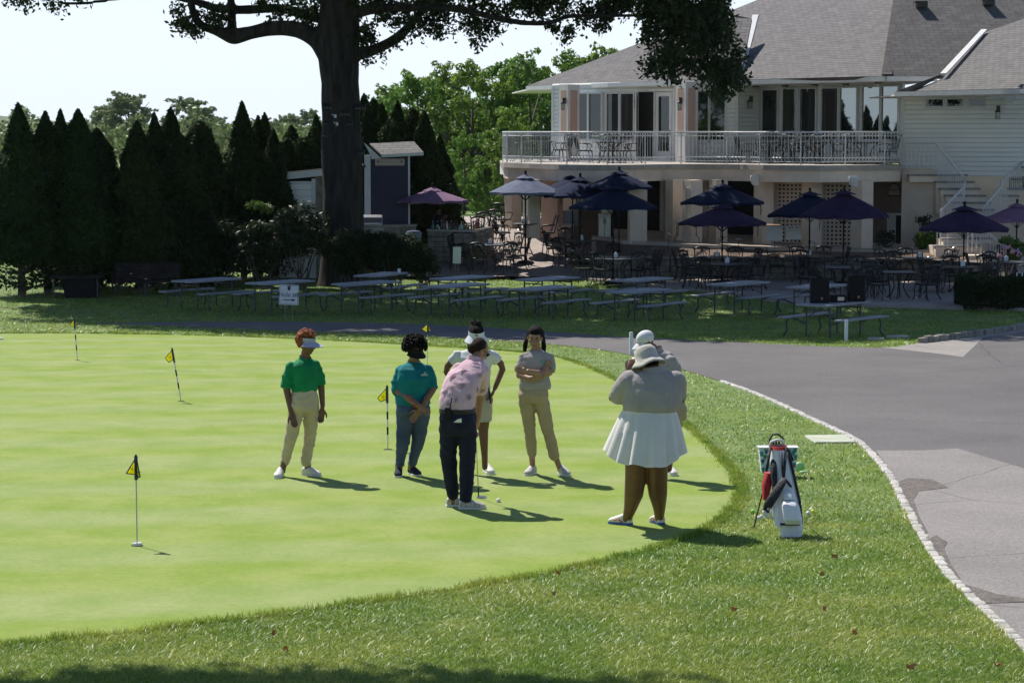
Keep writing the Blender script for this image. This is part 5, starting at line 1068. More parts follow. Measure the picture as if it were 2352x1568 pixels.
# ------------------------------------------------------------ umbrellas
m_navy_sun = mat('navy_canvas_sunlit', (.12, .14, .22), (.16, .185, .27), rough=.85, scale=4, spec=.15, trans=.08)  # navy canvas with the paleness of full sun put into its colour
m_mauve_sun = mat('mauve_canvas_sunlit', (.21, .125, .22), (.25, .155, .26), rough=.85, scale=4, spec=.15, trans=.1)  # sunlit copy of the mauve canvas, the light put into its colour
def umbrella(px, py, pg, rad, m, label, drop=.5, rot=0., tilt=(0, 0), sag=0., lit=None):
    g = PT(px, pg) if not isinstance(pg, tuple) else Vector((at(px, 500, pg[0]).x, pg[0], pg[1])); s_ = pxm(g.y); pg = 303+(CAMZ-g.z)*s_; H = (pg-py)/s_; t = thing('patio_umbrella', label, 'umbrella', g, 0, 'umbrellas over the patio'); Tm = Matrix.Rotation(tilt[0], 3, 'X') @ Matrix.Rotation(tilt[1], 3, 'Y')
    top = g+Vector((0, 0, H-.1)); q = MB(); n_ = 8; ringN = 6; vs = [top]; rn = random.Random(px)
    def pt(k, f, dz=0):
        a = rot+2*math.pi*k/(n_*2); rib = (k % 2 == 0); r_ = rad*f*(1 if rib else math.cos(math.pi/n_)*(.985-.03*f)); z = -drop*(f**1.12)-(0 if rib else -.05*f*(1-f*.3)*1+.02*f)
        if not rib: z += .0
        if sag and k in (1, 2, 3): z -= sag*f*.4
        return top+Tm @ Vector((r_*math.cos(a), r_*math.sin(a), z+dz))
    for j in range(1, ringN+1):
        for k in range(16): vs.append(pt(k, j/ringN))
    for k in range(16): vs.append(pt(k, 1, -.09 if k % 2 == 0 else -.07))
    fs = [(0, 1+k, 1+(k+1) % 16) for k in range(16)]+[(1+j*16+k, 1+(j+1)*16+k, 1+(j+1)*16+(k+1) % 16, 1+j*16+(k+1) % 16) for j in range(ringN) for k in range(16)]
    q.add(vs, fs); c = q.build('canopy', m, t, smooth=25)
    q = MB(); vv = [top+Vector((0, 0, .07))]+[top+Tm @ Vector((rad*.27*math.cos(rot+math.pi*k/8), rad*.27*math.sin(rot+math.pi*k/8), -.055+(.0 if k % 2 else -.02))) for k in range(16)]
    q.add(vv, [(0, 1+k, 1+(k+1) % 16) for k in range(16)]); q.build('vent_cap', m, t, smooth=25)
    for k in range(8):
        q = MB(); a = rot+2*math.pi*k/8; d = Vector((math.cos(a), math.sin(a), 0)); q.bar(top+Tm @ Vector((0, 0, -.04)), top+Tm @ (d*rad*.985+Vector((0, 0, -drop-.02))), .016)
        q.bar(top+Tm @ Vector((0, 0, -drop-.28)), top+Tm @ (d*rad*.5+Vector((0, 0, -drop*.46-.04))), .014); q.build('rib', m_black, t)
    q = MB(); q.tube([g, top+Vector((0, 0, .02))], .022, n=8); q.box(g+Vector((.0, -.03, H*.42)), (.06, .07, .12)); q.bar(g+Vector((.03, -.04, H*.42)), g+Vector((.12, -.05, H*.42+.03)), .015); q.build('pole', m_black, t)
    q = MB(); q.lathe([(.02, .04), (.045, .07), (.03, .1), (.05, .13), (.035, .17), (.0, .19)], top, n=10); q.build('finial', m_black, t, smooth=True)
    q = MB(); q.lathe([(.28, 0), (.28, .03), (.22, .07), (.05, .1), (.04, .25)], g, n=16); q.build('base', m_black, t, smooth=40)
    q = MB(); e = pt(2*rn.randint(0, 7), .98); q.tube([e, e+Vector((.01, 0, -.2)), e+Vector((-.01, 0, -.4))], .012, n=4); q.build('strap', m_black, t)
    return t
umbrella(994, 426, 598, 1.18, m_mauve_sun, 'lilac umbrella over the stone bar at the left', .38, .2)
umbrella(1207, 397, 604, 1.19, m_navy_sun, 'sunlit navy umbrella, leftmost of the navy ones', .52, .1, sag=.25)
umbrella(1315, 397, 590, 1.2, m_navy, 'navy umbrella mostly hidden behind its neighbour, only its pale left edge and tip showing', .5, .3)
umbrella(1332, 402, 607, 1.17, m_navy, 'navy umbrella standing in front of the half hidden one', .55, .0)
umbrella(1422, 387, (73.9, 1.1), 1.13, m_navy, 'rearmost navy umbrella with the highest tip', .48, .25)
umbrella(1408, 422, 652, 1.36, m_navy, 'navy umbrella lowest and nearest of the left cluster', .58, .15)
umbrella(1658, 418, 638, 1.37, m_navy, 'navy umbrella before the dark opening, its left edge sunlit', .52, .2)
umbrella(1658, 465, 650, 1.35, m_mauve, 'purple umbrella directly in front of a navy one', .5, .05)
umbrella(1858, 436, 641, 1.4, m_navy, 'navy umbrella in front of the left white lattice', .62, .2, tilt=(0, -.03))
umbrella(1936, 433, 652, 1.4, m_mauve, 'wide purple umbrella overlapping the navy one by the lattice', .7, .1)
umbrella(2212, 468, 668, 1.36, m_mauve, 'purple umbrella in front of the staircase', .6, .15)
umbrella(2333, 462, 640, 1.1, m_mauve_sun, 'lilac umbrella cut by the right edge of the photo', .46, .2)
# ------------------------------------------------------------ bar, grill, shed, sign board
bx = thing('stone_bar', 'curved stone bar counter with a pale slab top', 'bar', PT(1040, 603)); q = MB()
bp_ = [PT(985, 601), PT(1040, 605), PT(1084, 603), PT(1112, 592), PT(1125, 575)]; zt_ = bp_[1].z+1.03
rr = random.Random(2)
for a, b in zip(bp_, bp_[1:]):
    l = (b-a).length; n_ = max(1, round(l/.33)); an = math.atan2(b.y-a.y, b.x-a.x)
    for j in range(6):
        sh = .5 if j % 2 else 0
        for k in range(n_):
            c = a.lerp(b, (k+.5)/n_); q.box((c.x, c.y+.12+rr.uniform(-.012, .012), a.z+.08+.165*j), (l/n_-.012, .3, .155), rz=an)
q.build('wall', m_kerbd, bx, bevel=.012)
q = MB(); q.prism([(p.x-.05*(i == 0), p.y-.1, zt_) for i, p in enumerate(bp_)]+[(p.x-.1*(i == 0)+.05*(i > 2), p.y+.5, zt_) for i, p in reversed(list(enumerate(bp_)))], (0, 0, .06)); q.build('countertop', m_stone, bx)
rb_ = random.Random(8); m_bot = [mat('bottle_green', (.05, .3, .18), None, rough=.15, scale=5, spec=.8), mat('bottle_clear', (.6, .66, .66), None, rough=.12, scale=5, spec=.8), mat('bottle_red', (.45, .04, .04), None, rough=.2, scale=5), mat('bottle_amber', (.3, .13, .03), None, rough=.2, scale=5), mat('bottle_dark', (.03, .035, .05), None, rough=.2, scale=5)]
cn = ['green', 'clear', 'red', 'amber', 'dark']
for k in range(26):
    px = 992+k*4.5+rb_.uniform(-2, 2); c = PT(px, 603); dy = rb_.uniform(.0, .42); big = k in (23, 24); h = rb_.uniform(.12, .3) if not big else .3; ci = rb_.choice([0, 0, 1, 1, 1, 2, 3, 4]) if k > 4 else rb_.choice([0, 1, 0])
    p = bp_[1] if px < 1084 else bp_[2]; yb = np.interp(px, [985, 1040, 1084, 1112], [bp_[0].y, bp_[1].y, bp_[2].y, bp_[3].y])+dy; X = at(px, 520, yb).x; r_ = .03 if not big else .05
    t = thing('bottle', '%s bottle from the left end of the stone bar, %s and %s' % (ORD[k], 'tall' if h > .22 else 'short', cn[ci]), 'bottle', (X, yb, zt_+.061), 0, 'bottles and glasses on the stone bar')
    q = MB(); q.lathe([(r_*.95, 0), (r_, h*.1), (r_, h*.6), (r_*.4, h*.78), (r_*.35, h*.95)], t.location, n=8); q.build('glass', m_bot[ci], t, smooth=True); q = MB(); q.lathe([(r_*.42, h*.95), (r_*.42, h*1.04)], t.location, n=8); q.build('cap', m_bot[2] if k % 3 == 0 else m_white, t)
# stainless grill on its stone counter
gp = PT(852, 545); gy = 74.0; c = at(852, 505, gy); t = thing('gas_grill', 'stainless barbecue grill with a closed rounded lid beside the oak', 'grill', (c.x, gy, .7)); q = MB()
prof = [(-.3, .0), (-.3, .12), (-.2, .3), (-.02, .38), (.2, .36), (.3, .28), (.3, 0)]; za = at(852, 520, gy).z
q.prism([(c.x-.4, gy+a, za+b) for a, b in prof], (.78, 0, 0)); q.build('lid', m_steel, t, bevel=.015); q = MB(); q.box((c.x, gy, za-.12), (.84, .6, .22)); q.build('firebox', m_steel, t); q = MB(); q.tube([(c.x-.25, gy-.3, za+.06), (c.x-.22, gy-.35, za+.08), (c.x+.22, gy-.35, za+.08), (c.x+.25, gy-.3, za+.06)], .012, n=6); q.build('handle', m_steel, t); q = MB(); q.box((c.x, gy, (za-.23+.6)/2), (.8, .56, za-.23-.6)); q.build('cabinet', m_black, t)
for x0, x1, y, Y, lb in ((875, 916, 505, 75.4, 'stone counter at the foot of the blue sign board'), (879, 920, 517, 74.2, 'stone counter right of the grill'), (912, 957, 516, 74.9, 'long stone counter between the grill and the bar')):
    a, b = at(x0, y, Y), at(x1, y, Y); t = thing('stone_counter', lb, 'counter', ((a.x+b.x)/2, Y, .7), 0, 'stone counters by the bar'); q = MB(); q.box(((a.x+b.x)/2, Y+.2, a.z-.03), (b.x-a.x, .6, .06)); q.build('countertop', m_stone, t); q = MB(); q.box(((a.x+b.x)/2, Y+.22, (a.z-.06+.6)/2), (b.x-a.x-.08, .5, a.z-.06-.6)); q.build('base', m_kerbd, t)
c = at(950, 541, 72.8); t = thing('kettle_smoker', 'dark lidded smoker between the bush and the stone bar', 'smoker', (c.x, 72.8, .5)); q = MB(); q.loft([((c.x, 72.8, c.z-.12), .24, .2), ((c.x, 72.8, c.z+.05), .26, .22), ((c.x, 72.8, c.z+.14), .2, .16), ((c.x, 72.8, c.z+.16), .1, .08)], n=16, p=3); q.build('lid', mat('smoker_lid', (.16, .2, .28), None, rough=.3, scale=4), t, smooth=40); q = MB(); q.box((c.x, 72.8, c.z-.4), (.5, .4, .55)); q.build('body', m_black, t, bevel=.02)
# shed
sy = 73.2; a = at(641, 480, sy); b = at(745, 480, sy); t = thing('shed', 'small white clapboard shed with a sloping lean-to roof left of the oak', 'shed', ((a.x+b.x)/2, sy+.8, .35)); CHs = CH; CH = t
wsh = Wall(Vector((a.x, sy, 0)), Vector((b.x, sy-.05, 0))); zl = at(641, 418, sy).z; zr = at(745, 404, sy).z; siding(wsh, .12, 1.05, .35, zl+.02, lap=.2); q = MB(); wsh.slab(q, 0, .119, .35, zl, -.1, .04); wsh.slab(q, 1.051, 1.17, .35, zl+.1, -.1, .04); q.build('corner_board', m_trim, t)
q = MB(); q.box((b.x-.1, sy+.1, 2.0), (.4, .3, 3.4)); q.build('stone_pier', m_kerbd, t)
r0, r1 = at(628, 408, sy-.2), at(748, 396, sy-.2); q = MB(); q.prism([r0+Vector((0, 0, -.1)), r1+Vector((0, 0, -.1)), r1+Vector((0, 0, .1)), r0+Vector((0, 0, .1))], (0, .05, 0)); q.build('fascia', m_trim, t); q = MB(); q.prism([r0+Vector((0, .052, .05)), r1+Vector((0, .052, .05)), r1+Vector((0, .052, .12)), r0+Vector((0, .052, .12))], (0, 2., 0)); q.build('roof', m_roof, t)
q = MB(); q.box((a.x+.05, sy+1.1, 1.9), (.06, 2, 3.1)); q.build('wall', m_siding, t); CH = CHs
# roofed sign board of the club
sy = 75.2; x0, x1 = at(852, 400, sy).x, at(938, 400, sy).x; zt1, zb1 = at(890, 356, sy).z, at(890, 520, sy).z; t = thing('sign_board', 'tall navy sign board with a cream club plaque under a little shingled roof', 'sign', ((x0+x1)/2, sy, .7)); CH = t
q = MB(); q.box(((x0+x1)/2, sy, (zt1+zb1)/2-.3), (x1-x0, .1, zt1-zb1+.6)); q.build('board', mat('sign_navy', (.008, .009, .045), (.011, .012, .055), rough=.45, scale=3), t)
for xx, wd in ((x0-.11, .2), (x1+.02, .05)): q = MB(); q.box((xx, sy, (zt1+.6)/2), (wd, .22, zt1-.6)); q.build('post', m_trim, t)
p0, p1, p2, p3 = at(876, 362, sy-.35), at(973, 357, sy-.35), at(927, 325, sy+.9), at(836, 325, sy+.9); q = MB(); q.prism([p0, p1, p1+Vector((0, 0, .1)), p0+Vector((0, 0, .1))], (0, .05, 0)); q.build('fascia', m_trim, t)
facet([p0+Vector((0, 0, .1)), p1+Vector((0, 0, .1)), Vector((p1.x-.35, sy+.6, at(927, 325, sy+.6).z)), Vector((p0.x-.45, sy+.6, at(840, 325, sy+.6).z))], m_roof2, th=.05)
q = MB(); q.prism([at(836, 328, sy-.1), at(853, 360, sy-.1), at(853, 366, sy-.1), at(876, 364, sy-.1)], (0, .06, 0)); q.build('gable_trim', m_trim, t)
pl = at(895.5, 372.5, sy-.06); q = MB(); pw, ph = .96, .225; q.prism([(pl.x+a*pw/2, sy-.052, pl.z+b*ph/2) for a, b in ((-1, -.7), (-.96, -1), (.96, -1), (1, -.7), (1, .7), (.96, 1), (-.96, 1), (-1, .7))], (0, -.02, 0)); pq = q.build('plaque', mat('plaque_cream', (.55, .47, .4), None, rough=.5), t)
m_ink = mat('plaque_ink', (.14, .12, .12), None, rough=.6)
fr = MB(); 
for z_ in (-.088, .088): fr.box((pl.x, sy-.074, pl.z+z_), (.88, .004, .008))
for x_ in (-.44, .44): fr.box((pl.x+x_, sy-.074, pl.z), (.008, .004, .18))
fr.build('border', m_ink, pq)
text('lettering', 'FOREST HILL FIELD CLUB', .062, (pl.x, sy-.073, pl.z), FACE_CAM, m_ink, pq)
for s_ in (-1, 1):
    q = MB(); q.prism([(pl.x+s_*.38+a, sy-.073, pl.z+b) for a, b in ((-.03, .04), (.03, .04), (.03, -.01), (0, -.05), (-.03, -.01))], (0, -.003, 0)); q.box((pl.x+s_*.38, sy-.075, pl.z+.055), (.07, .004, .014)); q.build('crest', m_ink, pq)
q = MB(); c = at(834, 382, sy-.2); q.ell(c, (.09, .07, .07), n=10, m=6); q.bar(c, c+Vector((.08, .2, .05)), .03); q.build('spot_lamp', m_bmetal, t, smooth=True)
CH = CHs
# dark bench and stone-coloured utility table on the left
c = P(337, 680); t = thing('park_bench', 'long dark slatted park bench in the shade of the cedars', 'bench', c)
for z_, y_, nm in ((.42, -.2, 'seat'), (.44, -.05, 'seat'), (.44, .1, 'seat')): q = MB(); q.box(c+Vector((0, y_, z_)), (1.95, .12, .04)); q.build(nm, m_dwood, t)
q = MB()
for k in range(6): q.box(c+Vector((0, .2+k*.02, .52+k*.075)), (1.9, .03, .055))
q.build('backrest', m_dwood, t)
for x_ in (-.85, 0, .85): q = MB(); q.bar(c+Vector((x_, -.22, 0)), c+Vector((x_, -.2, .42)), .05); q.bar(c+Vector((x_, .2, 0)), c+Vector((x_, .32, .93)), .05); q.bar(c+Vector((x_, -.2, .39)), c+Vector((x_, .2, .39)), .05); q.build('leg', m_bmetal, t)
c = P(177, 684); t = thing('utility_table', 'dark table with a cabinet below, left of the long bench', 'table', c); q = MB(); q.box(c+Vector((0, 0, .6)), (1.42, .7, .05)); q.build('tabletop', m_dwood, t); q = MB(); q.box(c+Vector((.12, .05, .28)), (.9, .5, .55)); q.build('cabinet', m_black, t)
for x_ in (-.62, .62): q = MB(); q.bar(c+Vector((x_, -.2, 0)), c+Vector((x_, -.2, .58)), .04); q.build('leg', m_legs, t)
# under the balcony: fridge cabinet, hooded grill, framed board, counter
def thing_at(name, lb, cat, px, pg, base=None, group=None): p = PT(px, pg) if base is None else P(px, pg, base=base); return thing(name, lb, cat, p, 0, group), p
Yc = 76.8; a, b = at(1375, 537, Yc), at(1403, 491, Yc); t = thing('steel_cabinet', 'pale two-door outdoor cabinet under the balcony', 'cabinet', ((a.x+b.x)/2, Yc, 1.35)); q = MB(); q.box(((a.x+b.x)/2, Yc+.2, (b.z+1.35)/2), (b.x-a.x, .4, b.z-1.35)); q.build('body', m_trim, t)
for s_ in (-1, 1): q = MB(); q.box(((a.x+b.x)/2+s_*(b.x-a.x)/4, Yc-.012, (b.z+1.45)/2-.08), ((b.x-a.x)/2-.02, .024, b.z-1.35-.22)); d_ = q.build('door', m_steel, t, bevel=.004); q = MB(); q.box(((a.x+b.x)/2+s_*.035, Yc-.04, b.z-.25), (.02, .02, .16)); q.build('handle', m_black, d_)
c = at(1396, 482, Yc+.1); t = thing('grill_hood', 'steel barbecue hood standing behind the pale cabinet', 'grill', (c.x, Yc, 1.35)); q = MB(); q.prism([(c.x-.2, Yc+.42+a_, c.z-.12+b_) for a_, b_ in ((0, 0), (0, .2), (.12, .27), (.4, .27), (.4, 0))], (.42, 0, 0)); q.build('lid', m_steel, t, bevel=.01); q = MB(); q.box((c.x, Yc+.62, (c.z-.13+1.35)/2), (.44, .4, c.z-.13-1.35)); q.build('cart', m_black, t)
Yc = 77.5; a, b = at(1281, 520, Yc), at(1325, 402, Yc); t = thing('framed_board', 'tall grey-blue wooden frame with a hinged lower panel under the balcony', 'board', (a.x, Yc, 1.4)); m_gb = mat('grey_blue_paint', (.2, .26, .3), (.25, .31, .35), rough=.6, scale=4)
for x_ in (a.x, b.x): q = MB(); q.box((x_, Yc, (a.z+b.z)/2), (.07, .07, b.z-a.z)); q.build('post', m_gb, t)
q = MB(); q.box(((a.x+b.x)/2, Yc, at(1300, 499, Yc).z), (b.x-a.x-.07, .05, .45)); q.build('panel', m_gb, t)
for x_ in (a.x, b.x): q = MB(); q.bar((x_-.05, Yc-.02, at(1300, 492, Yc).z), (x_-.3, Yc-.7, 1.5), .05); q.build('brace', m_gb, t)
q = MB(); q.box(((a.x+b.x)/2, Yc, b.z-.03), (b.x-a.x-.07, .05, .06)); q.build('rail', m_gb, t)
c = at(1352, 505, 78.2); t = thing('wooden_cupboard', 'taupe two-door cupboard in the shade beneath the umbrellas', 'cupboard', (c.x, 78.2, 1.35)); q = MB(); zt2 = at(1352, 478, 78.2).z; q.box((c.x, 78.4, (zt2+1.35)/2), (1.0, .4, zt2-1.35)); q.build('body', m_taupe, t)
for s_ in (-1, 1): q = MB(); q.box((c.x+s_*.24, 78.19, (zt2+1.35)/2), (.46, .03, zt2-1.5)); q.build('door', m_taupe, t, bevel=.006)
q = MB(); q.box((c.x, 78.38, zt2+.025), (1.08, .5, .05)); q.build('top', m_stone, t)
def folding(x0, x1, yt, yg, Y, m, lb):
    a, b = at(x0, yt, Y), at(x1, yt, Y); g_ = at((x0+x1)/2, yg, Y).z; t = thing('folding_table', lb, 'table', ((a.x+b.x)/2, Y, g_)); q = MB(); q.box(((a.x+b.x)/2, Y, a.z), (b.x-a.x, .76, .04)); q.build('tabletop', m, t)
    for e in (-1, 1):
        xx = (a.x+b.x)/2+e*((b.x-a.x)/2-.3); q = MB()
        for s_ in (-.3, .3): q.tube([(xx, Y+s_, a.z-.03), (xx+.02*e, Y+s_, g_+.3), (xx+.09*e, Y+s_*1.1, g_+.2), (xx+.12*e, Y+s_*1.1, g_)], .014, n=5)
        for z_ in (.45, .75): q.bar((xx, Y-.3, g_+(a.z-g_)*z_), (xx, Y+.3, g_+(a.z-g_)*z_), .02)
        q.build('leg', m_legs, t)
folding(1637, 1790, 517, 567, 74.0, m_wood, 'long brown folding table before the dark opening'); folding(1536, 1618, 510, 560, 75.0, m_stone, 'pale folding table between the columns')
# white yard signs and the hole sign
def yard(px0, px1, yt, yb, pg, lines, lb, Y=None, rz=0, blank=False, base=None, tilt=0):
    g_ = (P((px0+px1)/2, pg, base=base) if base is not None else PT((px0+px1)/2, pg)) if Y is None else Vector((at((px0+px1)/2, pg, Y).x, Y, at(px0, pg, Y).z)); Y = g_.y; a, b = at(px0, yb, Y), at(px1, yt, Y)
    wd, ht = b.x-a.x, b.z-a.z; c = Vector(((a.x+b.x)/2, Y, (a.z+b.z)/2)); M = Matrix.Rotation(tilt, 3, 'Y') @ Matrix.Rotation(rz, 3, 'Z'); t = thing('yard_sign', lb, 'sign', g_)
    q = MB(); q.box(c, (wd, .012, ht), M=M.to_4x4()); o = q.build('sign_face', m_paper, t)
    for s_ in (-.2, .2): q = MB(); p_ = c+M @ Vector((s_*wd, .01, -ht*.3)); q.bar(p_, (p_.x, p_.y, g_.z-.05), .008); q.build('wire_stake', m_steel, t)
    for tx_, sz, dz, m_ in lines: text('lettering', tx_, sz, c+M @ Vector((0, -.0085, dz)), M @ FACE_CAM, m_, o)
    return t, o, c, M, wd, ht
m_navyink = mat('navy_ink', (.02, .025, .12), None, rough=.6); m_fade = mat('faded_blue_ink', (.35, .42, .65), None, rough=.7); m_fade2 = mat('faded_grey_ink', (.5, .52, .58), None, rough=.7)
t, o, c, M, wd, ht = yard(641, 686, 654, 700, 737, [('Hole #8', .155, .0, m_navyink)], 'white sign reading Hole #8 with a crest and an arrow', tilt=.04, rz=.1)
q = MB(); A_ = lambda x, z: c+M @ Vector((x, -.009, z)); q.prism([A_(-.14, -.135), A_(.08, -.135), A_(.08, -.16), A_(.17, -.125), A_(.08, -.09), A_(.08, -.115), A_(-.14, -.115)], (0, -.003, 0)); q.build('arrow', m_navyink, o)
q = MB(); q.prism([A_(-.035, .2), A_(.035, .2), A_(.035, .13), A_(0, .1), A_(-.035, .13)], (0, -.003, 0)); q.box(A_(0, .215), (.09, .005, .018)); q.build('crest', m_navyink, o)
q = MB()
for x_, z_, w_, h_ in ((0, ht/2-.02, wd*.94, .006), (0, -ht/2+.02, wd*.94, .006), (-wd/2+.02, 0, .006, ht*.92), (wd/2-.02, 0, .006, ht*.92)): q.box(A_(x_, z_), (w_, .004, h_), M=M.to_4x4())
q.build('border', m_navyink, o)
yard(1762, 1798, 519, 553, 577, [('Thank You', .075, .12, m_fade2), ('to our sponsors', .045, .05, m_fade2)][:0], 'left one of two white signs seen from behind, before the lattice', Y=72.6, tilt=.03)
t, o, c, M, wd, ht = yard(1805, 1840, 517.5, 550.5, 577, [], 'white sign with faint blue emblems showing through, before the lattice', Y=72.6, tilt=-.04)
q = MB(); A_ = lambda x, z: c+M @ Vector((x, -.009, z)); q.box(A_(-.12, .16), (.05, .004, .06)); q.box(A_(-.04, .16), (.05, .004, .06)); q.prism([A_(.03, .13), A_(.18, .13), A_(.18, .19)], (0, -.003, 0)); q.build('emblem', m_fade, o)
for z_, w_ in ((.08, .3), (-.2, .16)): q = MB(); q.box(A_(0, z_), (w_, .003, .012)); q.build('faded_line', m_fade2, o)
yard(1040, 1059, 567, 605, 619, [], 'blank white board hung on the chair beside the stone bar', Y=73.0, rz=.25, tilt=.03)
# path lights
for px, yt, yb, Y, lb in ((1535, 535, 573, 73.2, 'mushroom path light in the mulch below the doorway'), (1192, 526, 552, 76.6, 'mushroom path light between the two left columns'), (1697, 547, 580, 72.6, 'mushroom path light behind the brown folding table'), (1871, 556, 585, 72.2, 'mushroom path light beside the navy umbrella pole'), (2193, 566, 590, 71, 'mushroom path light near the bottom stair'), (2134, 588, 600, 70.9, 'mushroom path light low in the mulch before the hydrangea')):
    c = at(px, yt, Y); z0 = at(px, yb, Y).z; t = thing('path_light', lb, 'path light', (c.x, Y, z0), 0, 'path lights'); q = MB(); q.lathe([(.1, -.05), (.095, -.035), (.03, -.005), (.0, .01)], c, n=14); q.build('cap', m_steel, t, smooth=True); q = MB(); q.bar((c.x, Y, z0-.05), (c.x, Y, c.z-.02), .018); q.build('stem', m_bmetal, t)
# white marker posts, amplifier, loudspeakers, cup
for px, yt, yb, lb in ((1943.5, 733, 784, 'white marker post at the edge of the lawn in front of the speaker table'), (1449.5, 762, 815, 'white marker post by the path beside the white cap')):
    g_ = P(px, yb); h = (yb-yt)/pxm(g_.y); q = MB(); q.lathe([(.038, -.1), (.038, h-.02), (.03, h)], g_, n=12); tag(q.build('marker_post', m_white, smooth=40), lb, 'post', 'white marker posts')
tb, an = TBO[12]; zt3 = tb.z+.003
for px, yt, yb, w_, lb in ((1882, 634, 692, .42, 'left black loudspeaker standing on the nearest picnic table'), (1966, 630, 690, .4, 'right black loudspeaker standing on the nearest picnic table')):
    Y = tb.y+(-.12 if px < 1900 else .35); c = at(px, yb, Y); h = (yb-yt)/pxm(Y); c.z = zt3; t = thing('loudspeaker', lb, 'speaker', c, 0, 'loudspeakers on the picnic table'); q = MB(); q.loft([(c, w_/2, .17), (c+Vector((0, 0, h)), w_/2*.97, .15)], n=16, p=6); q.build('cabinet', m_black, t, bevel=.008)
    q = MB(); q.box(c+Vector((0, -.175, h*.52)), (w_*.8, .012, h*.88)); q.build('grille', m_black, t); q = MB(); q.box(c+Vector((.03, -.185, .1)), (.04, .004, .05)); q.build('badge', mat('badge_red', (.6, .25, .2), None, rough=.5), t); q = MB(); q.box(c+Vector((0, 0, h+.01)), (.12, .03, .02)); q.build('handle', m_black, t)
c = at(1924, 684, tb.y+.1); t = thing('amplifier', 'black amplifier box between the two loudspeakers', 'amplifier', (c.x, c.y, zt3)); q = MB(); q.box((c.x, c.y, zt3+.075), (.36, .3, .15)); q.build('case', m_black, t, bevel=.008); q = MB(); q.box((c.x+.05, c.y-.153, zt3+.075), (.14, .006, .08)); q.build('control_panel', m_steel, t)
tb3, _ = TBO[2]; c = P(917, 627, base=tb3.z); t = thing('paper_cup', 'white paper cup standing on a picnic table', 'cup', (c.x, c.y, tb3.z)); q = MB(); q.lathe([(.035, .002), (.048, .12), (.044, .12), (.032, .01)], (c.x, c.y, tb3.z), n=12); q.build('body', m_paper, t, smooth=40)
t.name = 'paper_cup'
for i in range(4):
    g_ = P(2337+i*4.2, 707-(i % 2)*3); h = .95; t = thing('stake', ['leftmost', 'second', 'third', 'rightmost'][i]+' thin white stake beside the hedge at the right edge', 'stake', g_, 0, 'thin white stakes by the hedge'); q = MB(); q.bar(g_, g_+Vector((.02*i-.03, 0, .45)), .012); q.build('rod', m_steel, t); q = MB(); q.bar(g_+Vector((.02*i-.03, 0, .45)), g_+Vector((.02*i-.03, 0, h)), .03); q.build('sleeve', m_white, t)
# covers in the grass
q = MB(); pts = [P(1848, 1003), P(1940, 1001.5), P(1966, 1018), P(1872, 1019)]; q.prism([p+Vector((0, 0, -.02)) for p in pts], (0, 0, .045)); tag(q.build('concrete_cover', mat('cover_concrete', (.4, .43, .33), (.5, .52, .42), rough=.9, scale=4, bump=.3, bscale=40), bevel=.01), 'square pale concrete cover sunk in the grass beside the kerb', 'cover')
for px, py, w_, lb in ((2062, 776, .5, 'pale valve box lid in the far lawn near the dark kerb'), (2012, 781, .35, 'low grey valve box lid left of the pale one')): g_ = P(px, py); q = MB(); q.loft([(g_, w_/2, .16), (g_+Vector((0, 0, .05)), w_/2*.95, .15)], n=16, p=4); tag(q.build('valve_box', m_stone), lb, 'valve box', 'valve boxes')
# ------------------------------------------------------------ flags on the green
m_flag = mat('flag_yellow', (.85, .83, .03), (.78, .74, .03), rough=.6, scale=6, trans=.65); m_trimn = mat('flag_navy', (.02, .03, .08), None, rough=.6); m_pole = mat('pole_grey', (.55, .56, .55), (.45, .46, .45), rough=.4, scale=8); m_grn = mat('hole_dark', (.01, .012, .008), None, rough=.9)
def flag(bx_, by_, tx_, ty_, lb, fl, striped=True, cup=False):
    g_ = P(bx_, by_); T = at(tx_, ty_, g_.y); d = T-g_; h = d.length; u = d/h; t = thing('practice_flag', lb, 'golf flag', g_, 0, 'yellow flags on the putting green'); s_ = pxm(g_.y)
    if striped:
        for i in range(5): q = MB(); q.tube([g_+u*h*(.12+.12*i), g_+u*h*(.12+.12*(i+1))], .011, n=8); q.build('pole_section', m_white if i % 2 == 0 else m_black, t)
        q = MB(); q.tube([g_, g_+u*h*.12], .006, n=6); q.build('spike', m_pole, t); q = MB(); q.tube([g_+u*h*.72, T], .009, n=6); q.build('pole', m_pole, t)
    else: q = MB(); q.tube([g_, T], .006, n=7); q.build('pole', m_pole, t)
    q = MB(); q.ell(T, .011, n=7, m=5); q.build('tip', m_black, t)
    q = MB(); q.tube([g_+u*(h*.735), T-u*.005], .016, n=8); sl_ = q.build('sleeve', m_trimn, t)
    for pts in fl:        # cloth pieces: outlines in picture offsets from the pole top, folded in depth
        W = [g_+u*h+Vector((a/s_, dd, -b/s_)) for a, b, dd in pts]; q = MB(); q.prism(W, (0, .003, 0)); o = q.build('flag', m_flag, t)
        e = MB()
        for a, b in zip(W[:], W[1:]+W[:1]): e.bar(a+Vector((0, -.003, 0)), b+Vector((0, -.003, 0)), .008)
        e.build('border', m_trimn, o); c = sum(W, Vector())/len(W); e = MB(); sz = .032
        for k in range(5): a1 = k*1.256; e.bar(c+Vector((0, -.004, 0)), c+Vector((math.cos(a1)*sz, -.004, math.sin(a1)*sz)), .003)
        e.build('emblem', m_trimn, o)
    q = MB(); q.lathe([(.054, .0075), (.054, .0095)], g_, n=16); q.build('hole', m_grn, t)
    if cup: q = MB(); q.lathe([(.042, .005), (.043, .03), (.039, .035), (.035, .03), (.02, .028)], g_, n=18); q.build('cup_rim', m_white, t, smooth=40)
    return t
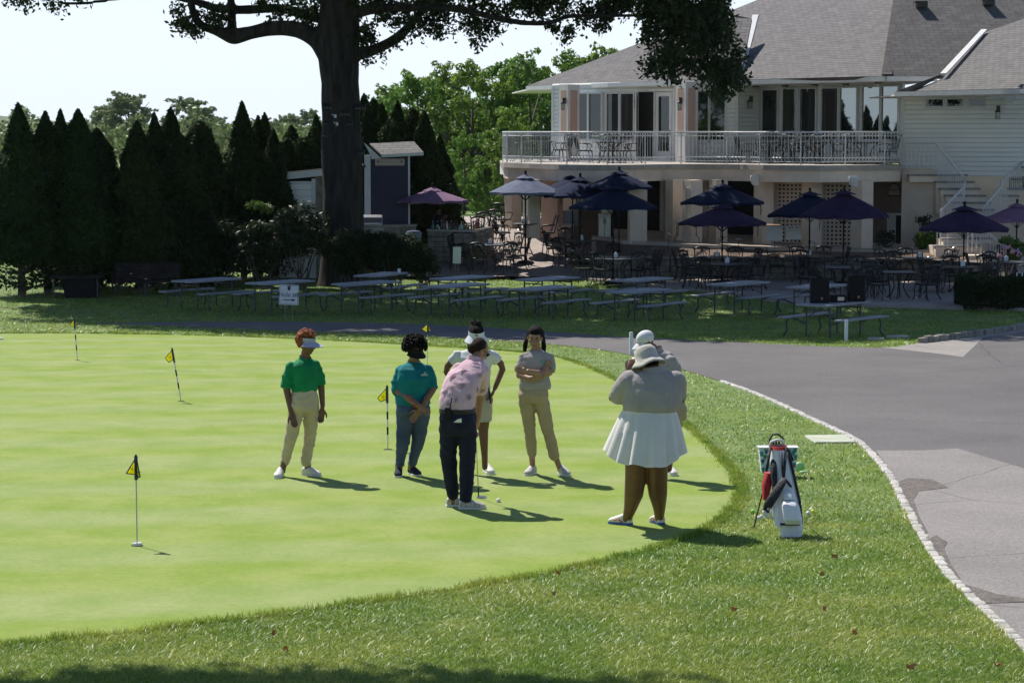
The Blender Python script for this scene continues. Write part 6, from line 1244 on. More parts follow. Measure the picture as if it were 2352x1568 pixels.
flag(315, 1254, 312, 1046, 'front practice flag on a thin grey pole with a white cup rim', [[(-2, 8, 0), (-20, 39, -.06), (-2, 44, 0)], [(2, 8, 0), (13, 46, -.08), (8, 49, -.05), (2, 45, 0)]], False, True)
flag(416, 922, 395, 800, 'leaning practice flag with a black and white striped pole', [[(0, 4, 0), (-16, 22, .02), (-8, 33, .02), (2, 26, 0)]])
flag(178, 828, 170, 729, 'farthest practice flag, upper left of the green', [[(0, 4, 0), (-9, 17, .0), (1, 22, 0)], [(1, 6, 0), (9, 23, -.04), (1, 22, 0)]])
flag(891, 1033, 889, 886, 'striped practice flag left of the woman in teal', [[(-2, 6, 0), (-22, 29, .03), (-15, 37, .03), (-2, 32, 0)]])
flag(981, 850, 983, 738, 'practice flag rising behind the woman in teal', [[(-1, 6, 0), (-14, 18, .0), (-1, 26, 0)], [(1, 8, 0), (7, 22, -.03), (1, 22, 0)]], False)
g_ = P(1, 780); q = MB(); q.lathe([(.056, .005), (.056, .04), (.05, .045), (.03, .04)], g_, n=16); q.tube([g_+Vector((-.01, 0, .0)), g_+Vector((-.03, 0, .25)), g_+Vector((-.08, 0, .7))], .008, n=6); tag(q.build('practice_flag', m_white), 'white cup and pole of a flag cut by the left edge of the photo', 'golf flag', 'yellow flags on the putting green')
# golf balls
m_ball = mat('ball_white', (.85, .85, .84), None, rough=.3, scale=20, bump=.3, bscale=160); m_bg = mat('ball_green', (.3, .8, .08), None, rough=.35); m_by = mat('ball_yellow', (.85, .85, .05), None, rough=.35)
for px, py, m_, lb, r_ in ((1145, 1154, m_ball, 'white golf ball on the green in front of the putter', .0235), (1729, 1182, m_bg, 'bright green golf ball in the grass left of the bag', .0215), (1749, 1194, m_ball, 'white golf ball behind the bag stand leg', .0215), (1742, 1197, m_ball, 'white golf ball near the bag leg foot', .0215), (1768, 1184, m_ball, 'white golf ball just left of the bag', .0215), (1863, 1178, m_ball, 'white golf ball behind the yellow one right of the bag', .0215), (1867, 1182, m_by, 'yellow golf ball right of the bag', .0215), (1856, 1186, m_ball, 'white golf ball left of the yellow one', .0215)):
    g_ = P(px, py); q = MB(); q.ell(g_+Vector((0, 0, r_+(0 if px == 1145 else .012))), r_, n=16, m=12); tag(q.build('golf_ball', m_, smooth=True), lb, 'golf ball', 'golf balls')
# fallen oak leaves
m_dead = mat('dead_leaf', (.6, .27, .09), (.42, .18, .06), rough=.7, scale=15)
for i, (px, py, sz, lb) in enumerate(((1915, 1286, .075, 'brown oak leaf in the grass below the bag'), (1282, 1323, .06, 'brown leaf near the green edge under the putter side'), (1272, 1372, .05, 'small orange leaf in the foreground rough'), (1685, 1409, .06, 'curled orange leaf in the right foreground'), (655, 1501, .06, 'dark curled leaf just above the bottom shade'), (628, 1463, .05, 'brown leaf above the dark curled one'), (1888, 1326, .05, 'thin dark leaf right of the foreground centre'), (2090, 1542, .1, 'large pale leaf at the bottom right'), (2290, 1536, .09, 'orange leaf in the bottom right corner'), (1893, 1408, .04, 'small dark leaf in the right foreground'), (1962, 1462, .05, 'brown leaf near the kerb in the foreground'))):
    g_ = P(px, py); q = MB(); rn = random.Random(i); pts = []
    for k in range(14): a = k*math.pi/7; r_ = sz*.5*(1 if k % 2 == 0 else .5)*(.6 if 2 < k < 12 and k % 7 else 1); pts.append(g_+Vector((math.cos(a)*r_, math.sin(a)*r_*.55, .035+.02*math.sin(a*2+i))))
    q.prism(pts, (0, 0, .003)); tag(q.build('fallen_leaf', m_dead), lb, 'leaf', 'fallen oak leaves')
# ------------------------------------------------------------ people
def cloth(name, c1, c2=None, **k): return mat(name, c1, c2, rough=k.pop('rough', .85), scale=k.pop('scale', 6), bump=.25, bscale=70, spec=.2, **k)
m_skin_d = mat('skin_deep', (.13, .062, .04), (.165, .08, .052), rough=.45, scale=12, spec=.4); m_skin_m = mat('skin_brown', (.2, .1, .062), (.25, .13, .085), rough=.45, scale=12, spec=.4); m_skin_l = mat('skin_tan', (.4, .22, .145), (.46, .26, .175), rough=.45, scale=12, spec=.4)
m_hairb = mat('hair_black', (.006, .005, .005), (.013, .011, .01), spec=.12, rough=.75, scale=60, bump=.8, bscale=160); m_hairr = mat('hair_red', (.3, .075, .022), (.42, .12, .035), rough=.7, scale=40, bump=.8, bscale=140); m_hairbr = mat('hair_brown', (.02, .011, .008), (.035, .02, .013), spec=.15, rough=.75, scale=60, bump=.8, bscale=160)
m_eye = mat('eye_white', (.35, .34, .32), None, rough=.3); m_pup = mat('eye_dark', (.02, .012, .01), None, rough=.2); m_lip = mat('lips', (.22, .08, .07), None, rough=.5); m_shades = mat('sunglass_lens', (.008, .008, .01), None, rough=.12, spec=.8)
m_shoew = mat('shoe_white', (.72, .7, .68), (.6, .58, .56), rough=.6, scale=25, bump=.2, bscale=90); m_sole = mat('shoe_sole', (.75, .75, .74), None, rough=.6)
class Fig:
    """a person traced in a crop of the photograph: x0, y0 source corner, k crop zoom, at depth Y"""
    def __init__(s, label, x0, y0, k, foot, skin, name='person'):
        s.x0, s.y0, s.k = x0, y0, k; g_ = P(*s.d(*foot)); s.Y = g_.y; s.g = g_; s.px = s.k*1.7415*pxm(s.Y); s.skin = skin
        s.t = thing(name, label, 'person', g_, 0); s.b = MB()
    def d(s, x, y): return (s.x0+x/s.k)/1.7415, (s.y0+y/s.k)/1.7415
    def p(s, x, y, dy=0): return at(*s.d(x, y), s.Y+(dy.imag if isinstance(dy, complex) else 0))+Vector((0, dy.real, 0))
    def _p(s, x, y, dy): q = at(*s.d(x, y), s.Y); return q+Vector((0, dy, 0))     # keeps the size, shifts in depth
    def leg(s, pts, hl):     # the lower leg moves in depth so that the ankle stands over its shoe
        D = P(*s.d(*hl)).y-s.Y; s.hy = getattr(s, 'hy', pts[0][1])
        return [(q[0], q[1], complex(q[2], D*max(0, min(1, (q[1]-s.hy)/(hl[1]-30-s.hy))))) for q in pts]
    def ground(s, x, y): return P(*s.d(x, y))
    def m(s, px): return px/s.px
    def torso(s, mb, secs, yaw=0, grow=0.): mb.loft([(s.p(x, y, dy), s.m(rx)+grow, ry+grow) for x, y, dy, rx, ry in secs], n=24, yaw=yaw, p=2.3)
    def limb(s, mb, pts, rad, grow=0.): mb.tube([s.p(*q) for q in pts], [s.m(r)+grow for r in rad], n=14, round_=True)
    def hand(s, w_, tip, curl=.3, side=1, nrm=Vector((0, -1, 0)), sc=1.):
        d = (tip-w_); L_ = .18*sc; d.normalize(); n_ = (nrm-d*nrm.dot(d)).normalized(); x = d.cross(n_)*side; mb = s.b
        M = Matrix((x, n_, d)).transposed(); mb.ell(w_+d*.045*sc, (.038*sc, .017*sc, .058*sc), M=M, n=12, m=8)
        for i, (o, l) in enumerate(((-.027, .068), (-.009, .078), (.009, .073), (.026, .058))):
            a = w_+d*.085*sc+x*o*sc; b = a+(d+x*o*3.5).normalized()*l*.5*sc+n_*curl*.012; c = b+(d*(1-curl*.6)+n_*curl).normalized()*l*.55*sc
            mb.tube([a, b, c], [.0092*sc, .0085*sc, .007*sc], n=8, round_=True)
        a = w_+d*.03*sc+x*.03*sc; mb.tube([a, a+(x*.7+d*.8)*.035*sc, a+(x*.7+d*1.6+n_*.3)*.04*sc], [.012*sc, .0105*sc, .0085*sc], n=8, round_=True)
    def head(s, c, f, up=Vector((0, 0, 1)), sc=1., eyes=True, brow=m_hairb, lips=m_lip, ear=True):
        f = f.normalized(); up = (up-f*up.dot(f)).normalized(); r = f.cross(up); s.hc, s.hf, s.hu, s.hr, s.hs = c, f, up, r, sc
        M = Matrix((r, f, up)).transposed(); mb = s.b; H = lambda a, b, z: c+r*a*sc+f*b*sc+up*z*sc; s.H = H
        mb.ell(H(0, -.008, .025), (.074*sc, .092*sc, .088*sc), M=M, n=20, m=14); mb.ell(H(0, .022, -.045), (.056*sc, .064*sc, .064*sc), M=M, n=16, m=10)
        mb.ell(H(0, .055, -.088), (.026*sc, .024*sc, .018*sc), M=M)                      # chin
        mb.tube([H(0, .088, .012), H(0, .1, -.014), H(0, .106, -.03)], [.008*sc, .011*sc, .014*sc], n=8, round_=True)
        for q in (-1, 1):
            mb.ell(H(q*.012, .094, -.033), (.0095*sc,)*3); mb.ell(H(q*.043, .062, -.022), (.022*sc, .02*sc, .018*sc), M=M); mb.ell(H(q*.03, .08, .026), (.018*sc, .01*sc, .007*sc), M=M)
            if ear: mb.ell(H(q*.076, -.004, -.008), (.009*sc, .018*sc, .03*sc), M=M)
        mb.ell(H(0, .081, -.056), (.023*sc, .012*sc, .006*sc), M=M); mb.ell(H(0, .079, -.066), (.02*sc, .012*sc, .006*sc), M=M)
        s.later = []
        if eyes:
            for q in (-1, 1): s.later += [('eye', (q*.031, .0815, .008), (.011, .006, .005), m_eye), ('iris', (q*.031, .0885, .008), (.0062, .0035, .006), m_pup), ('eyebrow', (q*.032, .0855, .028), (.019, .006, .004), brow)]
        s.later.append(('mouth', (0, .0895, -.061), (.021, .006, .0065), lips))
    def finish(s, vox=.0075):
        s.body = remesh(s.b, 'body', s.skin, s.t, vox=vox, sm=3, f=.5); M = Matrix((s.hr, s.hf, s.hu)).transposed()
        for nm, o, r_, m_ in s.later: q = MB(); q.ell(s.H(*o), tuple(v*s.hs for v in r_), M=M, n=10, m=8); q.build(nm, m_, s.t, smooth=True)
    def part(s, name, m_, fn, vox=.009, sm=4): mb = MB(); fn(mb); return remesh(mb, name, m_, s.t, vox=vox, sm=sm, fold=0 if 'hair' in name or 'cap' in name else getattr(s, 'fold', .0065))
    def sleeve(s, mb, pts, a, k, n=1., flare=0.):   # follows the arm to k px below its start
        q = [Vector(p) for p in pts]; out = [q[0]]; rem = k
        for p0, p1 in zip(q, q[1:]):
            l = math.hypot(p1.x-p0.x, p1.y-p0.y)
            if l >= rem: out.append(p0.lerp(p1, rem/l)); break
            out.append(p1); rem -= l
        m_ = len(out); mb.tube([s.p(p.x, p.y, p.z) for p in out], [s.m(a+flare*i/(m_-1)) for i in range(m_)], n=14, round_=False); mb.ell(s.p(*out[0]), s.m(a), n=14, m=10)
    def shoe(s, toe, heel, m_, w_=.045, soleM=None, hgt=.085, extra=None):
        d = (toe-heel); L_ = max(d.length, .2); d.z = -.0275*d.y/1 if abs(d.z) < 1 else 0; d.normalize(); up = Vector((0, 0, 1)); x = d.cross(up).normalized(); o = heel-d*.05
        def sec(t, z, wx, hz): return (o+d*t*L_+up*(z)), wx, hz
        mb = MB(); pts = [(.02, .05, .034, .038), (.12, .057, .038, .05), (.3, .064, .037, .057), (.5, .055, .043, .044), (.72, .045, .048, .033), (.9, .038, .043, .025), (.99, .032, .025, .016)]
        vs = []
        n = 14
        for t, z, wx, hz in pts:
            c = o+d*t*L_+up*z
            for k in range(n): a = 2*math.pi*k/n; vs.append(c+x*math.cos(a)*wx*w_/.045+up*math.sin(a)*hz)
        mb.add(vs, [(i*n+k, i*n+(k+1) % n, (i+1)*n+(k+1) % n, (i+1)*n+k) for i in range(len(pts)-1) for k in range(n)]+[tuple(range(n-1, -1, -1)), tuple((len(pts)-1)*n+k for k in range(n))])
        mb.tube([o+d*.17*L_+up*.05, o+d*.2*L_+up*hgt], [.042, .04], n=12); so_ = remesh(mb, 'shoe', m_, s.t, vox=.008, sm=3)
        q = MB(); ol = [(-.0, .028), (.0, -.028), (.1, -.036), (.4, -.036), (.7, -.048), (.92, -.036), (1.02, -.012), (1.02, .012), (.92, .036), (.7, .048), (.4, .036), (.1, .036)]
        q.prism([o+d*a*L_+x*b*w_/.045+up*.004 for a, b in ol], up*.024); q.build('sole', soleM or m_sole, so_, bevel=.004)
        q = MB()
        for k in range(4): t = .36+.09*k; c = o+d*t*L_+up*(.1-.022*k); q.bar(c-x*.022, c+x*.022, .007)
        q.build('laces', m_white, so_)
        for sd in ((-1, 1) if extra else ()):
            for a, z1, z2 in extra[1]: q = MB(); q.tube([o+d*a*L_+x*sd*(.042*w_/.045)+up*z1, o+d*(a+.12)*L_+x*sd*(.043*w_/.045)+up*z2], .006, n=5); q.build('stripe', extra[0], so_)
        return so_
def curls(mb, H, n, rad, r0, seed, cut=None, sz=(.014, .024)):
    rn = random.Random(seed)
    for _ in range(n):
        while True:
            v = Vector((rn.gauss(0, 1), rn.gauss(0, 1), rn.gauss(0, 1))).normalized()
            if cut is None or cut(v): break
        k = rn.uniform(.86, 1.08); mb.ell(H(v.x*rad[0]*k+r0[0], v.y*rad[1]*k+r0[1], v.z*rad[2]*k+r0[2]), rn.uniform(*sz), n=7, m=5)
def visor(F, m_, tilt=.0, brim=.085, nm='sun_visor', z=.045, mb_m=None):
    H = F.H; q = MB(); n = 26; ring = []
    for k in range(n): a = 2*math.pi*k/n; ring.append((math.sin(a)*.088, math.cos(a)*.104-.006))
    vs = [H(a, b, z-.016-.1*b*0) for a, b in ring]+[H(a*.98, b*.98, z+.03) for a, b in ring]; fs = [(k, (k+1) % n, n+(k+1) % n, n+k) for k in range(n)]; q.add(vs, fs)
    vs = [H(a*.95, b*.95, z-.014) for a, b in ring]+[H(a*.93, b*.93, z+.028) for a, b in ring]; q.add(vs, fs); o = q.build(nm, m_, F.t, smooth=True)
    q = MB(); vs = []; rows = 5; cols = 13
    for j in range(rows):
        for i in range(cols): a = -1.35+2.7*i/(cols-1); f = 1+j/(rows-1)*brim/.1*(.35+.65*math.cos(a*.85)); vs.append(H(math.sin(a)*.09*f, math.cos(a)*.105*f-.006, z-.014-.028*(j/(rows-1))-tilt*(j/(rows-1))-.012*abs(math.sin(a))*(j/(rows-1))))
    q.add(vs, [(j*cols+i, j*cols+i+1, (j+1)*cols+i+1, (j+1)*cols+i) for j in range(rows-1) for i in range(cols-1)]); q.add([v-F.hu*.006 for v in vs], [(j*cols+i, (j+1)*cols+i, (j+1)*cols+i+1, j*cols+i+1) for j in range(rows-1) for i in range(cols-1)])
    q.build('brim', mb_m or m_, o, smooth=True); return o
def glasses(F):
    H = F.H; q = MB(); M = Matrix((F.hr, F.hf, F.hu)).transposed()
    for s_ in (-1, 1): q.ell(H(s_*.034, .094, .006), (.03, .008, .021), M=M, n=14, m=8); q.bar(H(s_*.062, .085, .01), H(s_*.08, -.01, .004), .007)
    q.bar(H(-.02, .1, .012), H(.02, .1, .012), .008); q.build('sunglasses', m_shades, F.t, smooth=True)
def collar(F, c, r_, m_, f, nm='collar'):
    q = MB(); n = 22; f = f.normalized(); r = f.cross(Vector((0, 0, 1))); vs = []
    for j, (k, z) in enumerate(((1., .035), (1.06, .02), (1.28, -.02))):
        for i in range(n): a = .28+(2*math.pi-.56)*i/(n-1); fall = (1-abs(a-math.pi)/math.pi); vs.append(c+r*math.sin(a)*r_*k+f*math.cos(a)*r_*k+Vector((0, 0, z-.045*(1-fall))))
    fs = [(j*n+i, j*n+i+1, (j+1)*n+i+1, (j+1)*n+i) for j in range(2) for i in range(n-1)]; q.add(vs, fs); q.add([v+Vector((0, 0, -.005)) for v in vs], [tuple(reversed(x)) for x in fs]); return q.build(nm, m_, F.t, smooth=True)
# --- 1: woman in green polo, red hair, visor
m_green_polo = cloth('green_polo', (.008, .19, .075), (.01, .24, .095)); m_khaki = cloth('khaki_cotton', (.5, .42, .31), (.56, .47, .35)); m_grey_sock = cloth('grey_sock', (.12, .12, .12))
F = Fig('woman in a green polo, khaki trousers and straw visor over short red hair', 1000, 1250, 2.09, (385, 1385), m_skin_d)
fw = Vector((.62, -.78, 0)); yw = math.atan2(fw.x, -fw.y)
F.head(F.p(474, 262), Vector((.86, -.5, -.12)), eyes=False); F.limb(F.b, [(468, 320, .01), (460, 390, .02)], [38, 42])
F.torso(F.b, [(460, 395, .02, 40, .05), (455, 430, .01, 100, .085), (455, 520, 0, 112, .11), (455, 640, 0, 96, .09), (452, 760, 0, 116, .12), (450, 800, 0, 100, .1)], yw)
LA = [(345, 440, -.05), (316, 540, -.06), (312, 640, -.05), (345, 790, -.1), (352, 830, -.11)]; RA = [(548, 436, .06), (582, 540, .08), (592, 650, .08), (604, 780, .05), (602, 805, .04)]
F.limb(F.b, LA, [32, 34, 32, 23, 20]); F.limb(F.b, RA, [30, 32, 29, 21, 18])
F.hand(F.p(352, 832, -.11), F.p(385, 925, -.14), .35, 1); F.hand(F.p(602, 805, .04), F.p(592, 900, .02), .4, -1)
LL = F.leg([(400, 780, -.02), (345, 1040, -.04), (275, 1300, 0), (262, 1335, 0)], (258, 1374)); RL_ = F.leg([(500, 780, .04), (500, 1040, .03), (482, 1270, .0), (478, 1325, 0)], (470, 1362))
F.limb(F.b, LL, [62, 42, 26, 26]); F.limb(F.b, RL_, [62, 42, 26, 26]); F.finish()
def fn(mb):
    F.torso(mb, [(460, 388, .02, 52, .06), (457, 412, .01, 100, .085), (455, 440, .0, 122, .105), (455, 520, 0, 124, .13), (455, 600, 0, 112, .12), (455, 655, 0, 112, .115)], yw)
    F.sleeve(mb, LA, 38, 185, flare=18); F.sleeve(mb, RA, 36, 180, flare=9)
F.part('polo_shirt', m_green_polo, fn); collar(F, F.p(462, 378, .01), F.m(50), m_green_polo, fw)
def fn(mb):
    F.torso(mb, [(455, 640, 0, 104, .11), (452, 700, 0, 118, .125), (450, 770, 0, 132, .135), (450, 820, 0, 118, .12)], yw)
    F.limb(mb, F.leg([(395, 790, -.02), (345, 1040, -.04), (292, 1250, 0)], (258, 1374)), [70, 53, 38]); F.limb(mb, F.leg([(505, 790, .04), (500, 1040, .03), (468, 1240, 0)], (470, 1362)), [72, 53, 48])
F.part('trousers', m_khaki, fn)
q = MB(); q.tube([F.p(530, 480, -.14), F.p(555, 480, -.12)], .012, n=5); 
q = MB(); curls(q, F.H, 520, (.1, .11, .105), (-.005, -.015, .048), 3, lambda v: v.z > -.8 and not (v.y > .15 and v.z < .5), sz=(.008, .019)); q.build('hair', m_hairr, F.t, smooth=True); visor(F, mat('straw_visor', (.3, .32, .4), (.55, .56, .62), rough=.8, scale=90), brim=.1); glasses(F)
for hl, to, an in (((258, 1374), (215, 1398), 0), ((470, 1362), (592, 1374), 0)):
    h_ = F.ground(*hl); t_ = F.ground(*to); t_ = h_+(t_-h_).normalized()*.26 if True else t_; F.shoe(t_, h_, m_shoew)
for x, y, h_ in ((272, 1290, (258, 1374)), (480, 1275, (470, 1362))): q = MB(); D = complex(0, P(*F.d(*h_)).y-F.Y); q.tube([F.p(x+6, y-15, D), F.p(x-5, y+42, D)], F.m(28), n=12); q.build('sock', m_grey_sock, F.t, smooth=True)
# --- 2: woman in teal polo and jeans, curly black hair
m_teal = cloth('teal_polo', (.006, .15, .17), (.008, .19, .21)); m_jeans = cloth('denim', (.045, .065, .15), (.08, .11, .22), scale=3); m_canvas = cloth('shoe_canvas_dark', (.03, .035, .06))
F = Fig('woman in a teal polo and rolled blue jeans with curly black hair, hands clasped', 1500, 1270, 2.3067, (300, 1492), m_skin_m); fw = Vector((.4, -.9, 0)); yw = math.atan2(fw.x, -fw.y)
F.head(F.p(366, 308, -.02), Vector((.6, -.75, -.38)), eyes=False); F.limb(F.b, [(358, 360, 0), (355, 430, .03)], [44, 50])
F.torso(F.b, [(358, 430, .03, 50, .06), (355, 470, .02, 130, .1), (355, 560, 0, 146, .14), (350, 690, 0, 140, .13), (350, 820, 0, 150, .14), (350, 870, 0, 130, .12)], yw)
LA = [(242, 495, .0), (204, 600, .0), (212, 670, -.04), (330, 735, -.17), (405, 785, -.23)]; RA = [(484, 487, .02), (520, 590, .03), (530, 660, -.02), (480, 740, -.13), (430, 820, -.2)]
F.limb(F.b, LA, [48, 46, 42, 36, 27]); F.limb(F.b, RA, [44, 42, 38, 32, 25]); F.hand(F.p(405, 785, -.23), F.p(470, 830, -.25), .5, 1, sc=1.05); F.hand(F.p(425, 825, -.2), F.p(378, 885, -.2), .4, 1, sc=1.05)
LL = F.leg([(285, 860, 0), (262, 1130, -.03), (228, 1330, 0), (222, 1415, 0)], (220, 1462)); RR = F.leg([(420, 860, .02), (400, 1130, .0), (345, 1320, 0), (340, 1400, 0)], (338, 1452))
F.limb(F.b, LL, [80, 58, 34, 32]); F.limb(F.b, RR, [80, 56, 34, 32]); F.finish()
def fn(mb):
    F.torso(mb, [(358, 415, .03, 64, .07), (356, 445, .02, 122, .1), (355, 475, .0, 150, .125), (352, 560, -.01, 158, .165), (350, 690, 0, 158, .15), (350, 795, 0, 168, .155)], yw)
    F.sleeve(mb, LA, 57, 185); F.sleeve(mb, RA, 53, 175)
F.part('polo_shirt', m_teal, fn); collar(F, F.p(360, 412, .02), F.m(60), m_teal, fw)
q = MB(); c = F.p(462, 512, -.175); q.box(c, (.07, .004, .02), rz=.3); q.box(c+Vector((.005, 0, .022)), (.02, .004, .018), rz=.3); q.build('shirt_emblem', mat('emblem_thread', (.35, .4, .5), None), F.t)
def fn(mb):
    F.torso(mb, [(350, 770, 0, 150, .14), (350, 850, 0, 160, .155), (350, 890, 0, 140, .13)], yw); F.limb(mb, F.leg([(280, 870, 0), (262, 1130, -.03), (228, 1345, 0)], (220, 1462)), [88, 66, 41]); F.limb(mb, F.leg([(425, 870, .02), (402, 1130, .0), (346, 1335, 0)], (338, 1452)), [86, 64, 41])
F.part('jeans', m_jeans, fn)
for x, y, h_ in ((229, 1350, (220, 1462)), (346, 1335, (338, 1452))): q = MB(); D = complex(0, P(*F.d(*h_)).y-F.Y); q.tube([F.p(x, y-16, D), F.p(x-1, y+16, D)], F.m(45), n=16); q.build('rolled_cuff', mat('denim_inside', (.2, .24, .3), None, rough=.9), F.t, smooth=True)
q = MB(); rn = random.Random(4); curls(q, F.H, 160, (.1, .105, .1), (0, -.02, .055), 4, lambda v: v.z > -.6 and not (v.y > .3 and v.z < .35), sz=(.014, .022))
for _ in range(190):
    while True:
        v = Vector((rn.gauss(0, 1), rn.gauss(0, 1), rn.gauss(0, 1))).normalized()
        if v.z > -.35 and not (v.y > .35 and v.z < .3): break
    a = F.H(v.x*.1, v.y*.1-.02, v.z*.095+.06); b = F.H(v.x*.14, v.y*.13-.025, v.z*.12+.065+rn.uniform(-.01, .012)); c = b+Vector((rn.uniform(-.02, .02)+v.x*.01, rn.uniform(-.02, .02), -rn.uniform(.02, .06)*(1 if v.z < .6 else .3))); q.tube([a, b, c], [.011, .0115, .008], n=6, round_=True)
q.build('hair', m_hairb, F.t, smooth=True); visor(F, m_black, brim=.05, z=.03)
q = MB(); q.tube([F.p(392, 775, -.21), F.p(398, 795, -.225)], F.m(33), n=12); q.build('wristband', mat('red_band', (.4, .03, .03), None), F.t, smooth=True)
for hl, to in (((220, 1462), (205, 1495)), ((338, 1452), (432, 1476))): h_ = F.ground(*hl); t_ = F.ground(*to); F.shoe(h_+(t_-h_).normalized()*.25, h_, m_canvas, hgt=.12)
# --- 4: woman in white shirt, visor and beige skirt, behind the man
m_whiteshirt = cloth('white_shirt', (.72, .73, .76), (.66, .67, .7)); m_beige = cloth('beige_skirt', (.5, .45, .36), (.46, .41, .33))
F = Fig('woman in a white shirt, white visor and beige skirt, hands on hips, behind the man', 1700, 1250, 1.8444, (455, 1205), m_skin_d); fw = Vector((.12, -1, 0)); yw = math.atan2(fw.x, -fw.y)
F.head(F.p(378, 180), Vector((.08, -.95, -.28)), eyes=False); F.limb(F.b, [(375, 235, 0), (370, 300, .03)], [34, 38])
F.torso(F.b, [(370, 290, .03, 40, .05), (365, 320, .02, 110, .09), (370, 400, 0, 100, .11), (385, 540, 0, 82, .09), (400, 640, 0, 105, .11), (400, 720, 0, 90, .1)], yw)
LA = [(240, 320, .0), (165, 400, .05), (158, 440, .08), (220, 540, .06), (280, 590, .0)]; RA = [(495, 315, 0), (560, 380, .04), (572, 420, .05), (535, 510, .0), (515, 558, -.04)]
F.limb(F.b, LA, [30, 26, 26, 22, 18]); F.limb(F.b, RA, [30, 26, 25, 21, 16]); F.hand(F.p(512, 562, -.05), F.p(488, 618, -.09), .7, -1, nrm=Vector((-1, -.2, 0)))
F.limb(F.b, [(440, 700, 0), (430, 870, 0), (440, 1060, .02), (442, 1140, .02)], [54, 38, 24, 22]); F.limb(F.b, [(350, 700, .1), (340, 870, .12), (330, 1120, .12)], [52, 38, 24]); F.finish()
def fn(mb):
    F.torso(mb, [(370, 268, .02, 48, .06), (368, 292, .02, 108, .09), (368, 330, .0, 128, .11), (375, 420, 0, 112, .13), (388, 560, 0, 92, .11), (392, 600, 0, 96, .11)], yw); F.sleeve(mb, LA, 42, 62); F.sleeve(mb, RA, 42, 60)
F.part('shirt', m_whiteshirt, fn)
def fn(mb): F.torso(mb, [(395, 575, 0, 90, .105), (402, 640, 0, 92, .13), (405, 740, 0, 90, .14), (405, 798, 0, 86, .14)], yw)
F.part('skirt', m_beige, fn, sm=2)
def fn(mb):
    mb.ell(F.H(0, -.012, .052), (.09, .106, .09), M=Matrix((F.hr, F.hf, F.hu)).transposed()); rn = random.Random(6)
    for k in range(26): a = rn.uniform(0, 6.3); mb.tube([F.H(math.cos(a)*.065, -.03+math.sin(a)*.06, .1), F.H(math.cos(a)*.035, -.045+math.sin(a)*.035, .155), F.H(math.cos(a)*.055, -.06+math.sin(a)*.04, rn.uniform(.13, .175))], .009, n=6, round_=True)
    for s_ in (-1, 1):
        for k in range(5): mb.tube([F.H(s_*.082, -.02-.012*k, .02), F.H(s_*.09, -.01-.012*k, -.05), F.H(s_*.085, 0-.01*k, -.12)], .009, n=6, round_=True)
F.part('hair', m_hairb, fn, vox=.007, sm=1); visor(F, cloth('visor_white', (.75, .76, .8)), brim=.075, tilt=.02)
q = MB()
for k in range(3): q.prism([F.H(-.016+.012*k, .1, .047), F.H(-.008+.012*k, .1, .047), F.H(-.008+.012*k, .1, .055+.007*k), F.H(-.013+.012*k, .1, .058+.007*k)], F.hf*.003)
q.build('visor_emblem', m_trimn, F.t)
h_ = F.ground(452, 1185); t_ = F.ground(470, 1212); F.shoe(h_+Vector((.35, -.94, 0)).normalized()*.25, h_+Vector((0, .03, 0)), m_shoew); h_ = h_+Vector((-.22, .22, 0)); F.shoe(h_+Vector((-.2, -1, 0)).normalized()*.25, h_, m_shoew)
q = MB(); q.tube([F.p(468, 545, -.12), F.p(478, 600, -.13), F.p(485, 660, -.14)], .009, n=5); q.build('zip_cord', m_black, F.t, smooth=True)
# --- 3: man in pink shirt bending over the putt
m_pink = cloth('pink_shirt', (.62, .41, .48), (.66, .46, .52)); m_navyt = cloth('navy_trousers', (.012, .013, .035), (.018, .02, .05)); m_belt = mat('belt', (.008, .007, .007), None, rough=.5)
F = Fig('man in a pink patterned shirt and navy trousers bending over a putt, seen from behind', 1700, 1250, 1.8444, (285, 1455), m_skin_l)
F.skin = mat('skin_warm', (.3, .15, .09), (.35, .18, .11), rough=.45, scale=12); F.head(F.p(396, 300, .34), Vector((.72, .42, -.6)), up=Vector((.3, .2, 1)), eyes=False); F.limb(F.b, [(385, 345, .3), (358, 385, .24)], [44, 50])
SP = [(242, 790, 0, 125, .13), (240, 720, .0, 122, .125), (236, 640, .03, 122, .13), (262, 540, .1, 130, .14), (305, 460, .17, 128, .135), (345, 400, .22, 90, .1), (360, 370, .25, 50, .07)]
F.torso(F.b, list(reversed(SP)), -.25)
RA = [(425, 455, .26), (412, 560, .36), (402, 650, .44), (392, 740, .47), (385, 830, .48)]; LA = [(240, 430, .22), (260, 560, .42), (310, 700, .5), (365, 830, .52)]
F.limb(F.b, RA, [44, 40, 34, 28, 22]); F.limb(F.b, LA, [44, 40, 32, 22]); F.hand(F.p(383, 838, .48), F.p(368, 905, .5), .8, 1, nrm=Vector((-.6, .4, 0))); F.hand(F.p(368, 850, .52), F.p(362, 915, .53), .8, -1, nrm=Vector((.6, -.2, 0)))
LL = F.leg([(185, 800, 0), (178, 1060, .0), (198, 1300, .0), (200, 1395, .0)], (190, 1435)); RR = F.leg([(305, 800, -.02), (312, 1060, .0), (300, 1330, .0), (296, 1405, 0)], (285, 1452))
F.limb(F.b, LL, [68, 48, 32, 28]); F.limb(F.b, RR, [68, 48, 32, 28]); F.finish()
def fn(mb):
    F.torso(mb, [(364, 360, .26, 48, .065), (350, 385, .23, 86, .1), (312, 450, .17, 142, .15), (268, 540, .1, 146, .16), (240, 640, .03, 136, .15), (237, 712, .0, 130, .14)], -.25)
    F.sleeve(mb, RA, 50, 170); F.sleeve(mb, LA, 46, 150)
F.part('shirt', m_pink, fn); collar(F, F.p(362, 352, .26), F.m(50), m_pink, Vector((.6, .5, 0)))
m_palm = mat('palm_print', (.3, .22, .26), None, rough=.85)
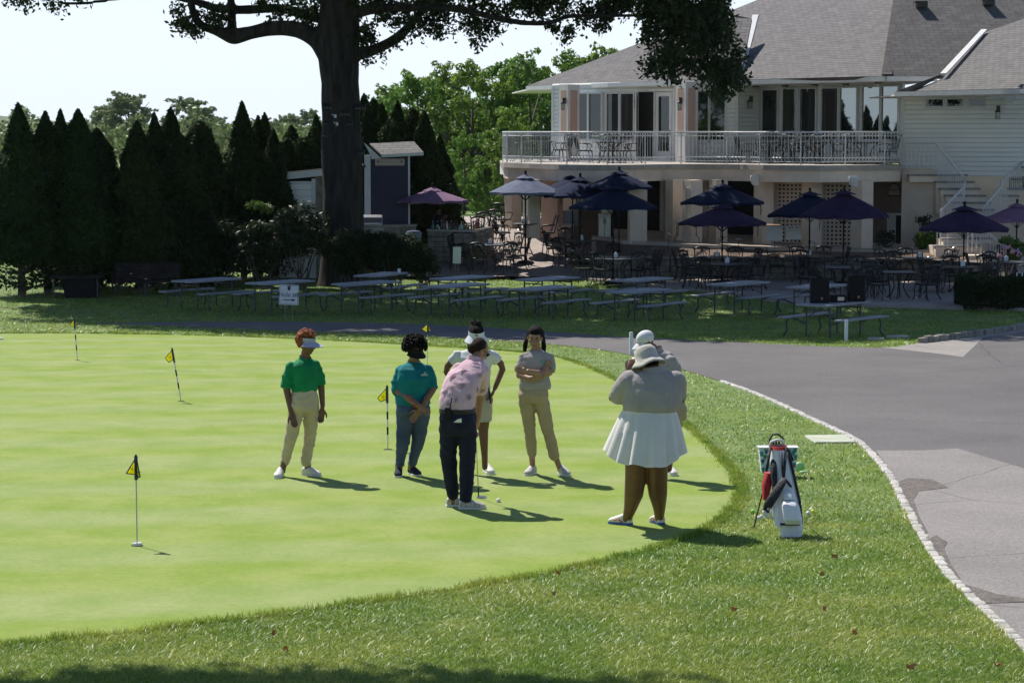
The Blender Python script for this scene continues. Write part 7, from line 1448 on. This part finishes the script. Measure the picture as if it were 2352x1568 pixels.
pr = MB(); dg = bpy.context.evaluated_depsgraph_get(); sh = [c for c in kids(F.t) if c.name.startswith('shirt')][0]
for (x, y, s_) in ((285, 445, 1.), (405, 470, 1.05), (197, 498, .9), (272, 552, 1.), (322, 640, .95), (222, 655, .95), (143, 600, .8), (372, 388, .8), (385, 585, .7), (422, 592, .9), (165, 690, .6), (330, 520, 0)):
    if not s_: continue
    o_ = cam.location; pw_ = F.p(x, y, .2); d_ = (pw_-Vector(o_)).normalized(); lo_ = Vector(o_)-F.g; ok, hit, nn, _ = sh.ray_cast(lo_, d_)
    if not ok: continue
    hit = hit+F.g; a1 = nn.orthogonal().normalized(); b1 = nn.cross(a1)
    for k in range(9): an = k*.7+x; l_ = .045*s_*(1 if k % 2 else .75); t1 = (a1*math.cos(an)+b1*math.sin(an)); pr.bar(hit+nn*.003+t1*.006, hit+nn*.003+t1*l_, .0042*s_, .003)
pr.build('palm_print', m_palm, sh)
def fn(mb):
    F.torso(mb, [(240, 722, 0, 134, .145), (242, 780, 0, 140, .16), (243, 850, 0, 135, .15), (243, 900, 0, 118, .12)], -.1); F.limb(mb, F.leg([(180, 840, 0), (172, 1060, .0), (205, 1340, .0)], (190, 1435)), [78, 62, 46]); F.limb(mb, F.leg([(308, 840, -.02), (314, 1060, 0), (302, 1358, .0)], (285, 1452)), [76, 62, 48])
F.part('trousers', m_navyt, fn)
q = MB(); F.torso(q, [(240, 705, 0, 137, .148), (240, 736, 0, 138, .15)], -.1); q.build('belt', m_belt, F.t, smooth=40)
q = MB(); c = F.p(243, 786, -.165); q.prism([c+Vector((-.04, 0, -.01)), c+Vector((.04, 0, -.012)), c+Vector((.038, 0, .03)), c+Vector((.0, 0, .02))], (0, .004, 0)); q.build('scorecard', m_paper, F.t)
c = F.p(172, 715, -.15); t = thing('walkie_talkie', 'black two-way radio clipped to the belt of the bending man', 'radio', c); q = MB(); q.box(c+Vector((0, -.015, -.02)), (.06, .035, .12)); q.build('case', m_black, t, bevel=.005); q = MB(); q.tube([c+Vector((.02, -.01, .03)), c+Vector((.038, -.01, .13))], .006, n=6); q.build('antenna', m_black, t)
def fn(mb): mb.ell(F.H(0, -.025, .035), (.08, .092, .085)); mb.ell(F.H(0, -.06, -.02), (.068, .05, .06))
M_ = F.part('hair', m_hairbr, fn, vox=.008, sm=2); glasses(F)
m_camo = mat('shoe_camo', (.6, .58, .53), (.36, .35, .33), rough=.7, scale=30, lo=.45, hi=.55)
for hl, to in (((190, 1435), (262, 1440)), ((285, 1452), (418, 1458))): h_ = F.ground(*hl); t_ = F.ground(*to); d_ = (t_-h_); F.shoe(h_+Vector((1, .25 if hl[0] < 200 else .05, 0)).normalized()*.27, h_, m_camo)
# putter
a_ = F.p(366, 880, .52); g_ = F.ground(395, 1372); t = thing('putter', 'steel putter held by the bending man, its head just off the green', 'putter', g_); b_ = g_+Vector((0, 0, .03)); top_ = a_+(a_-b_).normalized()*.1
q = MB(); q.tube([b_+(a_-b_)*.12, a_], .0055, n=7); q.build('shaft', m_steel, t, smooth=True); q = MB(); q.tube([b_, b_+(a_-b_)*.12], .007, n=7); q.build('hosel', m_black, t, smooth=True); q = MB(); q.tube([a_-(a_-b_).normalized()*.14, top_], .014, n=8); q.build('grip', m_black, t, smooth=True)
q = MB(); q.loft([(g_+Vector((.03, 0, .006)), .055, .03), (g_+Vector((.03, 0, .03)), .05, .026)], n=16, p=4); q.build('club_head', m_steel, t, smooth=40)
# --- 5: woman with ponytail, arms crossed
m_greypolo = cloth('grey_polo', (.34, .31, .305), (.39, .355, .35)); m_khaki2 = cloth('khaki_darker', (.38, .3, .2), (.43, .34, .235)); m_shoeg = mat('shoe_grey', (.5, .48, .45), (.42, .4, .38), rough=.7, scale=25)
F = Fig('woman with long black hair in a grey polo and khaki trousers, arms crossed', 2000, 1250, 2.24, (400, 1475), m_skin_l); F.skin = mat('skin_light_brown', (.3, .165, .105), (.34, .19, .125), rough=.45, scale=12); fw = Vector((-.1, -1, 0)); yw = math.atan2(fw.x, -fw.y)
F.head(F.p(312, 222, -.02), Vector((-.1, -.96, -.22)), up=Vector((.08, 0, 1)), sc=1.02); F.limb(F.b, [(320, 275, 0), (324, 350, .02)], [38, 44])
F.torso(F.b, [(324, 350, .02, 44, .055), (322, 385, .01, 118, .09), (318, 470, 0, 118, .11), (308, 600, 0, 106, .09), (300, 720, 0, 128, .12), (300, 770, 0, 110, .1)], yw)
LA = [(215, 408, 0), (175, 500, -.02), (172, 555, -.06), (270, 580, -.17), (380, 555, -.19)]; RA = [(436, 404, 0), (453, 480, -.02), (440, 530, -.08), (330, 525, -.21), (250, 508, -.22)]
F.limb(F.b, LA, [38, 36, 33, 30, 24]); F.limb(F.b, RA, [38, 36, 34, 30, 22]); F.hand(F.p(255, 510, -.22), F.p(205, 500, -.18), .4, 1, nrm=Vector((0, -1, 0))); F.hand(F.p(392, 520, -.15), F.p(430, 450, -.13), .4, 1, nrm=Vector((0, -1, 0)), sc=.9)
F.limb(F.b, F.leg([(245, 770, 0), (268, 1060, -.02), (288, 1310, 0), (294, 1400, 0)], (296, 1448)), [66, 44, 28, 26]); F.limb(F.b, F.leg([(360, 770, 0), (432, 1060, 0), (505, 1310, 0), (540, 1405, 0)], (550, 1452)), [66, 44, 28, 26]); F.finish()
def fn(mb):
    F.torso(mb, [(326, 335, .02, 54, .065), (324, 362, .01, 112, .09), (322, 392, .0, 134, .11), (318, 470, 0, 136, .13), (312, 560, 0, 132, .12), (312, 640, 0, 146, .13), (312, 682, 0, 140, .125)], yw)
    F.sleeve(mb, LA, 47, 120); F.sleeve(mb, RA, 47, 115)
F.part('polo_shirt', m_greypolo, fn); collar(F, F.p(326, 338, .02), F.m(54), m_greypolo, fw)
q = MB(); q.box(F.p(384, 432, -.125), (.05, .004, .03)); q.build('shirt_emblem', mat('emblem_green', (.15, .3, .27), None), F.t)
def fn(mb):
    F.torso(mb, [(302, 672, 0, 126, .12), (300, 740, 0, 140, .135), (300, 800, 0, 122, .115)], yw); F.limb(mb, F.leg([(238, 790, 0), (268, 1060, -.02), (288, 1262, 0)], (296, 1448)), [74, 54, 44]); F.limb(mb, F.leg([(368, 790, 0), (432, 1060, 0), (486, 1278, 0)], (550, 1452)), [74, 55, 49])
F.part('trousers', m_khaki2, fn)
def fn(mb):
    mb.ell(F.H(0, -.022, .038), (.087, .1, .097), M=Matrix((F.hr, F.hf, F.hu)).transposed()); mb.ell(F.H(0, .02, .075), (.066, .066, .052), M=Matrix((F.hr, F.hf, F.hu)).transposed())
    for s_, l_ in ((-1, 1.), (1, .95)):
        for k in range(5): mb.tube([F.H(s_*.072, -.01-.014*k, .06), F.H(s_*(.082+.003*k), -.02-.01*k, -.03), F.H(s_*(.086+.007*k), -.04, -.11*l_), F.H(s_*(.09+.006*k), -.05, -.19*l_)], [.016, .017, .015, .009], n=7, round_=True)
F.part('hair', m_hairb, fn, vox=.007, sm=2)
for hl, to in (((296, 1448), (215, 1474)), ((550, 1452), (640, 1480))): h_ = F.ground(*hl); t_ = F.ground(*to); F.shoe(h_+(t_-h_).normalized()*.26, h_, m_shoeg)
# --- 7: person in white cap and grey polo behind the woman in the bucket hat
F = Fig('person in a white baseball cap and grey polo looking down, behind the white skirt', 2350, 1280, 1.782, (570, 1133), m_skin_d)
F.head(F.p(416, 158), Vector((-.86, -.3, -.42)), eyes=False); F.limb(F.b, [(460, 200, .04), (490, 235, .08)], [38, 42])
F.torso(F.b, [(492, 225, .08, 44, .06), (530, 270, .08, 92, .11), (560, 360, .05, 100, .13), (575, 480, .03, 96, .13), (580, 620, 0, 100, .13), (580, 700, 0, 90, .11)], .5)
F.limb(F.b, [(590, 290, -.02), (612, 400, -.04), (590, 500, -.1)], [40, 36, 30]); F.limb(F.b, [(585, 690, 0), (585, 870, .0), (578, 1060, .0)], [58, 42, 26]); F.limb(F.b, [(500, 690, .1), (460, 900, .1), (420, 1120, .1)], [56, 42, 26]); F.finish()
def fn(mb): F.torso(mb, [(494, 212, .08, 50, .065), (520, 245, .08, 92, .11), (555, 320, .05, 112, .14), (572, 450, .03, 108, .15), (580, 560, 0, 108, .14)], .5); F.limb(mb, [(590, 300, -.02), (612, 400, -.04)], [50, 46])
F.part('polo_shirt', m_greypolo, fn); collar(F, F.p(486, 208, .07), F.m(46), m_greypolo, Vector((-.8, -.5, 0)))
def fn(mb): F.torso(mb, [(580, 540, 0, 102, .13), (600, 640, 0, 110, .14), (592, 712, 0, 108, .13)], .3); F.limb(mb, [(610, 640, 0), (622, 760, 0)][:2], [56, 52])
F.part('shorts', m_khaki2, fn)
def capfn(mb): mb.ell(F.H(0, -.01, .045), (.088, .104, .085), M=Matrix((F.hr, F.hf, F.hu)).transposed(), n=20, m=14)
cp = F.part('baseball_cap', cloth('cap_white', (.72, .73, .78)), capfn); q = MB(); vs = []
for j in range(4):
    for i in range(11): a = -1.1+2.2*i/10; f_ = 1+j/3*.75*math.cos(a*.9); vs.append(F.H(math.sin(a)*.086*(1+.15*j/3), math.cos(a)*.1*f_, .035-.03*j/3-.012*abs(math.sin(a))))
q.add(vs, [(j*11+i, j*11+i+1, (j+1)*11+i+1, (j+1)*11+i) for j in range(3) for i in range(10)]); q.add([v-F.hu*.006 for v in vs], [(j*11+i, (j+1)*11+i, (j+1)*11+i+1, j*11+i+1) for j in range(3) for i in range(10)]); q.build('brim', MAT['cap_white'], cp, smooth=True)
q = MB(); q.ell(F.H(.0, -.105, .045), (.018, .004, .018)); q.build('cap_emblem', mat('emblem_gold', (.3, .25, .1), None), cp); glasses(F)
for x, y in ((572, 1100), (425, 1140)): h_ = F.ground(x, y); F.shoe(h_+Vector((.3, -1, 0)).normalized()*.27, h_+Vector((0, .05, 0)), m_shoew, w_=.05, extra=(m_belt, [(.42, .03, .07), (.5, .03, .065), (.58, .03, .06)]))
# --- 6: woman in bucket hat, grey polo and white pleated skirt, back to us
m_skirt = cloth('white_skirt', (.82, .79, .78), (.77, .745, .735), trans=.12); m_hat = mat('knit_hat', (.6, .56, .5), (.68, .64, .58), rough=.95, scale=40, bump=.8, bscale=130); m_brownskin = mat('skin_brown_warm', (.12, .055, .032), (.155, .072, .043), rough=.42, scale=12)
F = Fig('woman seen from behind in a knitted bucket hat, grey polo and white pleated skirt', 2350, 1280, 1.782, (375, 1486), m_brownskin)
F.head(F.p(432, 312, .05), Vector((-.62, .7, -.4)), up=Vector((-.15, .2, 1)), sc=1.08, eyes=False); F.limb(F.b, [(448, 340, .03), (468, 385, 0)], [62, 74])
F.torso(F.b, [(468, 370, 0, 80, .1), (466, 420, 0, 170, .15), (464, 500, 0, 190, .2), (462, 600, 0, 188, .21), (440, 680, 0, 180, .2), (420, 800, 0, 190, .22), (415, 900, 0, 170, .2)], 0)
F.limb(F.b, [(285, 445, .0), (222, 545, .08), (195, 568, .12), (240, 470, .2), (292, 395, .22)], [66, 56, 46, 38, 27]); F.limb(F.b, [(645, 450, .02), (660, 560, .15), (600, 580, .3)], [66, 56, 44])
F.hand(F.p(292, 392, .22), F.p(325, 320, .2), .6, 1, nrm=Vector((.6, .6, 0)), sc=1.1)
F.limb(F.b, F.leg([(350, 940, 0), (345, 1110, 0), (337, 1175, .0), (330, 1240, 0), (305, 1340, .0), (282, 1412, 0)], (282, 1462)), [84, 79, 74, 70, 48, 35]); F.limb(F.b, F.leg([(490, 940, 0), (495, 1110, 0), (497, 1175, 0), (502, 1240, 0), (512, 1340, .0), (512, 1408, 0)], (518, 1458)), [84, 79, 74, 69, 46, 34]); F.fold = .0035; F.finish(.009)
def fn(mb):
    F.torso(mb, [(468, 352, 0, 86, .11), (467, 378, 0, 140, .14), (466, 420, 0, 186, .17), (465, 500, 0, 206, .22), (462, 590, 0, 212, .24), (455, 628, 0, 206, .23), (445, 650, 0, 190, .21)], 0)
    F.limb(mb, [(300, 440, 0), (240, 515, .05), (222, 548, .08)], [86, 76, 66]); F.limb(mb, [(625, 440, 0), (648, 530, .12)], [84, 70])
F.part('polo_shirt', m_greypolo, fn, vox=.011); collar(F, F.p(472, 345, 0), F.m(80), m_greypolo, Vector((-.6, .7, 0)))
# pleated skirt
q = MB(); n = 96; rows = 12; vs = []; rn = random.Random(4); ph = [rn.uniform(-.25, .25) for _ in range(40)]
for j in range(rows+1):
    f_ = j/rows; cx = 440-30*f_; y_ = 640+365*f_; rx = 190+(288-190)*f_**.85; ry = .215+.2*f_**.9
    for k in range(n):
        a = 2*math.pi*k/n; wa = a*13+1.2*math.sin(a*3+1); w_ = math.sin(wa)+.35*math.sin(2*wa+.7); pl = w_; amp = .012+.055*f_; r_ = 1+amp*pl; sagz = f_*(-.17*math.cos(a)**2+.03*math.sin(a*5+1)-.02*w_); c = F.p(cx, y_, 0)
        vs.append(c+Vector((math.cos(a)*F.m(rx)*r_, math.sin(a)*ry*r_, -sagz*.5)))
fs = [(j*n+k, j*n+(k+1) % n, (j+1)*n+(k+1) % n, (j+1)*n+k) for j in range(rows) for k in range(n)]; q.add(vs, fs); q.build('skirt', m_skirt, F.t, smooth=True)
q = MB(); F.torso(q, [(443, 632, 0, 190, .217), (440, 662, 0, 192, .219)], 0); q.build('waistband', m_skirt, F.t, smooth=40)
hat = MB(); M = Matrix((F.hr, F.hf, F.hu)).transposed(); prof = [(.02, .15), (.07, .142), (.097, .115), (.105, .06), (.11, .015), (.125, -.005), (.15, -.03), (.168, -.055), (.16, -.055), (.12, -.01), (.098, .03)]
def Hh(a, b, z): return F.hc+F.hr*a+F.hf*b+F.hu*z
vs = []; n = 36
for i, (r_, z_) in enumerate(prof):
    for k in range(n): a = 2*math.pi*k/n; wv = (.008*math.sin(3*a+.5)+.006*math.sin(5*a)) if 4 < i < 10 else 0; vs.append(Hh(math.cos(a)*r_, math.sin(a)*r_*1.04-.005, z_+wv+.02))
hat.add(vs, [(i*n+k, i*n+(k+1) % n, (i+1)*n+(k+1) % n, (i+1)*n+k) for i in range(len(prof)-1) for k in range(n)]+[tuple(range(n))]); hat.build('bucket_hat', m_hat, F.t, smooth=True)
def fn(mb): mb.ell(F.H(0, -.03, .0), (.086, .085, .08), M=M)
F.part('hair', m_hairb, fn); glasses(F)
q = MB(); ring = [F.H(-.09, .0+.02*math.cos(a), -.045+.02*math.sin(a)) for a in [k*.7 for k in range(10)]]; q.tube(ring, .003, n=5); q.build('earring', mat('gold', (.7, .5, .2), None, rough=.3, metal=.8), F.t)
q = MB(); q.tube([F.p(268, 428, .21), F.p(276, 415, .215)], F.m(36), n=14); q.box(F.p(270, 405, .17), (.04, .03, .04)); q.build('wristwatch', m_black, F.t)
m_cort = mat('shoe_cream', (.74, .72, .67), None, rough=.6); m_redstripe = mat('shoe_red', (.4, .03, .04), None, rough=.5); m_bluesole = mat('sole_blue', (.05, .12, .45), None, rough=.6)
for hl, to in (((282, 1462), (196, 1454)), ((518, 1458), (470, 1440))): h_ = F.ground(*hl); t_ = F.ground(*to); d_ = (t_-h_).normalized(); so_ = F.shoe(h_+d_*.25, h_, m_cort, w_=.05, soleM=m_bluesole, extra=(m_redstripe, [(.3, .03, .055), (.42, .055, .06), (.54, .06, .05)])); q = MB(); q.box(h_+Vector((0, -.03, .075)), (.05, .03, .035)); q.build('heel_tab', m_redstripe, so_)
# --- bartenders at the stone bar
for x0, lb, bend, hx in ((1003, 'bartender in black standing behind the stone bar', 0, 1006), (1018, 'bartender in black leaning over the bottles on the bar', 1, 1022)):
    Y = 75.4+(-.05 if bend else .5); g_ = at(x0-6, 540, Y); g_.z = zt(0, Y); t = thing('person', lb, 'person', g_); q = MB(); hc = at(hx, 495 if bend else 482, Y-(.35 if bend else 0)); hip = g_+Vector((0, 0, .95)); ch = hc+Vector((-.14 if bend else 0, .1, -.28))
    q.ell(hc, (.08, .09, .11), n=14, m=10); q.tube([hc+Vector((-.02, 0, -.08)), ch+Vector((0, 0, .1))], .05, n=10)
    q.loft([(hip+Vector((0, 0, -.1)), .17, .12), (hip+Vector((0, 0, .1)), .16, .11), ((hip+ch)/2, .17, .12), (ch, .2, .12), (ch+Vector((0, 0, .12)), .12, .08)], n=16)
    for s_ in (-1, 1):
        q.tube([hip+Vector((s_*.09, 0, -.05)), g_+Vector((s_*.1, 0, .5)), g_+Vector((s_*.11, 0, .06))], [.08, .055, .04], n=10, round_=True); sh_ = ch+Vector((s_*.19, -.02, .05)); el = sh_+Vector((s_*.06, -.1, -.25)); hd_ = at(1028 if bend else 1016, 520, Y-.42)+Vector((s_*.06, 0, .06)) if 1 else el
        q.tube([sh_, el, hd_], [.05, .042, .032], n=10, round_=True); d_ = (hd_-el).normalized()
        for k in range(5): q.tube([hd_, hd_+d_*.09+Vector((.014*(k-2), -.004*abs(k-2), -.01))], [.012, .008], n=6, round_=True)
    q.tube([hc+Vector((.02, -.09, .0)), hc+Vector((.02, -.105, -.03))], .012, n=6, round_=True)
    remesh(q, 'body', m_skin_d, t, vox=.012, sm=2); q = MB(); q.loft([(hip+Vector((0, 0, -.05)), .18, .13), (hip+Vector((0, 0, .1)), .175, .125), ((hip+ch)/2, .185, .135), (ch, .215, .135), (ch+Vector((0, 0, .13)), .11, .08)], n=16)
    for s_ in (-1, 1): sh_ = ch+Vector((s_*.19, -.02, .05)); q.tube([sh_, sh_+Vector((s_*.04, -.07, -.17))], [.065, .06], n=10, round_=True)
    remesh(q, 'shirt', cloth('black_shirt', (.012, .012, .014)), t, vox=.013, sm=2); q = MB(); q.loft([(g_+Vector((0, 0, .15)), .17, .1), (g_+Vector((0, 0, .6)), .17, .11), (hip+Vector((0, 0, -.04)), .18, .13)], n=14); remesh(q, 'trousers', MAT['black_shirt'], t, vox=.014)
    q = MB(); q.ell(hc+Vector((-.01, .0, .045)), (.095, .105, .09)); q.build('hair', m_hairb, t, smooth=True)
# ------------------------------------------------------------ golf bag, tote
gb = P(1810, 1232); t = thing('golf_bag', 'white golf stand bag with black straps and red trim leaning in the rough', 'golf bag', gb); s_ = pxm(gb.y)
def B_(px, py, dy=0): return at(px, py, gb.y)+Vector((0, dy, 0))     # tilt away: higher = farther back
m_bagw = mat('bag_white', (.84, .84, .85), (.78, .78, .8), rough=.5, scale=9, bump=.2, bscale=30); m_bagb = mat('bag_black', (.015, .015, .02), (.028, .028, .035), rough=.7, scale=14, bump=.5, bscale=60); m_bagr = mat('bag_red', (.42, .015, .02), (.34, .01, .015), rough=.7, scale=20)
def bagloft(secs, m_, nm, parent=t, p=3., sm=40): q = MB(); q.loft([(B_(x, y, dy), w_/s_, d_) for x, y, dy, w_, d_ in secs], n=26, p=p); return q.build(nm, m_, parent, smooth=sm)
bagloft([(1816, 1236, .0, 25, .12), (1816, 1215, .02, 27, .125)], m_bagw, 'base'); bagloft([(1818, 1238, -.02, 21, .09), (1818, 1228, -.03, 22, .11)], m_black, 'base_rubber')
bagloft([(1816, 1220, .02, 27, .13), (1813, 1197, .06, 34, .16), (1809, 1150, .12, 31, .15), (1803, 1100, .2, 27, .13), (1798, 1060, .26, 22, .12), (1796, 1036, .3, 19.5, .11)], m_bagw, 'body')
bagloft([(1796, 1040, .29, 20.5, .115), (1796, 1033, .31, 20.5, .112)], m_bagr, 'top_trim'); bagloft([(1796, 1034, .31, 17.5, .095), (1796, 1032, .315, 17.5, .095)], m_black, 'opening', p=2.4)
bagloft([(1818, 1197, -.11, 19, .05), (1817, 1186, -.13, 21.5, .06), (1813, 1158, -.09, 20, .06), (1811, 1146, -.05, 14, .03)], m_bagw, 'ball_pocket'); bagloft([(1811, 1144, -.03, 16, .05), (1809, 1132, .0, 15, .05), (1807, 1124, .03, 10, .03)], m_bagw, 'valuables_pocket')
bagloft([(1812, 1200, -.1, 23, .04), (1812, 1197, -.1, 23, .04)], m_black, 'pocket_seam'); bagloft([(1788, 1205, .0, 9, .1), (1782, 1170, .05, 9, .1), (1780, 1145, .1, 7, .08)], m_bagw, 'side_pocket'); bagloft([(1841, 1200, .0, 3, .06), (1837, 1150, .05, 3.5, .07), (1826, 1090, .15, 3, .06), (1819, 1050, .2, 2.5, .05)], m_bagb, 'side_pocket')
bagloft([(1761, 1150, .1, 6, .06), (1764, 1120, .13, 11, .08), (1771, 1092, .18, 9, .07)], m_bagr, 'hip_pad'); bagloft([(1781, 1118, .06, 6, .035), (1780, 1090, .1, 8, .045), (1781, 1068, .16, 7, .04), (1782, 1060, .18, 4, .02)], m_bagb, 'back_pad')
q = MB(); q.tube([B_(1801, 1098, .0), B_(1795, 1108, -.03), B_(1780, 1130, -.06), B_(1764, 1155, -.05), B_(1758, 1172, -.03)], [.025, .038, .046, .046, .034], n=12, flat=.35, up=Vector((1, 0, .4))); q.build('shoulder_strap', m_bagb, t, smooth=True); q = MB(); q.tube([B_(1758, 1170, -.03), B_(1762, 1185, -.02), B_(1776, 1190, .0)], [.035, .02, .01], n=10, flat=.5); q.build('strap_end', m_bagw, t, smooth=True)
for pts in ([(1776, 1034, .22), (1770, 1060, .16), (1764, 1088, .14)], [(1812, 1034, .22), (1806, 1070, .1), (1801, 1098, .02)], [(1798, 1044, .16), (1799, 1070, .1), (1800, 1096, .02)], [(1812, 1034, .22), (1822, 1050, .2), (1828, 1064, .2)], [(1801, 1098, .0), (1812, 1110, .02), (1822, 1125, .06)]): q = MB(); q.tube([B_(*a) for a in pts], .012, n=6); q.build('strap', m_bagb, t, smooth=True)
q = MB(); q.tube([B_(1776, 1036, .28), B_(1779, 1024, .28), B_(1792, 1019, .27), B_(1806, 1021, .28), B_(1810, 1034, .28)], .012, n=8); q.build('handle', m_bagw, t, smooth=True)
for e in ((1731, 1213), (1806, 1160)): ft = P(*e); q = MB(); q.tube([B_(1768 if e[0] < 1800 else 1822, 1095, .2), ft], .006, n=6); q.tube([ft, ft+Vector((-.02, 0, .01))], .012, n=6); q.build('stand_leg', m_black, t, smooth=True)
text('lettering', 'OPTI', .03, B_(1768, 1166, -.085), FACE_CAM, m_bagw, t); q = MB()
for k in range(3): q.tube([B_(1786+6*k, 1030, .3), B_(1784+7*k, 1024, .3)], .009, n=6)
q.build('club_grips', m_black, t)
# tote bag hanging behind
tb_ = thing('tote_bag', 'pale tote bag printed with cactus pots standing behind the golf bag', 'bag', P(1790, 1095)); Yt = P(1790, 1092).y; ax = lambda x, y: at(x, y, Yt-.15)
m_tote = mat('tote_cloth', (.6, .7, .8), (.7, .78, .86), rough=.8, scale=5); q = MB(); o_ = [ax(1744, 1030), ax(1833, 1030), ax(1827, 1085), ax(1750, 1088)]; q.prism(o_, (0, .16, 0)); q.build('body', m_tote, tb_, bevel=.01)
q = MB(); q.prism([ax(1742, 1027), ax(1835, 1027), ax(1834, 1031), ax(1743, 1031)], (0, .165, 0)); q.build('hem', m_white, tb_)
q = MB(); q.tube([ax(1769, 1030)+Vector((0, .05, 0)), ax(1769, 1010)+Vector((0, .05, 0)), ax(1776, 999)+Vector((0, .05, 0)), ax(1788, 998)+Vector((0, .05, 0)), ax(1799, 1006)+Vector((0, .05, 0)), ax(1804, 1028)+Vector((0, .05, 0))], .011, n=7); q.build('handle', m_bagb, tb_, smooth=True)
mp_ = [mat('print_pink', (.5, .08, .18), None), mat('print_teal', (.05, .3, .3), None), mat('print_navy', (.05, .06, .2), None), mat('print_green', (.08, .3, .15), None)]; rn = random.Random(3); q = [MB() for _ in mp_]
for x, y in ((1749, 1042), (1760, 1036), (1766, 1052), (1752, 1060), (1764, 1070), (1753, 1078), (1822, 1040), (1828, 1050), (1818, 1058), (1824, 1068), (1816, 1078), (1770, 1038), (1757, 1049), (1826, 1034), (1812, 1036)):
    c = ax(x, y)+Vector((0, -.004, 0)); i = rn.randrange(4); j = rn.randrange(4); q[i].prism([c+Vector((a*.02, 0, b*.02)) for a, b in ((-.8, 0), (.8, 0), (.55, -1.3), (-.55, -1.3))], (0, .003, 0))
    for k in range(5): an = .5+k*.55; q[j].bar(c+Vector((0, -.001, 0)), c+Vector((math.cos(an)*.03, -.001, math.sin(an)*.03)), .007)
for i, b in enumerate(q): b.build('printed_pattern', mp_[i], tb_)
c = at(1838, 1078, Yt); t = thing('plastic_bag', 'small pale green bag lying behind the tote', 'bag', P(1838, 1088)); q = MB(); q.ell(P(1836, 1084)+Vector((0, 0, .06)), (.06, .05, .06), n=10, m=7); q.ell(P(1846, 1088)+Vector((0, 0, .02)), (.06, .04, .02), n=8, m=6); q.build('body', mat('bag_pale_green', (.45, .7, .35), (.3, .55, .25), rough=.5, scale=12, trans=.3), t, smooth=True)
# ------------------------------------------------------------ summer haze over the far trees
hb = MB(); hb.box((0, 726, 14.4), (1210, 1776, 29.6)); hz = hb.build('haze', bpy.data.materials.new('haze')); hz['kind'] = 'stuff'
hm = hz.data.materials[0]; hm.use_nodes = True; N = hm.node_tree.nodes; N.remove(N['Principled BSDF']); vol = N.new('ShaderNodeVolumePrincipled')
vol.inputs['Color'].default_value = (.86, .93, 1, 1); vol.inputs['Density'].default_value = .00005; vol.inputs['Anisotropy'].default_value = .3
hm.node_tree.links.new(vol.outputs[0], N['Material Output'].inputs['Volume'])
